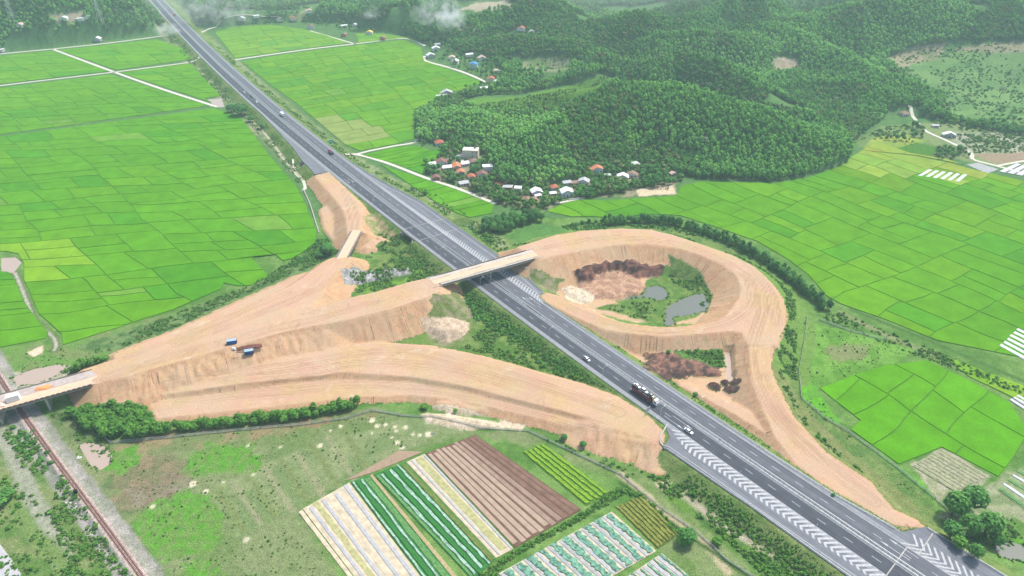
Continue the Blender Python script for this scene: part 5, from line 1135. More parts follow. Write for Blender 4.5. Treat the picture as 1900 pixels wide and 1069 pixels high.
scatter('hill_forest', allp[isG | edge_mix][:, :4]*[1, 1, 1, .92], P_MIX, 'mixed rounder trees growing in patches among the planted forest', 'forest', 6, .75, 1.15)
print('forest', len(allp), 'plots', n_pl)
def poly_pts(poly, sp, seed, dens=1, z=0, clump=None):
    P = W(poly, z); A_ = np.array(P); X, Y = jitter_grid(A_[:, 0].min(), A_[:, 0].max(), A_[:, 1].min(), A_[:, 1].max(), sp, seed); k = inside(X, Y, P)
    if clump: k &= fbm(X/clump[0], Y/clump[0], seed+7, 3) > clump[1]
    if dens < 1: k &= np.random.default_rng(seed).random(X.shape) < dens
    X, Y = X[k], Y[k]; Z = gz(X, Y); return np.stack([X, Y, Z-.15], -1)
def band_pts(s0, s1, d0, d1, sp, seed, clump=None):
    r0 = np.random.default_rng(seed); out = []
    for s in np.arange(s0, s1, sp):
        a = d0(s) if callable(d0) else d0; b = d1(s) if callable(d1) else d1
        for d in np.arange(a, b, sp): out.append(hp(s+r0.uniform(-.4,.4)*sp, d+r0.uniform(-.4,.4)*sp))
    A_ = np.array(out); 
    if clump: A_ = A_[fbm(A_[:, 0]/clump[0], A_[:, 1]/clump[0], seed, 3) > clump[1]]
    return np.stack([A_[:, 0], A_[:, 1], gz(A_[:, 0], A_[:, 1])-.15], -1)
def soil_at(x, y):
    i = np.clip(np.searchsorted(ry, y)-1, 0, len(ry)-1); j = np.clip(np.round((x/(0.72*y+140)+1)/2*(NX-1)), 0, NX-1).astype(int); return DM[i, j]
def off_soil(p):
    k = soil_at(p[:, 0], p[:, 1]) < -.2
    for d_ in ((1.2, 0), (-1.2, 0), (0, 1.2), (0, -1.2)): k &= soil_at(p[:, 0]+d_[0], p[:, 1]+d_[1]) < .3
    return p[k]
def near_low(p):
    S_ = np.arange(-60, 1300, 5.0); cl = np.array([hp(s, 0) for s in S_]); el = np.array([hp(s, dL(s)) for s in S_]); er = np.array([hp(s, dR(s)) for s in S_])
    d = np.full(len(p), 1e9)
    for e in (el, er):
        for i0 in range(0, len(p), 3000): d[i0:i0+3000] = np.minimum(d[i0:i0+3000], np.hypot(p[i0:i0+3000, None, 0]-e[None, :, 0], p[i0:i0+3000, None, 1]-e[None, :, 1]).min(1))
    q = p.copy(); q[:, 3] = np.minimum(q[:, 3], np.clip(.12+d*.12, .3, 3)); 
    j = np.zeros(len(p), int)
    for i0 in range(0, len(p), 3000): j[i0:i0+3000] = np.hypot(p[i0:i0+3000, None, 0]-cl[None, :, 0], p[i0:i0+3000, None, 1]-cl[None, :, 1]).argmin(1)
    j = np.clip(j, 1, len(cl)-2); t = cl[j+1]-cl[j-1]; t /= np.hypot(t[:, 0], t[:, 1])[:, None]; off = (p[:, 0]-cl[j, 0])*t[:, 1]-(p[:, 1]-cl[j, 1])*t[:, 0]
    wl = np.array([dL(s) for s in S_])[j]; wr = np.array([dR(s) for s in S_])[j]
    return q[(off < wl-1.6) | (off > wr+1.6)]
def addscale(p, lo, hi, seed=0): r0 = np.random.default_rng(seed); return np.concatenate([p[:, :3], r0.uniform(lo, hi, (len(p), 1))], 1)
# villages, groves
vil = [poly_pts([(795,262),(830,255),(880,262),(905,290),(930,335),(1000,350),(1050,345),(1100,318),(1250,315),(1270,335),(1240,345),(1180,352),(1130,365),(1085,368),(1050,372),(1010,390),(950,388),(900,365),(850,345),(790,322),(788,305),(830,292)], 3.3, 11, .85), poly_pts([(1085,296),(1130,290),(1200,293),(1262,310),(1300,318),(1400,328),(1440,334),(1300,332),(1250,320),(1100,322)], 4.2, 19, .85),
 poly_pts([(770,212),(780,250),(800,262),(790,275),(772,262)], 5, 12), poly_pts([(785,70),(830,62),(900,85),(960,120),(935,150),(925,165),(880,176),(860,165),(905,152),(870,135),(800,108)], 6, 13, .55),
 poly_pts([(20,64),(296,50),(296,63),(97,86),(0,96)], 7, 14, .5, clump=(25,.5)), poly_pts([(440,20),(700,45),(760,68),(660,60),(560,44),(420,50)], 8, 15, .5),
 poly_pts([(1640,200),(1700,200),(1760,225),(1900,245),(1900,225),(1780,215),(1700,190)], 6, 16, .7, z=6), poly_pts([(1735,280),(1790,278),(1803,296),(1740,296)], 5, 17, .9), poly_pts([(1620,248),(1690,262),(1700,270),(1640,262)], 5, 18, .8), poly_pts([(1690,232),(1716,240),(1710,258),(1690,254)], 5, 23, .9)]
vp = np.concatenate([addscale(v, .55, 1.1, 3) for v in vil])
HOUSE_XY = []
# ------------------------------------------------------------------ houses
ROOFS = {'red': (.42,.13,.075), 'orange': (.55,.20,.10), 'maroon': (.24,.11,.10), 'brown': (.27,.17,.12), 'grey': (.42,.43,.44), 'white': (.72,.73,.74), 'blue': (.06,.25,.62), 'pale green': (.45,.58,.50), 'pink': (.60,.40,.36), 'yellow': (.72,.50,.12)}
WALLC = {'white': (.66,.65,.61), 'cream': (.68,.62,.48), 'grey': (.42,.41,.40), 'brick': (.40,.20,.13), 'pale blue': (.52,.58,.60)}
WINM = mat('window_dark', (.03,.035,.04), .3); DOORM = mat('door_wood', (.17,.10,.06), .7)
def house(px, py, w_, l_, h, rot, roof, wall, label, kind='gable', far=False):
    x, y, z = hit(px, py); HOUSE_XY.append((x, y, max(w_, l_)/2+1.8)); t = empty('house', (x, y, z-.2), R(rot)); a, b = w_/2, l_/2
    wm = mat('wall_'+wall.replace(' ', '_'), WALLC[wall], .9, nscale=.8, namt=.12); rm = mat('roof_'+roof.replace(' ', '_'), ROOFS[roof], .8, nscale=1.2, namt=.25)
    wl = MB(); rf = MB(); rh = w_*.22
    if kind == 'flat':
        wl.box(-a, a, -b, b, 0, h); rf.box(-a-.15, a+.15, -b-.15, b+.15, h+.003, h+.35)
    elif kind == 'hip':
        wl.box(-a, a, -b, b, 0, h); e = .5; P = [(-a-e,-b-e,h-.05),(a+e,-b-e,h-.05),(a+e,b+e,h-.05),(-a-e,b+e,h-.05)]; k = max(0, b-a); T = [(0,-k,h+rh*1.3),(0,k,h+rh*1.3)]
        rf.face([P[0],P[1],T[0]]); rf.face([P[1],P[2],T[1],T[0]]); rf.face([P[2],P[3],T[1]]); rf.face([P[3],P[0],T[0],T[1]]); rf.face(P[::-1])
    elif kind == 'shed':
        wl.hexa([(-a,-b,0),(a,-b,0),(a,b,0),(-a,b,0)], [(-a,-b,h*.85),(a,-b,h),(a,b,h),(-a,b,h*.85)]); rf.hexa([(-a-.4,-b-.4,h*.85-.03),(a+.4,-b-.4,h+.03),(a+.4,b+.4,h+.03),(-a-.4,b+.4,h*.85-.03)], [(-a-.4,-b-.4,h*.85+.12),(a+.4,-b-.4,h+.18),(a+.4,b+.4,h+.18),(-a-.4,b+.4,h*.85+.12)])
    else:
        wl.box(-a, a, -b, b, 0, h); wl.face([(-a,-b,h),(a,-b,h),(0,-b,h+rh)]); wl.face([(a,b,h),(-a,b,h),(0,b,h+rh)])
        e = .45; s_ = rh/a
        for k in (-1, 1):
            rf.hexa([(k*(a+e),-b-e,h-e*s_+.01),(0,-b-e,h+rh+.01),(0,b+e,h+rh+.01),(k*(a+e),b+e,h-e*s_+.01)], [(k*(a+e),-b-e,h-e*s_+.16),(0,-b-e,h+rh+.16),(0,b+e,h+rh+.16),(k*(a+e),b+e,h-e*s_+.16)])
    wl.build('wall', wm, t); rf.build('roof', rm, t)
    if not far:
        d = MB(); d.box(-.5, .5, -b-.05, -b+.02, .1, 2.2); d.build('door', DOORM, t)
        for k in (-1, 1):
            q = MB(); q.box(k*a*.58-.55, k*a*.58+.55, -b-.05, -b+.02, 1.0, 2.2); q.build('window', WINM, t)
            q = MB(); q.box(k*a-.05 if k > 0 else k*a-.04, k*a+.04 if k > 0 else k*a+.05, -b*.5, -b*.5+1.2, 1.0, 2.2); q.build('window', WINM, t)
    tag(t, label, 'house', 'village houses'); return t
H_ = [
 (815,268,8,7,3,20,'red','white','red hip-roofed house nearest the forest edge, above the cream block','hip'),
 (853,294,5,5,2.8,10,'grey','grey','small grey shed just left of the cream block','shed'),(803,308,6,6,3,15,'white','white','white-roofed house at the left tip of the village','shed'),
 (819,305,10,7,3,15,'maroon','white','long maroon-roofed house behind the white roofs at the village tip','gable'),(830,314,8,6,3,10,'white','white','bright white low roof beside the orange-roofed house','shed'),
 (847,313,7,9,3.4,12,'orange','grey','largest orange-roofed house in the left cluster','gable'),(855,323,6,6,3,12,'orange','grey','orange lean-to below the largest orange-roofed house','gable'),
 (863,307,7,6,3.2,15,'white','white','white-roofed house right of the orange roof','shed'),(878,303,7,6,3,20,'brown','grey','brown-roofed house below the cream block','hip'),
 (905,318,9,6,5.5,8,'white','white','tall white box-like house on the right of the left cluster','flat'),(895,328,9,6,3,10,'maroon','white','low house with maroon roof and white wall below the tall white house','gable'),
 (875,334,6,6,4,12,'red','grey','small red-roofed house with grey walls near the village road','gable'),(861,343,8,6,2.8,15,'grey','grey','flat grey roof closest to the lower village road','shed'),
 (809,333,6,5,2.8,15,'maroon','brick','small maroon-roofed hut by the road at the village tip','gable'),(926,346,5,5,2.8,30,'red','brick','little red-roofed hut in the trees between both clusters','hip'),
 (942,352,8,5,3.6,-12,'grey','brick','brick-fronted house with grey roof in the middle of the village','shed'),(961,355,6,5,3.8,-8,'white','white','white box house beside the brick-fronted house','flat'),
 (995,360,9,7,3.2,15,'white','grey','pale roofed house at the front of the middle cluster','gable'),(998,366,5,4,2.6,15,'white','white','white porch roof in front of the pale roofed house','shed'),
 (976,373,6,6,2.8,-20,'brown','brick','brown-roofed hut hidden by banana trees, left one','hip'),(991,374,5,5,2.6,10,'brown','brick','brown-roofed hut hidden by banana trees, right one','gable'),
 (1027,351,6,6,3,20,'red','white','pointed red roof behind the big pale house','hip'),(1026,362,5,4,2.6,5,'white','grey','small white-roofed shed left of the big pale house','shed'),
 (1051,362,10,8,4,10,'white','pale blue','big pale house with white roof and dark window at the field edge','gable'),
 (1108,319,9,6,4,4,'orange','pale blue','house with bright orange roof under the forest','gable'),(1093,320,6,5,3,10,'red','white','low red and white house left of the bright orange roof','gable'),
 (1127,328,5,4,2.4,5,'pale green','white','tiny pale green roof among the bushes','shed'),(1155,332,10,6,3,-10,'white','white','long white roof in the right cluster','gable'),
 (1173,328,9,5,3,-14,'brown','white','brown-roofed house adjoining the long white roof','gable'),(1178,307,6,6,2.6,20,'white','grey','white pointed pavilion roof alone under the forest','hip'),
 (1248,326,5,4,2.8,20,'pink','white','small pinkish hut at the right end of the village','gable'),(1052,343,7,5,3.2,10,'grey','grey','grey flat-roofed house above the big pale house','shed'),
 (1065,343,6,5,3,5,'brown','grey','brownish roof wedged between two grey roofs','shed'),(1083,342,9,6,3.8,-15,'grey','white','long grey roof at the right of the middle cluster','gable'),
 (1677,214,8,7,3.2,15,'brown','white','brown-roofed pavilion at the head of the valley lane','hip'),(1760,254,12,5,2.8,-14,'white','grey','long white-roofed shed beside the valley lane','gable'),(1735,236,6,4,2.5,-10,'grey','white','small pale hut above the valley lane','shed')]
for a in H_: house(*a)
FH = [(809,94,'white','white'),(812,86,'grey','white'),(799,107,'white','grey'),(839,111,'pink','white'),(845,118,'white','white'),(871,105,'white','cream'),(894,112,'pink','white'),(879,127,'blue','pale blue'),(921,137,'pink','white'),(911,151,'red','cream'),(923,157,'white','white'),(898,168,'white','grey'),(829,177,'grey','grey'),(820,183,'white','grey'),
 (883,60,'pink','white'),(967,57,'red','white'),(986,63,'white','cream'),(972,70,'white','white'),(999,68,'pink','white'),(1080,135,'pink','white'),(854,62,'orange','white'),(476,33,'white','white'),(449,38,'grey','grey'),(520,39,'pink','white'),(545,38,'red','cream'),(574,24,'pink','white'),(598,4,'red','white'),(639,51,'white','white'),(659,50,'white','cream'),(694,33,'grey','white'),(686,64,'yellow','white'),(711,74,'brown','brick'),(639,68,'brown','brick'),(577,53,'maroon','white'),
 (120,38,'white','white'),(150,38,'white','white'),(164,35,'pale green','white'),(40,50,'pink','white'),(182,76,'white','grey'),(3,96,'white','grey')]
where = ['first from the left at the far village tip','second at the far village tip, higher up','beside the lane bend at the field edge','in the middle of the far village','below the pink roof in the far village','alone among trees above the far village','right of the blue roof, higher up','beside the village lane','among dense trees right of the blue roof','at the lower end of the lane','at the lower end of the lane, closest to the forest','standing on a light yard below the lane','long shed at the rice edge, upper one','long shed at the rice edge, lower one',
 'beside the smoke plume','top left of the distant hamlet','in the middle of the distant hamlet','front one of the distant hamlet','right end of the distant hamlet','alone between the forest hills','inside the smoke plume','left of the hamlet beyond the far rice field','first hut beyond the far rice field','left in the hamlet beyond the far rice field','right in the hamlet beyond the far rice field','behind the far hamlet in trees','at the very top of the picture','left of a pair above the field road','right of a pair above the field road','alone in trees above the field road','small stall on the field road','brick hut beside the far field road','brick hut in the upper rice field corner','at the end of the far rice field','left of three on the bare far hillside','middle of three on the bare far hillside','right of three on the bare far hillside','on the far left hillside','by the long field road under the woods','at the left picture edge by the field road']
for i, ((px, py, rf, wl), wh) in enumerate(zip(FH, where)):
    r0 = random.Random(i); long_ = 'long shed' in wh
    house(px, py, 8+r0.uniform(-1, 3)+(4 if long_ else 0)+(2 if rf == 'blue' else 0), 7, 4.0 if rf != 'blue' else 6, r0.uniform(-15, 25), rf, wl, '%s-roofed house %s' % (rf, wh), 'shed' if rf in ('white', 'grey') and i % 2 else 'gable', far=True)
# cream block
x, y, z = hit(874, 292); t = empty('apartment_block', (x, y, z), R(-6)); HOUSE_XY.append((x, y, 9)); q = MB(); q.box(-7.2, 7.2, -4, 4, 0, 8.0); q.build('wall', mat('wall_cream', WALLC['cream'], .9, nscale=.8, namt=.08), t); q = MB(); q.box(-7.4, 7.4, -4.2, 4.2, 8.003, 8.4); q.build('roof', mat('roof_cream', (.62,.60,.52), .9), t)
for (a, b) in ((1.4, 5.6), (1.4, 2.2), (5.2, 5.8)): q = MB(); q.box(a, a+.9, -4.05, -3.98, b, b+1.1); q.build('window', WINM, t)
q = MB(); q.box(3.0, 4.4, 1, 2.4, 8.41, 10); q.build('roof_tank', mat('tank_dark', (.10,.10,.09), .6), t)
tag(t, 'large plain cream-walled block standing alone under the forest edge', 'house')
x, y, z = hit(1226, 350); q = MB(); r0 = random.Random(4)
for k in range(40):
    a, b = r0.uniform(-7, 7), r0.uniform(-3, 3); s_ = r0.uniform(.3, .9); q.box(a, a+s_, b, b+s_*.8, -.1, r0.uniform(.3, 1.5))
o = q.build('rubble_pile', mat('rubble', (.33,.24,.19), .95, nscale=1.5, namt=.4)); o.location = (x, y, z); o.rotation_euler.z = R(-12); tag(o, 'heap of brick rubble on bare ground at the right end of the village', 'rubble')
q = MB(); q.box(-4.5, 4.5, -.12, .12, 0, 1.5); o = q.build('yard_wall', mat('white_wall', (.74,.73,.68), .9, nscale=1, namt=.1)); x, y, z = hit(1065, 371); o.location = (x, y, z); o.rotation_euler.z = R(16); tag(o, 'low white yard wall between the big pale house and the rice', 'wall')
HX = np.array(HOUSE_XY); k = np.ones(len(vp), bool)
for hx, hy, hr in HX:
    k &= ~((np.abs(vp[:, 0]-hx) < hr+.4) & (vp[:, 1] < hy+hr) & (vp[:, 1] > hy-hr-4.5))
LANES = []
scatter('village_trees', vp[k], P_MIX, 'mixed garden trees and bushes filling the villages between the houses', 'trees', 9, .7, 1.1)
# scrub
gb = [hp]
scr = [band_pts(330, 1100, lambda s: dR(s)+2.5, lambda s: dR(s)+(13 if s > 500 else 22), 2.3, 21, (9,.47)), band_pts(120, 300, lambda s: dR(s)+2, lambda s: dR(s)+7, 1.9, 22, (7,.42)),
 band_pts(570, 1250, lambda s: dL(s)-15, lambda s: dL(s)-2, 2.4, 23, (9,.48)), poly_pts([(640,545),(655,515),(700,500),(740,470),(790,500),(830,505),(770,522),(700,540)], 1.36, 24, .8, clump=(6,.42)),
 poly_pts([(690,430),(760,430),(830,500),(790,505),(720,470),(680,480)], 1.52, 25, .8, clump=(6,.45)), poly_pts([(850,545),(880,540),(960,590),(1090,690),(1210,785),(1160,745),(1070,712),(960,675),(860,645),(900,600)], 1.36, 26, .9, clump=(7,.44)),
 poly_pts([(165,655),(280,600),(380,560),(450,535),(500,510),(560,470),(600,450),(630,470),(590,490),(550,505),(440,552),(330,605),(210,650)], 1.44, 27, .8, clump=(6,.46)),
 poly_pts([(1195,875),(1260,870),(1330,905),(1420,960),(1560,1075),(1430,1075),(1330,990),(1250,930)], 1.36, 28, .85, clump=(7,.45)), poly_pts([(1140,800),(1230,835),(1240,870),(1200,885),(1150,850)], 1.28, 29, .5, clump=(5,.5), z=1),
 poly_pts([(1430,690),(1445,690),(1500,790),(1610,875),(1710,965),(1740,1000),(1690,950),(1590,870),(1490,800)], 1.52, 30, .8, clump=(6,.45), z=1), poly_pts([(1455,560),(1475,560),(1480,700),(1450,690),(1440,660)], 1.28, 31, .9, clump=(6,.40), z=2),
 poly_pts([(1340,470),(1430,510),(1470,545),(1465,570),(1435,520),(1350,482)], 1.52, 32, .9, z=2), poly_pts([(1240,425),(1290,440),(1300,452),(1250,436)], 1.60, 33, .8, z=3),
 poly_pts([(0,800),(60,800),(130,900),(240,1069),(300,1110),(150,1110),(110,1000),(50,880)], 1.44, 34, .75, clump=(6,.44)), poly_pts([(0,880),(60,920),(120,1000),(200,1110),(0,1110)], 1.52, 35, .6, clump=(6,.5)),
 poly_pts([(880,1075),(955,1022),(1085,950),(1130,912),(1165,903),(1200,925),(1240,965),(1270,990),(1260,1000),(1200,930),(1160,915),(1090,958),(960,1030),(905,1080)], 1.04, 36, .95), poly_pts([(1460,1010),(1570,1080),(1400,1080)], 1.28, 37, .8),
 poly_pts([(985,800),(1080,830),(1180,880),(1160,885),(1060,840),(990,815)], 1.44, 38, .7, clump=(5,.45)), poly_pts([(1715,640),(1800,680),(1900,722),(1900,735),(1790,695),(1700,658)], 1.44, 39, .7), poly_pts([(1520,590),(1560,575),(1720,650),(1700,662),(1600,620)], 1.60, 40, .6, clump=(5,.45)),
 poly_pts([(1240,510),(1300,520),(1325,545),(1318,575),(1305,545),(1250,530)], 1.28, 41, .7, clump=(5,.4)), poly_pts([(1110,570),(1200,560),(1225,580),(1200,598),(1140,585)], 1.28, 42, .5, clump=(4,.5)), poly_pts([(1268,655),(1340,652),(1343,688),(1300,672)], 1.28, 43, .85),
 poly_pts([(110,690),(180,660),(205,690),(150,702)], 1.44, 44, .8), poly_pts([(90,770),(140,760),(190,810),(210,850),(180,850),(110,790)], 1.52, 45, .6, clump=(5,.45)), poly_pts([(1740,960),(1880,960),(1900,1010),(1790,1030)], 1.76, 46, .8), poly_pts([(620,540),(650,530),(640,550),(620,556)], 1.20, 47, .7)]
scatter('roadside_scrub', near_low(off_soil(np.concatenate([addscale(p, .45, 1.1, i) for i, p in enumerate(scr) if len(p)]))), P_SCR, 'green scrub and low bushes on the banks and verges around the interchange', 'bushes', 12)
dsc = [poly_pts([(858,545),(885,548),(960,592),(1050,660),(1140,730),(1170,755),(1120,730),(1040,680),(940,620),(880,590)], 1.8, 51, .95, z=1), poly_pts([(1060,650),(1100,690),(1150,745),(1080,715),(1000,680),(970,640)], 2.0, 52, .7), poly_pts([(590,445),(630,440),(640,470),(600,478),(560,495),(520,500),(560,475)], 1.9, 53, .85),
 poly_pts([(700,455),(790,490),(830,505),(760,490)], 1.9, 54, .6), poly_pts([(1040,418),(1100,412),(1130,425),(1080,428),(1050,425)], 2.0, 55, .8), poly_pts([(870,420),(900,430),(930,460),(905,455),(880,440)], 2.0, 56, .7), poly_pts([(0,790),(50,790),(110,880),(60,860),(20,830)], 2.0, 57, .6), poly_pts([(1130,415),(1260,420),(1380,462),(1480,530),(1530,575),(1500,548),(1420,495),(1330,448),(1250,430)], 2.2, 58, .7)]
scatter('dark_thicket', near_low(off_soil(np.concatenate([addscale(p, .55, 1.35, i) for i, p in enumerate(dsc)]))), P_DSC, 'darker thicket of tall shrubs in the hollows beside the highway', 'bushes', 13)
dry = [poly_pts([(1660,105),(1900,85),(2300,85),(2300,240),(1900,238),(1780,225),(1740,205)], 3.6, 61, .5, z=14, clump=(24,.40)), poly_pts([(1765,248),(1900,248),(1960,262),(1930,284),(1810,284)], 3.2, 62, .8), poly_pts([(850,190),(905,182),(960,182),(1040,165),(1120,140),(1150,155),(1070,185),(1000,205)], 3.4, 63, .9, z=14), poly_pts([(1590,262),(1640,235),(1700,232),(1640,258)], 4, 64, .7), poly_pts([(965,116),(1060,106),(1080,122),(1030,136)], 5, 65, .6, z=5)]
scatter('hill_scrub', np.concatenate([addscale(p, .8, 1.7, i) for i, p in enumerate(dry)]), P_SCR[:3]+P_DRY[:1], 'low light green scrub and saplings on the open slopes between forests', 'bushes', 14)
tuft = [poly_pts([(200,820),(690,760),(880,800),(850,805),(745,835),(590,905),(560,940),(640,1110),(330,1110),(230,900)], 1.9, 71, .35, clump=(8,.5)), poly_pts([(1490,600),(1640,630),(1700,658),(1520,720),(1490,690)], 2.0, 72, .5, clump=(7,.47)), poly_pts([(60,650),(120,645),(200,625),(400,560),(200,660),(60,690),(0,690)], 2, 73, .5, clump=(6,.48)), poly_pts([(1460,640),(1490,700),(1570,800),(1720,920),(1700,930),(1600,850),(1500,770)], 1.9, 74, .5, clump=(6,.45))]
scatter('grass_tufts', np.concatenate([addscale(p, .35, .7, i) for i, p in enumerate(tuft)]), P_SCR[:1]+P_DRY[:2], 'coarse grass tufts dotted over the damp meadows', 'grass', 15)

reed = []
for nm in ('crater_pond', 'grey_pond', 'meadow_pond', 'marsh_pond', 'corner_pond', 'settling_pond'):
    q = [b_[:2] for b_ in W(PONDS[nm], -.2)]; r0 = random.Random(len(nm))
    for i in range(len(q)):
        a, b = q[i], q[(i+1) % len(q)]; n = max(1, int(math.hypot(b[0]-a[0], b[1]-a[1])/.9))
        for k in range(n):
            if r0.random() < (.7 if nm != 'settling_pond' else .12): x = a[0]+(b[0]-a[0])*k/n+r0.gauss(0, .55); y = a[1]+(b[1]-a[1])*k/n+r0.gauss(0, .55); reed.append((x, y, -.3, r0.uniform(.3, .75)))
x0, y0 = un(1303, 563, -.2)
for k in range(14): reed.append((x0+random.gauss(0, 1.0), y0+random.gauss(0, 1.8), -.35, random.uniform(.4, .8)))
scatter('pond_reeds', reed, P_SCR, 'tufts of reeds and weeds along the pond edges', 'reeds', 16)
# ------------------------------------------------------------------ single trees
TM = {}
def tree(x, y, z, h, cw, kind, seed, label, group=None, cat='tree'):
    key = (kind, seed % 4)
    if key not in TM:
        m_ = {'acacia': LM_BRIGHT, 'dark': LM_DARK, 'pale': LM_PALE, 'hedge': LM_DARK}[kind]; sd_ = seed % 4
        if kind == 'acacia': cm = crown('crown', m_, 100+sd_, 150, 2.1, 2.7, 3.9, .75, 5, .72, .15)
        elif kind == 'hedge': cm = crown('crown', m_, 110+sd_, 120, 2.0, 3.1, 3.6, .8, 4, .76, .2)
        elif kind == 'pale': cm = crown('crown', m_, 120+sd_, 80, 2.3, 1.9, 6.6, .7, 5, .45)
        else: cm = crown('crown', m_, 130+sd_, 340, 3.2, 3.2, 5.0, .8, 9, .74)
        TM[key] = (cm, trunkmesh('trunk', {'acacia': 4, 'hedge': 3.5, 'pale': 6.5, 'dark': 4.5}[kind], {'acacia': .13, 'hedge': .13, 'pale': .2, 'dark': .28}[kind], sd_))
    hb, wb_ = {'acacia': (6.6, 4.2), 'hedge': (6.6, 4.0), 'pale': (8.6, 4.6), 'dark': (8.2, 6.6)}[kind]
    t = empty('tree', (x, y, z), (seed*1.7) % 6.28); t.scale = (cw/wb_, cw/wb_, h/hb); link('crown', TM[key][0], t); link('trunk', TM[key][1], t); tag(t, label, cat, group); return t
def nth(k): return '%d%s' % (k, 'th' if 10 <= k % 100 <= 20 else {1: 'st', 2: 'nd', 3: 'rd'}.get(k % 10, 'th'))
def grove(poly, sp, h, cw, kind, seed, label, group, jit=.3, maxn=99):
    P = W(poly, .5); A_ = np.array(P); X, Y = jitter_grid(A_[:, 0].min(), A_[:, 0].max(), A_[:, 1].min(), A_[:, 1].max(), sp, seed); k = inside(X, Y, P); X, Y = X[k][:maxn], Y[k][:maxn]; r0 = random.Random(seed)
    li = np.round((Y-A_[:, 1].min())/sp).astype(int); li -= li.min(); cnt_ = {}
    for i in np.lexsort((X, li)):
        x, y = X[i], Y[i]; q = int(li[i]); cnt_[q] = cnt_.get(q, 0)+1
        tree(x, y, float(gz(x, y)[0])-.1, h*r0.uniform(.8, 1.15), cw*r0.uniform(.85, 1.2), kind, int(i), '%s, %s from left, %s line back' % (label, nth(cnt_[q]), nth(q+1)), group)
    return len(X)
nt_ = grove([(125,768),(180,765),(262,757),(290,790),(272,812),(196,812),(150,792)], 3.0, 6.6, 4.8, 'acacia', 5, 'young tree in the grove by the railway overpass', 'trees of the grove beside the railway overpass')
def row(path, rows, sp, h, cw, kind, seed, label, group, off=2.4, z=.5):
    r9 = random.Random(seed+50)
    P = smooth(W(path, z), False, 6); r0 = random.Random(seed); d = 0; i = 0; cnt = 0; nk = [0]*rows
    for a, b in zip(P[:-1], P[1:]):
        l = math.hypot(b[0]-a[0], b[1]-a[1]); n_ = (-(b[1]-a[1])/l, (b[0]-a[0])/l)
        while d < l:
            for k in range(rows):
                x = a[0]+(b[0]-a[0])*d/l+n_[0]*(k*off+r0.uniform(-1.1,1.1))+r0.uniform(-.7,.7); y = a[1]+(b[1]-a[1])*d/l+n_[1]*(k*off+r0.uniform(-.5,.5)); 
                if r9.random() > .06: nk[k] += 1; tree(x, y, float(gz(x, y)[0])-.1, h*r9.uniform(.62, 1.22), cw*r9.uniform(.75, 1.25), kind, cnt, '%s, %s from left%s' % (label, nth(nk[k]), '' if rows == 1 else (', front line' if k == 0 else ', back line')), group)
                cnt += 1
            d += sp
        d -= l
    return cnt
nt_ += row([(290,806),(380,794),(470,786),(560,775),(665,755)], 2, 3.0, 6.2, 4.4, 'acacia', 6, 'young tree in the row above the fence', 'trees in the row below the earth ramp')
nt_ += row([(1118,417),(1160,415),(1212,413),(1262,420),(1325,440),(1375,463),(1424,490),(1465,520),(1505,553),(1528,575)], 2, 2.9, 7.6, 4.6, 'hedge', 7, 'dark tree in the curved belt behind the loop', 'trees in the belt around the earth loop', 2.6)
nt_ += row([(1060,418),(1110,410)], 1, 5, 4.0, 3.6, 'hedge', 8, 'low dark tree at the thin end of the belt', 'low trees at the left end of the belt')
nt_ += grove([(890,432),(925,436),(960,425),(1010,410),(1000,398),(930,408),(900,418)], 4.8, 8.5, 6.4, 'dark', 9, 'tall tree in the clump below the village', 'trees of the clump below the village')
nt_ += grove([(128,690),(150,680),(190,676),(205,686),(160,700)], 3.0, 6, 4.4, 'acacia', 10, 'bushy tree in the clump by the marsh', 'trees of the small clump by the marsh')
print('single trees', nt_)
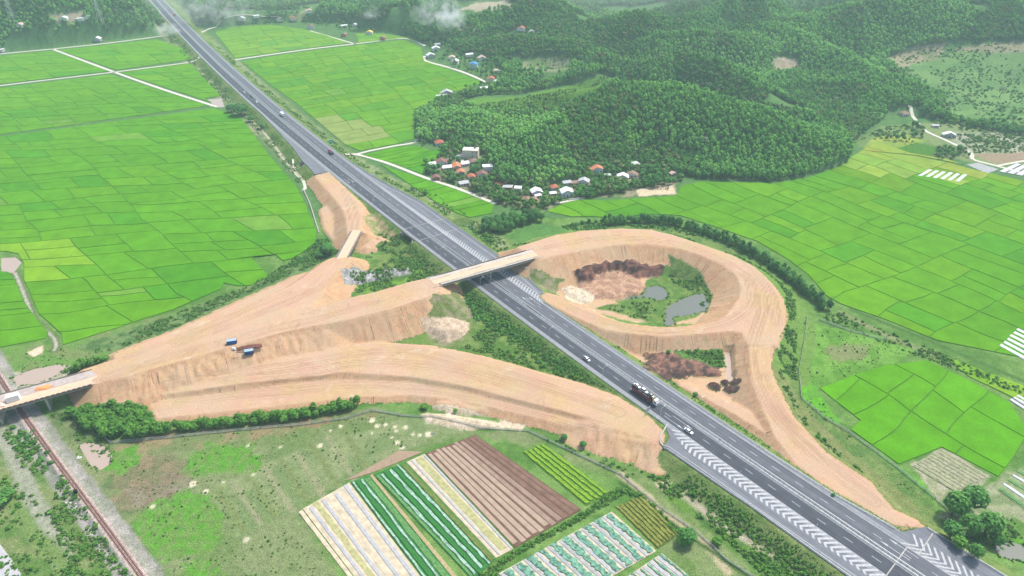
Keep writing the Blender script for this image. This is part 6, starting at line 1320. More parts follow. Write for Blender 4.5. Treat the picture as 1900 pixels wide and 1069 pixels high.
for i, (px, py, h, cw, k_, lb) in enumerate([(1765,955,14,12,'dark','tallest dark tree of the lower right group, at its left'),(1797,945,14,12.5,'dark','tall dark tree at the top of the lower right group'),(1826,990,13,11.5,'dark','broad dark tree at the right of the lower right group'),(1792,992,12,10,'dark','dark tree in the middle of the lower right group'),
 (1762,998,9,9,'dark','rounded lower tree at the left foot of the lower right group'),(1805,1035,8,6.5,'dark','small dark tree nearest the corner pond'),(1775,1015,6,6.5,'acacia','bushy green tree above the ramp edge in the lower right'),(1845,1012,7,6,'dark','dark tree between the group and the corner pond'),
 (448,214,13,20,'dark','big round tree beside the highway at the end of the field road'),(430,208,9,12,'dark','smaller round tree touching the big one by the highway'),(466,226,7,9,'dark','low tree below the big round one by the highway'),(487,238,5.5,7,'dark','round tree on the highway bank among the far rice'),
 (608,472,9,12,'dark','dark round tree at the west foot of the ramp bridge'),(594,478,5,7,'dark','second dark tree close to the ramp bridge'),(1274,1005,7.5,8.5,'dark','dark tree at the lower edge between field and highway'),(1263,1010,5,5,'dark','smaller tree left of the one at the lower edge'),
 (1330,1008,3.5,5,'acacia','bush-like tree beside the drain in the lower right'),(1290,735,2.6,3,'dark','small bush on the earth track inside the right pocket'),(788,758,3.2,5,'acacia','round bush left of the sand heaps below the ramp'),(845,765,2.6,2.6,'acacia','tiny green bush on the upper sand heap'),(1046,815,3,4,'dark','left bush at the foot of the eroded slope'),(1082,828,3,4,'dark','right bush at the foot of the eroded slope'),
 (1240,655,2.4,3,'dark','tiny bush under the loop bank'),(789,362,4,4.5,'dark','lone round tree on the bank beside the narrow rice strip'),(766,352,3,4.5,'dark','low bush above the lone round tree on the bank'),(1294,272,10,6,'pale','left one of two pale bare-stemmed trees in front of the forest'),(1307,272,10,6,'pale','right one of two pale bare-stemmed trees in front of the forest'),
 (1855,180,13,8,'pale','tall pale tree standing alone on the open right hillside'),(1727,195,10,6,'pale','left pale tree at the forest edge above the pavilion'),(1742,198,10,6,'pale','right pale tree at the forest edge above the pavilion'),(0,940,7,9,'dark','dark tree cut by the left picture edge'),(18,925,6,7,'dark','dark tree right beside the one at the left edge'),(1545,920,1.6,2,'dark','tiny bush near the end of the east ramp')]):
    x, y, z = hit(px, py); tree(x, y, z-.1, h, cw, k_, i*3+1, lb)
# coconut palms
PF = mat('palm_leaf', (.07,.13,.045), .7, nscale=2, namt=.3)
def palm(px, py, h, label, seed):
    x, y, z = hit(px, py); t = empty('palm_tree', (x, y, z)); r0 = random.Random(seed); m_ = MB(); p = Vector((0,0,0))
    for k in range(4): q = Vector((.15*k*k*.3, 0, h*(k+1)/4)); m_.bar(p, q, .22-.03*k, 6, .19-.03*k); p = q
    m_.build('trunk', BARK, t)
    for k in range(11):
        a = k*.571+r0.uniform(-.15, .15); l = 3.6*r0.uniform(.85, 1.1); f = MB(); pr = []
        for j in range(6):
            u = j/5; rr = l*u; zz = h+.9*math.sin(u*2.2)*(1 if k % 2 else .6)-1.9*u*u; w_ = .42*math.sin(math.pi*(.12+.86*u)); c_ = Vector((p.x+math.cos(a)*rr, math.sin(a)*rr, zz)); n_ = Vector((-math.sin(a), math.cos(a), 0))*w_; pr.append((c_-n_-Vector((0,0,w_*.5)), c_, c_+n_-Vector((0,0,w_*.5))))
        for A_, B_ in zip(pr[:-1], pr[1:]): f.face([A_[0], A_[1], B_[1], B_[0]]); f.face([A_[1], A_[2], B_[2], B_[1]])
        f.build('frond', PF, t)
    tag(t, label, 'palm tree')
for i, a in enumerate([(1268,322,6,'coconut palm in front of the forest, left of three'),(1320,325,6,'coconut palm with pale crown below the forest, middle of three'),(1340,330,5,'coconut palm near the field corner, right of three'),(1140,312,7,'coconut palm rising between the orange roof and the pavilion'),(1240,315,6,'coconut palm beside the small pinkish hut')]): palm(*a, i)
# ------------------------------------------------------------------ vehicles
def paintm(name, col, r=.3): return mat('paint_'+name, col, r, .0, spec=.5)
GLASS = mat('car_glass', (.02,.025,.03), .12, spec=.6); TYRE = mat('tyre', (.02,.02,.02), .9); RIM = mat('rim', (.45,.46,.47), .4, .6); LAMPW = mat('headlight', (.75,.77,.78), .2); LAMPR = mat('tail_light', (.45,.02,.015), .3)
def loft(secs, name, m_, par):
    """secs: (x, z0, z1, w_low, w_mid, w_top)"""
    v = []; f = []
    for (x, z0, z1, wl, wm, wt) in secs:
        zm = z0+(z1-z0)*.45; v += [(x,-wl,z0),(x,wl,z0),(x,wm,zm),(x,wt,z1-.03),(x,wt*.85,z1),(x,-wt*.85,z1),(x,-wt,z1-.03),(x,-wm,zm)]
    n = 8
    for i in range(len(secs)-1):
        for j in range(n): k = (j+1) % n; f.append((i*n+j, i*n+k, (i+1)*n+k, (i+1)*n+j))
    f.append(tuple(range(n))[::-1]); f.append(tuple((len(secs)-1)*n+j for j in range(n)))
    me = bpy.data.meshes.new(name); me.from_pydata(v, [], f); me.update(); me.materials.append(m_); return link(name, me, par)
def wheels(t, xs, hw, r, tw=.24, dbl=False):
    for x in xs:
        for s_ in (-1, 1):
            w_ = MB(); w_.bar((x, s_*(hw-tw), r), (x, s_*hw, r), r, 14); o = w_.build('wheel', TYRE, t)
            q = MB(); q.bar((x, s_*(hw-.02), r), (x, s_*(hw+.015), r), r*.58, 10); q.build('rim', RIM, o)
def car(pos, heading, m_, label, L_=4.7, kind='sedan', group=None, name='car'):
    t = empty(name, pos, heading); h = L_/2; W_ = .92
    loft([(-h,.42,.78,.70,.78,.66),(-h+.12,.30,.95,.80,.88,.74),(-h+.9,.26,1.0,.84,W_,.78),(0,.26,.98,.84,W_,.80),(h-1.15,.26,.96,.84,W_,.78),(h-.35,.28,.80,.80,.86,.70),(h,.42,.64,.62,.70,.60)], 'body', m_, t)
    top = 1.5 if kind == 'sedan' else 1.68; rb = -h+.95 if kind == 'sedan' else -h+.35
    loft([(rb-.28,.93,1.0,.74,.74,.70),(rb+.35,.93,top-.08,.78,.72,.60),(rb+.9,.94,top,.78,.73,.60),(h-2.2,.94,top-.02,.78,.73,.60),(h-1.75,.94,top-.16,.78,.73,.62),(h-1.1,.93,.99,.74,.74,.70)], 'windows', GLASS, t)
    loft([(rb+.42,top-.06,top+.02,.60,.61,.56),(rb+.9,top-.02,top+.05,.62,.63,.58),(h-2.25,top-.03,top+.04,.62,.63,.58),(h-1.95,top-.10,top-.02,.58,.59,.54)], 'roof', m_, t)
    for s_ in (-1, 1):
        q = MB(); q.box(h-.22, h-.04, s_*.62-.16, s_*.62+.16, .58, .74); q.build('headlight', LAMPW, t)
        q = MB(); q.box(-h-.01, -h+.15, s_*.62-.14, s_*.62+.14, .66, .84); q.build('tail_light', LAMPR, t)
    wheels(t, (-h+.85, h-.9), .90, .33); tag(t, label, 'car', group); return t
def on_road(s, d, fwd): x, y = hp(s, d); return (x, y, HZ+.01), hdir(s)+(0 if fwd else math.pi)
SIL = paintm('silver', (.55,.56,.57)); WHI = paintm('white', (.80,.80,.80)); BLA = paintm('black', (.02,.02,.025)); GRY = paintm('grey', (.18,.19,.20)); REDP = paintm('red', (.45,.03,.03))
p, h_ = on_road(237.5, -6.9, False); car(p, h_, SIL, 'silver car driving alone in the outer lane below the overbridge', kind='suv')
p, h_ = on_road(165.8, -6.9, False); car(p, h_, WHI, 'white car with dark sunroof beside the start of the long chevrons', 4.9)
for (s, d, fw, m_, k_, lb) in [(840, -8.2, False, GRY, 'sedan', 'dark car, last of the far queue on the left carriageway'),(833, -5.4, False, WHI, 'sedan', 'white car near the back of the far queue'),(812, -3.2, False, BLA, 'suv', 'dark car near the median in the far queue'),(790, -4.2, False, WHI, 'suv', 'white car leading the far queue near the round tree')]:
    p, h_ = on_road(s, d, fw); car(p, h_, m_, lb, 4.8, k_)
def box_truck(s, d, fwd, cabm, boxm, label, L_=9.0, H_=3.4, bed=False):
    p, h_ = on_road(s, d, fwd); t = empty('truck', p, h_); h = L_/2
    q = MB(); q.box(-h, h-.2, -.5, .5, .55, .85); q.build('chassis', mat('chassis_black', (.03,.03,.03), .7), t)
    q = MB()
    if bed: q.box(-h, h-2.3, -1.2, 1.2, .95, 1.1); q.box(-h, h-2.3, -1.22, -1.12, 1.1, 2.0); q.box(-h, h-2.3, 1.12, 1.22, 1.1, 2.0); q.box(-h, -h+.1, -1.12, 1.12, 1.1, 2.0); q.box(-h+.1, h-2.4, -1.1, 1.1, 1.1, 1.85, 0)
    else: q.box(-h, h-2.3, -1.22, 1.22, .9, H_)
    q.build('cargo_box', boxm, t)
    loft([(h-2.1,.6,2.7,1.15,1.17,1.05),(h-.6,.55,2.75,1.17,1.18,1.05),(h-.15,.5,2.0,1.15,1.16,1.08),(h,.5,1.5,1.08,1.12,1.05)], 'cab', cabm, t)
    q = MB(); q.hexa([(h-.16,-.95,1.55),(h+.0,-.95,1.5),(h+.0,.95,1.5),(h-.16,.95,1.55)], [(h-.62,-.9,2.5),(h-.50,-.9,2.45),(h-.50,.9,2.45),(h-.62,.9,2.5)]); q.build('windscreen', GLASS, t)
    wheels(t, (-h+1.6, -h+2.8, h-1.1), 1.2, .5, .3); tag(t, label, 'truck'); return t
box_truck(731, 4.6, True, WHI, WHI, 'white box truck on the right carriageway among the far fields', 10, 3.8)
box_truck(604, 6.2, True, REDP, mat('dark_tarp', (.05,.05,.06), .7), 'dark open-bed truck on the right carriageway near the pale merging lane', 8.5, bed=True)
box_truck(1312, 5.4, True, WHI, mat('red_box', (.5,.10,.07), .6), 'small red-boxed truck at the very top of the highway', 9, 3.6)
# car carrier
p, h_ = on_road(195.5, -4.6, False); t = empty('car_carrier_truck', p, h_); CB = mat('carrier_black', (.022,.022,.026), .4, spec=.5); CR = mat('carrier_red', (.42,.03,.05), .4, spec=.5)
loft([(5.6,.7,3.3,1.15,1.2,1.1),(6.2,.6,3.55,1.2,1.24,1.12),(7.0,.55,3.4,1.2,1.24,1.12),(7.7,.5,2.4,1.2,1.23,1.15),(7.95,.5,1.7,1.15,1.2,1.12)], 'cab', WHI, t)
q = MB(); q.hexa([(7.72,-1.05,1.85),(7.95,-1.05,1.75),(7.95,1.05,1.75),(7.72,1.05,1.85)], [(7.15,-1.0,3.05),(7.34,-1.0,2.98),(7.34,1.0,2.98),(7.15,1.0,3.05)]); q.build('windscreen', GLASS, t)
for s_ in (-1, 1):
    q = MB(); q.box(6.3, 7.2, s_*1.235-.02, s_*1.235+.02, 1.9, 2.7); q.build('side_window', GLASS, t)
    q = MB(); q.box(7.85, 8.0, s_*.85-.2, s_*.85+.2, .8, 1.05); q.build('headlight', LAMPW, t)
    q = MB(); q.box(7.3, 7.5, s_*1.42-.08, s_*1.42+.08, 2.0, 2.7); q.build('mirror', CB, t)
    # side walls: black upper band, red lower band with slots
    q = MB(); q.box(-9.2, 4.9, s_*1.22-.05, s_*1.22+.05, 2.25, 3.9); q.build('upper_side_panel', CB, t)
    q = MB()
    for k in range(9): q.box(-9.2+k*1.5, -9.2+k*1.5+1.32, s_*1.225-.05, s_*1.225+.05, .95+.0*k, 2.245)
    q.build('lower_side_panel', CR, t)
    q = MB(); x = -4.6
    for k, wd in enumerate([.5,.35,.5,.45,.3,.0,.5,.4,.5,.35,.45,.5,.0,.4,.5]):
        if wd: q.box(x, x+wd*.8, s_*1.28-.012, s_*1.28+.012, 2.75, 3.3)
        x += .5
    q.build('side_lettering', mat('lettering_white', (.8,.8,.8), .6), t)
q = MB(); q.box(-9.2, 4.9, -1.16, 1.16, .85, 1.0); q.build('lower_deck', CB, t); q = MB(); q.box(-9.2, 5.4, -1.16, 1.16, 3.2, 3.3); q.build('upper_deck', CB, t)
q = MB(); q.box(-9.25, -9.1, -1.2, 1.2, .8, 3.9); q.build('tail_ramp', CB, t); q = MB(); q.box(4.9, 5.1, -1.2, 1.2, .8, 4.1); q.build('head_wall', mat('carrier_yellow', (.55,.42,.08), .5), t)
q = MB(); q.box(0, 7.6, -.5, .5, .6, .84); q.build('chassis', MATS['chassis_black'], t)
wheels(t, (-7.0, -5.7, -4.4, 3.6, 6.7), 1.2, .52, .34); tag(t, 'black and red car carrier with a white cab loaded with three cars', 'truck')
for x, m_, lb, k_ in [(-6.6, WHI, 'white car riding at the back of the car carrier', 'sedan'), (-1.7, WHI, 'white car riding in the middle of the car carrier', 'suv'), (2.9, GRY, 'dark grey car riding at the front of the car carrier', 'sedan')]:
    car((p[0]+math.cos(h_)*x, p[1]+math.sin(h_)*x, p[2]+3.32), h_, m_, lb, 4.5, k_)
# ------------------------------------------------------------------ site equipment
def container(px, py, z, rot, L_, label, m_):
    x, y, zz = hit(px, py); t = empty('site_container', (x, y, zz), R(rot)); q = MB(); q.box(-L_/2, L_/2, -1.2, 1.2, .12, 2.4); q.build('shell', m_, t)
    for s_ in (-1, 1):
        for k in range(int(L_/.5)): q = MB(); q.box(-L_/2+.1+k*.5, -L_/2+.35+k*.5, s_*1.2-.03 if s_ < 0 else s_*1.2-.02, s_*1.2+.02 if s_ < 0 else s_*1.2+.05, .2, 2.3); q.build('rib', m_, t)
    q = MB(); q.box(-L_/2, L_/2, -1.2, 1.2, 2.401, 2.46); q.build('roof', mat('light_blue_sheet', (.30,.42,.55), .6), t)
    q = MB(); q.box(L_/2, L_/2+.06, -1.0, 1.0, .2, 2.2); q.build('door', mat('rust_dark', (.12,.06,.05), .8), t)
    for s_ in (-1, 1): q = MB(); q.box(-L_/2+.5 if s_ < 0 else L_/2-1.1, -L_/2+1.1 if s_ < 0 else L_/2-.5, -1.1, 1.1, -.3, .12); q.build('skid', MATS['chassis_black'], t)
    tag(t, label, 'container'); return t
BLUEP = mat('site_blue', (.02,.10,.34), .6, nscale=1, namt=.15)
container(431, 637, 9, 14, 5.2, 'bright blue site container on the crest of the earth ramp', BLUEP); container(463, 656, 6, 14, 4.8, 'dark blue site container below the stacked steel piles', mat('site_blue_dark', (.015,.07,.24), .6, nscale=1, namt=.2))
RS = mat('rust_steel', (.22,.085,.06), .8, nscale=1, namt=.3)
x, y, z = hit(460, 645)
for k in range(5):
    m_ = MB(); m_.box(-7+k*.35, 7+k*.25, -.22, .22, 0, .12); m_.box(-7+k*.35, 7+k*.25, -.05, .05, .12, .45); m_.box(-7+k*.35, 7+k*.25, -.22, .22, .45, .56)
    o = m_.build('steel_beam', RS); a = R(9+k*1.2); o.location = (x+k*.15, y+1.6-k*.85, z+.15+.1*k); o.rotation_euler.z = a
    tag(o, ['rusty steel beam, uppermost of the five by the blue containers', 'rusty steel beam, second of the five by the blue containers', 'rusty steel beam in the middle of the five by the blue containers', 'rusty steel beam, fourth of the five by the blue containers', 'rusty steel beam, lowest of the five by the blue containers'][k], 'steel beam', 'steel beams on the earth ramp')
# excavator-like piling rig remains beside containers
x, y, z = hit(437, 665); q = MB()
r0 = random.Random(8)
for k in range(10): a = r0.uniform(-2.6, 2.6); b = r0.uniform(-.8, .8); q.bar((a, b, .1), (a+r0.uniform(-1.5, 1.5), b+r0.uniform(-.8, .8), r0.uniform(.2, .9)), .10, 5)
o = q.build('scrap_pile', RS); o.location = (x, y, z); tag(o, 'rusty scrap and rods scattered left of the dark blue container', 'scrap')
x, y, z = hit(434, 648); q = MB(); q.hexa([(-1,-.8,0),(1,-.7,0),(.9,.8,0),(-1,.7,0)], [(-.8,-.6,1.1),(.7,-.5,1.2),(.6,.6,1.0),(-.7,.5,1.3)]); o = q.build('water_tank', WHI); o.location = (x, y, z); tag(o, 'small white tank at the left end of the steel beams', 'tank')
# ------------------------------------------------------------------ lamp posts, signs, poles
LP = mat('lamp_steel', (.58,.60,.60), .5, .3)
def lamp(px, py, side, label, h=9.0, z=HZ):
    x, y = un(px, py, z); zz = max(float(gz(x, y)[0]), 0)
    dH = [(hp(s, 0), s) for s in range(100, 700, 4)]; s = min(dH, key=lambda q: (q[0][0]-x)**2+(q[0][1]-y)**2)[1]
    x, y = hp(s, -12.0 if side < 0 else dR(s)+.3); t = empty('lamp_post', (x, y, HZ-.6), hdir(s)-math.pi/2*(1 if side < 0 else -1)+(0 if side < 0 else 0))
    q = MB(); q.bar((0,0,0), (0,0,h), .11, 8, .07); q.build('pole', LP, t); q = MB(); q.bar((0,0,h-.05), (2.2,0,h+.5), .05, 6); q.build('arm', LP, t); q = MB(); q.box(2.0, 3.0, -.16, .16, h+.42, h+.58); q.build('lamp_head', LP, t); tag(t, label, 'lamp post', 'lamp posts along the highway')
for a in [(1032,630,-1,'lamp post on the left verge above the leafy thicket'),(1125,702,-1,'lamp post on the left verge uphill of the silver car'),(1228,775,-1,'lamp post on the left verge beside the white car'),(891,535,-1,'lamp post on the left verge just in front of the overbridge'),(834,478,-1,'lamp post on the left verge just beyond the overbridge'),(664,353,-1,'lamp post on the left verge beside the pinkish ramp end, upper'),(700,381,-1,'lamp post on the left verge beside the pinkish ramp, lower'),
 (989,515,1,'lamp post on the right verge beside the overbridge abutment'),(1196,680,1,'lamp post on the right verge by the red and black spoil'),(1303,754,1,'lamp post on the right verge by the small track bush'),(700,328,1,'lamp post on the right bank farthest up near the village road'),(774,372,1,'lamp post on the right bank above the lone round tree'),(815,397,1,'lamp post on the right bank below the lone round tree'),(868,438,1,'lamp post on the right bank beside the tall clump of trees')]: lamp(*a)
for (s, lb) in [(96, 'thin marker post on the median opposite the chevron ramp, right one'), (134, 'thin marker post on the median opposite the chevron ramp, left one')]:
    x, y = hp(s, -9.4); q = MB(); q.bar((0,0,0), (0,0,1.4), .06, 6); q.box(-.18, .18, -.02, .02, 1.0, 1.5); o = q.build('marker_post', WHI); o.location = (x, y, HZ); tag(o, lb.replace('on the median opposite', 'at the edge of'), 'marker post')
def sign(s, d, w_, h_, hh, col, label, facing, legs=2):
    x, y = hp(s, d); t = empty('road_sign', (x, y, HZ-.8), hdir(s)-math.pi/2); q = MB(); q.box(-w_/2, w_/2, -.05, .05, hh, hh+h_); q.build('panel', col, t)
    for k in ([-w_/3, w_/3] if legs == 2 else [0]): q = MB(); q.bar((k, .12, 0), (k, .12, hh+h_*.9), .09, 6); q.build('post', LP, t)
    q = MB(); q.box(-w_/2+.12, w_/2-.12, -.07*facing-.012, -.07*facing+.012, hh+h_*.45, hh+h_*.55); tag(t, label, 'sign'); return t, q
GRN = mat('sign_green', (.02,.40,.30), .5); t_, q = sign(625, 15.5, 4.6, 3.2, 2.2, GRN, 'green direction sign on two posts on the right bank among the far fields', 1); q.build('white_bar', WHI, t_)
sign(187, -13.6, 3.4, 3.0, 2.4, mat('sign_back', (.52,.53,.53), .5, .3), 'big grey-backed sign on two posts beside the car carrier', -1)
sign(533, 15.5, 1.6, 2.2, 1.2, WHI, 'small white sign on the right bank beside the village road', 1, 1)
CPOLE = mat('pole_concrete', (.52,.51,.47), .8)
for (px, py, h, lb) in [(801,338,8,'power pole at the village tip beside the maroon hut'),(846,352,8,'power pole on the village road, second from the left'),(892,372,8,'power pole at the lower right end of the village road'),(412,1069,9,'x'),(50,1090,9,'lamp pole by the old road in the lower left corner'),(1041,240,9,'x')]:
    if lb == 'x': continue
    x, y, z = hit(px, py); t = empty('power_pole', (x, y, z)); q = MB(); q.bar((0,0,0), (0,0,h), .15, 6, .10); q.build('pole', CPOLE, t); q = MB(); q.box(-.9, .9, -.05, .05, h-.7, h-.55); q.build('crossarm', CPOLE, t); tag(t, lb, 'power pole')
def pylon(px, py, h, label):
    x, y, z = hit(px, py); t = empty('pylon', (x, y, z)); q = MB(); b = h*.10
    lv = [0, .2, .4, .6, .8, 1.0]
    for i in range(5):
        w0, w1 = b*(1-lv[i]*.8), b*(1-lv[i+1]*.8); z0, z1 = h*lv[i], h*lv[i+1]; c0 = [(-w0,-w0,z0),(w0,-w0,z0),(w0,w0,z0),(-w0,w0,z0)]; c1 = [(-w1,-w1,z1),(w1,-w1,z1),(w1,w1,z1),(-w1,w1,z1)]
        for k in range(4): j = (k+1) % 4; q.bar(c0[k], c1[k], .16, 4); q.bar(c0[k], c1[j], .10, 4); q.bar(c1[k], c1[j], .10, 4)
    q.build('lattice_tower', LP, t)
    for zz in (.72, .84, .96): q = MB(); q.bar((-h*.15,0,h*zz), (h*.15,0,h*zz), .14, 4); q.bar((-h*.15,0,h*zz), (0,0,h*zz+1.2), .10, 4); q.bar((h*.15,0,h*zz), (0,0,h*zz+1.2), .10, 4); q.build('crossarm', LP, t)
    tag(t, label, 'pylon', 'pylons on the far left hills'); return t
pylon(26, 42, 34, 'lattice pylon on the far left hillside, nearest the corner'); pylon(189, 46, 34, 'lattice pylon on the far left hillside, right of the bare clearing')
# ------------------------------------------------------------------ fences
FM = mat('fence_mesh', (.40,.43,.38), .8, nscale=3, namt=.2)
def fence(pts, label, sp=5.0, h=1.6, solid=.30, z=.3):
    P = W(pts, z); x0, y0 = P[0][:2]; t = empty('fence', (x0, y0, float(gz(x0, y0)[0]))); zb = t.location.z; cnt = 0
    pm = MB(); pm.box(-.11, .11, -.11, .11, -.5, h+.1); pme = pm.mesh('post', CONC); D = []
    for a, b in zip(P[:-1], P[1:]):
        l = math.hypot(b[0]-a[0], b[1]-a[1]); n = max(1, int(round(l/sp)))
        for k in range(n): D.append((a[0]+(b[0]-a[0])*k/n, a[1]+(b[1]-a[1])*k/n))
    D.append(P[-1][:2])
    for i, p in enumerate(D):
        g_ = float(gz(*p)[0])-zb; link('post', pme, t, (p[0]-x0, p[1]-y0, g_)) if cnt < 290 else None; cnt += 1
        if i+1 < len(D):
            q_ = D[i+1]; g2 = float(gz(*q_)[0])-zb; v = np.array(q_)-np.array(p); l = np.hypot(*v); n_ = np.array([-v[1], v[0]])/l*.03; m_ = MB()
            A_ = (p[0]-x0, p[1]-y0); B_ = (q_[0]-x0, q_[1]-y0)
            def rail(z0, z1, nn=n_):
                m_.hexa([(A_[0]-nn[0],A_[1]-nn[1],g_+z0),(B_[0]-nn[0],B_[1]-nn[1],g2+z0),(B_[0]+nn[0],B_[1]+nn[1],g2+z0),(A_[0]+nn[0],A_[1]+nn[1],g_+z0)], [(A_[0]-nn[0],A_[1]-nn[1],g_+z1),(B_[0]-nn[0],B_[1]-nn[1],g2+z1),(B_[0]+nn[0],B_[1]+nn[1],g2+z1),(A_[0]+nn[0],A_[1]+nn[1],g_+z1)])
            rail(0, solid); rail(h-.12, h)
            for k in range(1, 5): rail(solid+(h-solid)*k/5, solid+(h-solid)*k/5+.05, n_*.5)
            nb = max(2, int(l/.8))
            for k in range(1, nb):
                c_ = (A_[0]+(B_[0]-A_[0])*k/nb, A_[1]+(B_[1]-A_[1])*k/nb); gg = g_+(g2-g_)*k/nb; m_.box(c_[0]-.03, c_[0]+.03, c_[1]-.03, c_[1]+.03, gg+solid, gg+h-.12)
            m_.build('mesh_panel', FM, t)
    tag(t, label, 'fence')
fence([(189,806),(204,822),(303,813),(438,799),(560,788),(640,777),(690,762),(742,770)], 'pale mesh fence below the row of trees and the earth ramp', 5)
fence([(742,771),(800,775),(890,795),(980,800),(1060,838),(1150,880),(1230,945),(1290,985),(1350,1040),(1420,1085)], 'weathered fence running from the sand heaps to the lower right drain', 5, 1.3)
fence([(1497,588),(1490,640),(1482,688),(1487,738),(1530,775),(1577,803),(1665,868),(1735,925),(1770,955)], 'pale green mesh fence curving past the earth loop and bright rice', 5)
fence([(1520,593),(1580,615),(1645,632),(1647,622)], 'short mesh fence around the rough meadow right of the loop', 5)
# ------------------------------------------------------------------ people, railway signal
SKIN = mat('skin', (.32,.19,.12), .7); CLW = mat('cloth_white', (.7,.7,.68), .9); CLD = mat('cloth_dark', (.06,.07,.10), .9)
def person(px, py, top, label, rz):
    x, y, z = hit(px, py); t = empty('person', (x, y, z), rz); me = bpy.data.meshes.new('body')
    V_ = [(0,0,.92),(0,.02,1.15),(0,.04,1.38),(0,.05,1.5),(0,.07,1.62),(.09,0,.88),(.11,.05,.48),(.11,0,.06),(.11,.12,.03),(-.09,0,.88),(-.13,-.08,.48),(-.13,-.05,.06),(-.13,.07,.03),(.19,.04,1.38),(.25,.06,1.1),(.22,.22,.92),(-.19,.04,1.38),(-.25,.05,1.1),(-.2,.2,.94),(0,.08,1.72)]
    E_ = [(0,1),(1,2),(2,3),(3,4),(4,19),(0,5),(5,6),(6,7),(7,8),(0,9),(9,10),(10,11),(11,12),(2,13),(13,14),(14,15),(2,16),(16,17),(17,18)]
    me.from_pydata(V_, E_, []); o = link('body', me, t); o.modifiers.new('skin', 'SKIN'); Rd = [.14,.15,.15,.055,.10,.09,.06,.045,.035,.09,.06,.045,.035,.06,.045,.035,.06,.045,.035,.085]
    for v_, r_ in zip(me.skin_vertices[0].data, Rd): v_.radius = (r_, r_)
    me.skin_vertices[0].data[0].use_root = True; sb = o.modifiers.new('sub', 'SUBSURF'); sb.levels = 1; sb.render_levels = 1; me.materials.append(SKIN)
    q = MB(); q.bar((0,.02,.88), (0,.045,1.44), .20, 10, .17); q.build('shirt', top, t); q = MB(); q.bar((.1,.03,.45), (.09,0,.92), .09, 8, .11); q.bar((-.12,-.05,.45), (-.09,0,.92), .09, 8, .11); q.build('trousers', CLD, t)
    q = MB(); q.bar((0,.08,1.68), (0,.08,1.80), .24, 12, .03); q.build('hat', mat('straw', (.62,.52,.30), .8), t); tag(t, label, 'person')
person(593, 893, CLW, 'person in white shirt walking in the mown meadow left of the crop beds', 1.0); person(133, 476, CLD, 'person in dark clothes standing in the left rice field', 2.0); person(1126, 1065, mat('cloth_red', (.5,.05,.06), .9), 'person in red bending over the striped plastic field at the bottom', .4)
x, y, z = hit(143, 918); t = empty('signal_box', (x, y, z), .4); q = MB(); q.bar((0,0,0), (0,0,1.6), .12, 6); q.build('post', LP, t); q = MB(); q.box(-.7, .7, -.5, .5, 1.2, 3.0); q.build('cabinet', mat('signal_black', (.012,.012,.015), .6), t); q = MB(); q.box(-.8, .8, -.6, .6, 3.0, 3.1); q.build('hood', MATS['signal_black'], t); tag(t, 'black signal cabinet standing against the railway rails', 'signal')
for i, (px, py, w_) in enumerate([(150,850,1.2),(140,940,2.2),(136,930,1.6)]):
    x, y, z = hit(px-4, py); q = MB(); r0 = random.Random(i)
    for k in range(7): a, b = r0.uniform(-w_, w_), r0.uniform(-w_, w_); q.hexa([(a-.5,b-.4,0),(a+.5,b-.5,0),(a+.4,b+.5,0),(a-.5,b+.4,0)], [(a-.3,b-.3,.5),(a+.3,b-.3,.6),(a+.3,b+.3,.4),(a-.3,b+.2,.6)])
    o = q.build('stone_pile', mat('white_stone', (.55,.55,.52), .9, nscale=1, namt=.15)); o.location = (x, y, z); tag(o, ['small heap of pale stones near the meadow pond', 'larger heap of pale stones below the black signal cabinet', 'small heap of pale stones beside the black signal cabinet'][i], 'stones')
# ruined parapet lying along the far edge of the overbridge and its approaches
q = MB(); r0 = random.Random(3)
for k in range(46):
    u = r0.random(); a = un(800+u*170, 532-u*66+r0.uniform(-2, 2), 13.2); s_ = r0.uniform(.3, .9); q.hexa([(a[0]-s_,a[1]-s_*.5,13),(a[0]+s_,a[1]-s_*.4,13),(a[0]+s_,a[1]+s_*.5,13),(a[0]-s_,a[1]+s_*.4,13)], [(a[0]-s_*.6,a[1]-s_*.3,13.2+s_*.5),(a[0]+s_*.5,a[1]-s_*.3,13.2+s_*.4),(a[0]+s_*.5,a[1]+s_*.3,13.2+s_*.5),(a[0]-s_*.5,a[1]+s_*.3,13.2+s_*.3)])
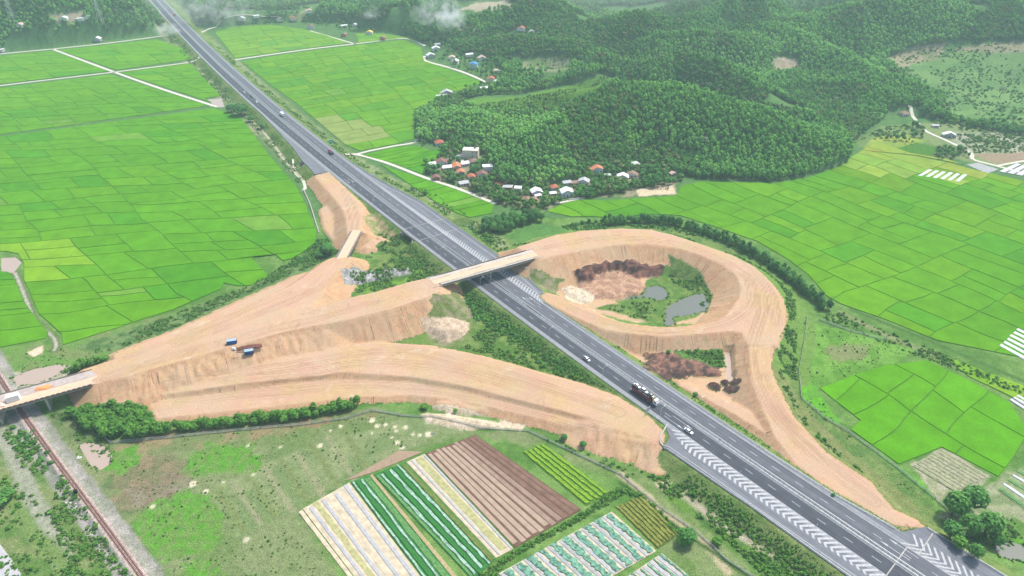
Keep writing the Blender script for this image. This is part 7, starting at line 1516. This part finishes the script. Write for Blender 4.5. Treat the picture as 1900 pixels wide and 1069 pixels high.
# ------------------------------------------------------------------ smoke, added far haze
def smoke(px, py, rx, ry_, rz, dens, label, seed, lean=(0,0)):
    x, y, z = hit(px, py); bm = bmesh.new(); bmesh.ops.create_icosphere(bm, subdivisions=3, radius=1); me = bpy.data.meshes.new('smoke_or_haze')
    for v_ in bm.verts: v_.co.x *= rx; v_.co.y *= ry_; v_.co.z *= rz
    bm.to_mesh(me); bm.free(); m = bpy.data.materials.new('smoke'); m.use_nodes = True; n = m.node_tree; n.nodes.remove(n.nodes['Principled BSDF']); N = n.nodes.new; L = n.links.new; pv = N('ShaderNodeVolumePrincipled'); pv.inputs['Color'].default_value = (.99,.995,1,1)
    tc = N('ShaderNodeTexCoord'); mp = N('ShaderNodeMapping'); mp.inputs['Scale'].default_value = (1/rx, 1/ry_, 1/rz); L(tc.outputs['Object'], mp.inputs[0]); ln = N('ShaderNodeVectorMath'); ln.operation = 'LENGTH'; L(mp.outputs[0], ln.inputs[0])
    ns = N('ShaderNodeTexNoise'); ns.inputs['Scale'].default_value = .10; ns.inputs['Detail'].default_value = 5; ad = N('ShaderNodeVectorMath'); ad.operation = 'ADD'; ad.inputs[1].default_value = (seed*13, 0, 0); L(tc.outputs['Object'], ad.inputs[0]); L(ad.outputs[0], ns.inputs['Vector'])
    fo = N('ShaderNodeMapRange'); fo.inputs[1].default_value = 1.0; fo.inputs[2].default_value = .2; fo.inputs[3].default_value = 0; fo.inputs[4].default_value = 1; L(ln.outputs['Value'], fo.inputs[0])
    nr = N('ShaderNodeMapRange'); nr.inputs[1].default_value = .42; nr.inputs[2].default_value = .65; L(ns.outputs['Fac'], nr.inputs[0]); m1 = N('ShaderNodeMath'); m1.operation = 'MULTIPLY'; L(fo.outputs[0], m1.inputs[0]); L(nr.outputs[0], m1.inputs[1]); m2 = N('ShaderNodeMath'); m2.operation = 'MULTIPLY'; L(m1.outputs[0], m2.inputs[0]); m2.inputs[1].default_value = dens; L(m2.outputs[0], pv.inputs['Density']); L(pv.outputs[0], n.nodes['Material Output'].inputs['Volume'])
    me.materials.append(m); o = link('smoke_or_haze', me, None, (x+lean[0], y+lean[1], z+rz*.75)); tag(o, label, 'smoke', kind='stuff')
smoke(838, 66, 24, 16, 30, .13, 'white smoke rising over the far village beside the rice', 1); smoke(812, 52, 44, 20, 26, .06, 'thin smoke veil drifting left of the main plume', 4)
smoke(316, 68, 26, 16, 12, .08, 'pale smoke drifting across the highway near the top', 2); smoke(404, 48, 80, 26, 30, .03, 'thin blue smoke over the woods right of the highway', 3); smoke(1180, 20, 520, 190, 62, .0030, 'faint added haze lying over the distant forest hills', 7); smoke(300, 30, 420, 160, 40, .0026, 'faint added haze over the far end of the highway', 9)  # the two widest volumes are added to thicken the far haze
smoke(696, 36, 28, 14, 12, .06, 'small smoke patch over the distant wood', 5)
# ------------------------------------------------------------------ haze
hb = MB(); hb.box(-4600, 4600, -30, 4400, -3, 262); hz = hb.mesh('haze'); m = bpy.data.materials.new('haze'); m.use_nodes = True; n = m.node_tree; n.nodes.remove(n.nodes['Principled BSDF']); pv = n.nodes.new('ShaderNodeVolumePrincipled')
pv.inputs['Color'].default_value = (.66,.90,.97,1); pv.inputs['Density'].default_value = HAZE; pv.inputs['Anisotropy'].default_value = .1; n.links.new(pv.outputs[0], n.nodes['Material Output'].inputs['Volume']); hz.materials.append(m)
o = link('haze', hz); tag(o, kind='stuff')
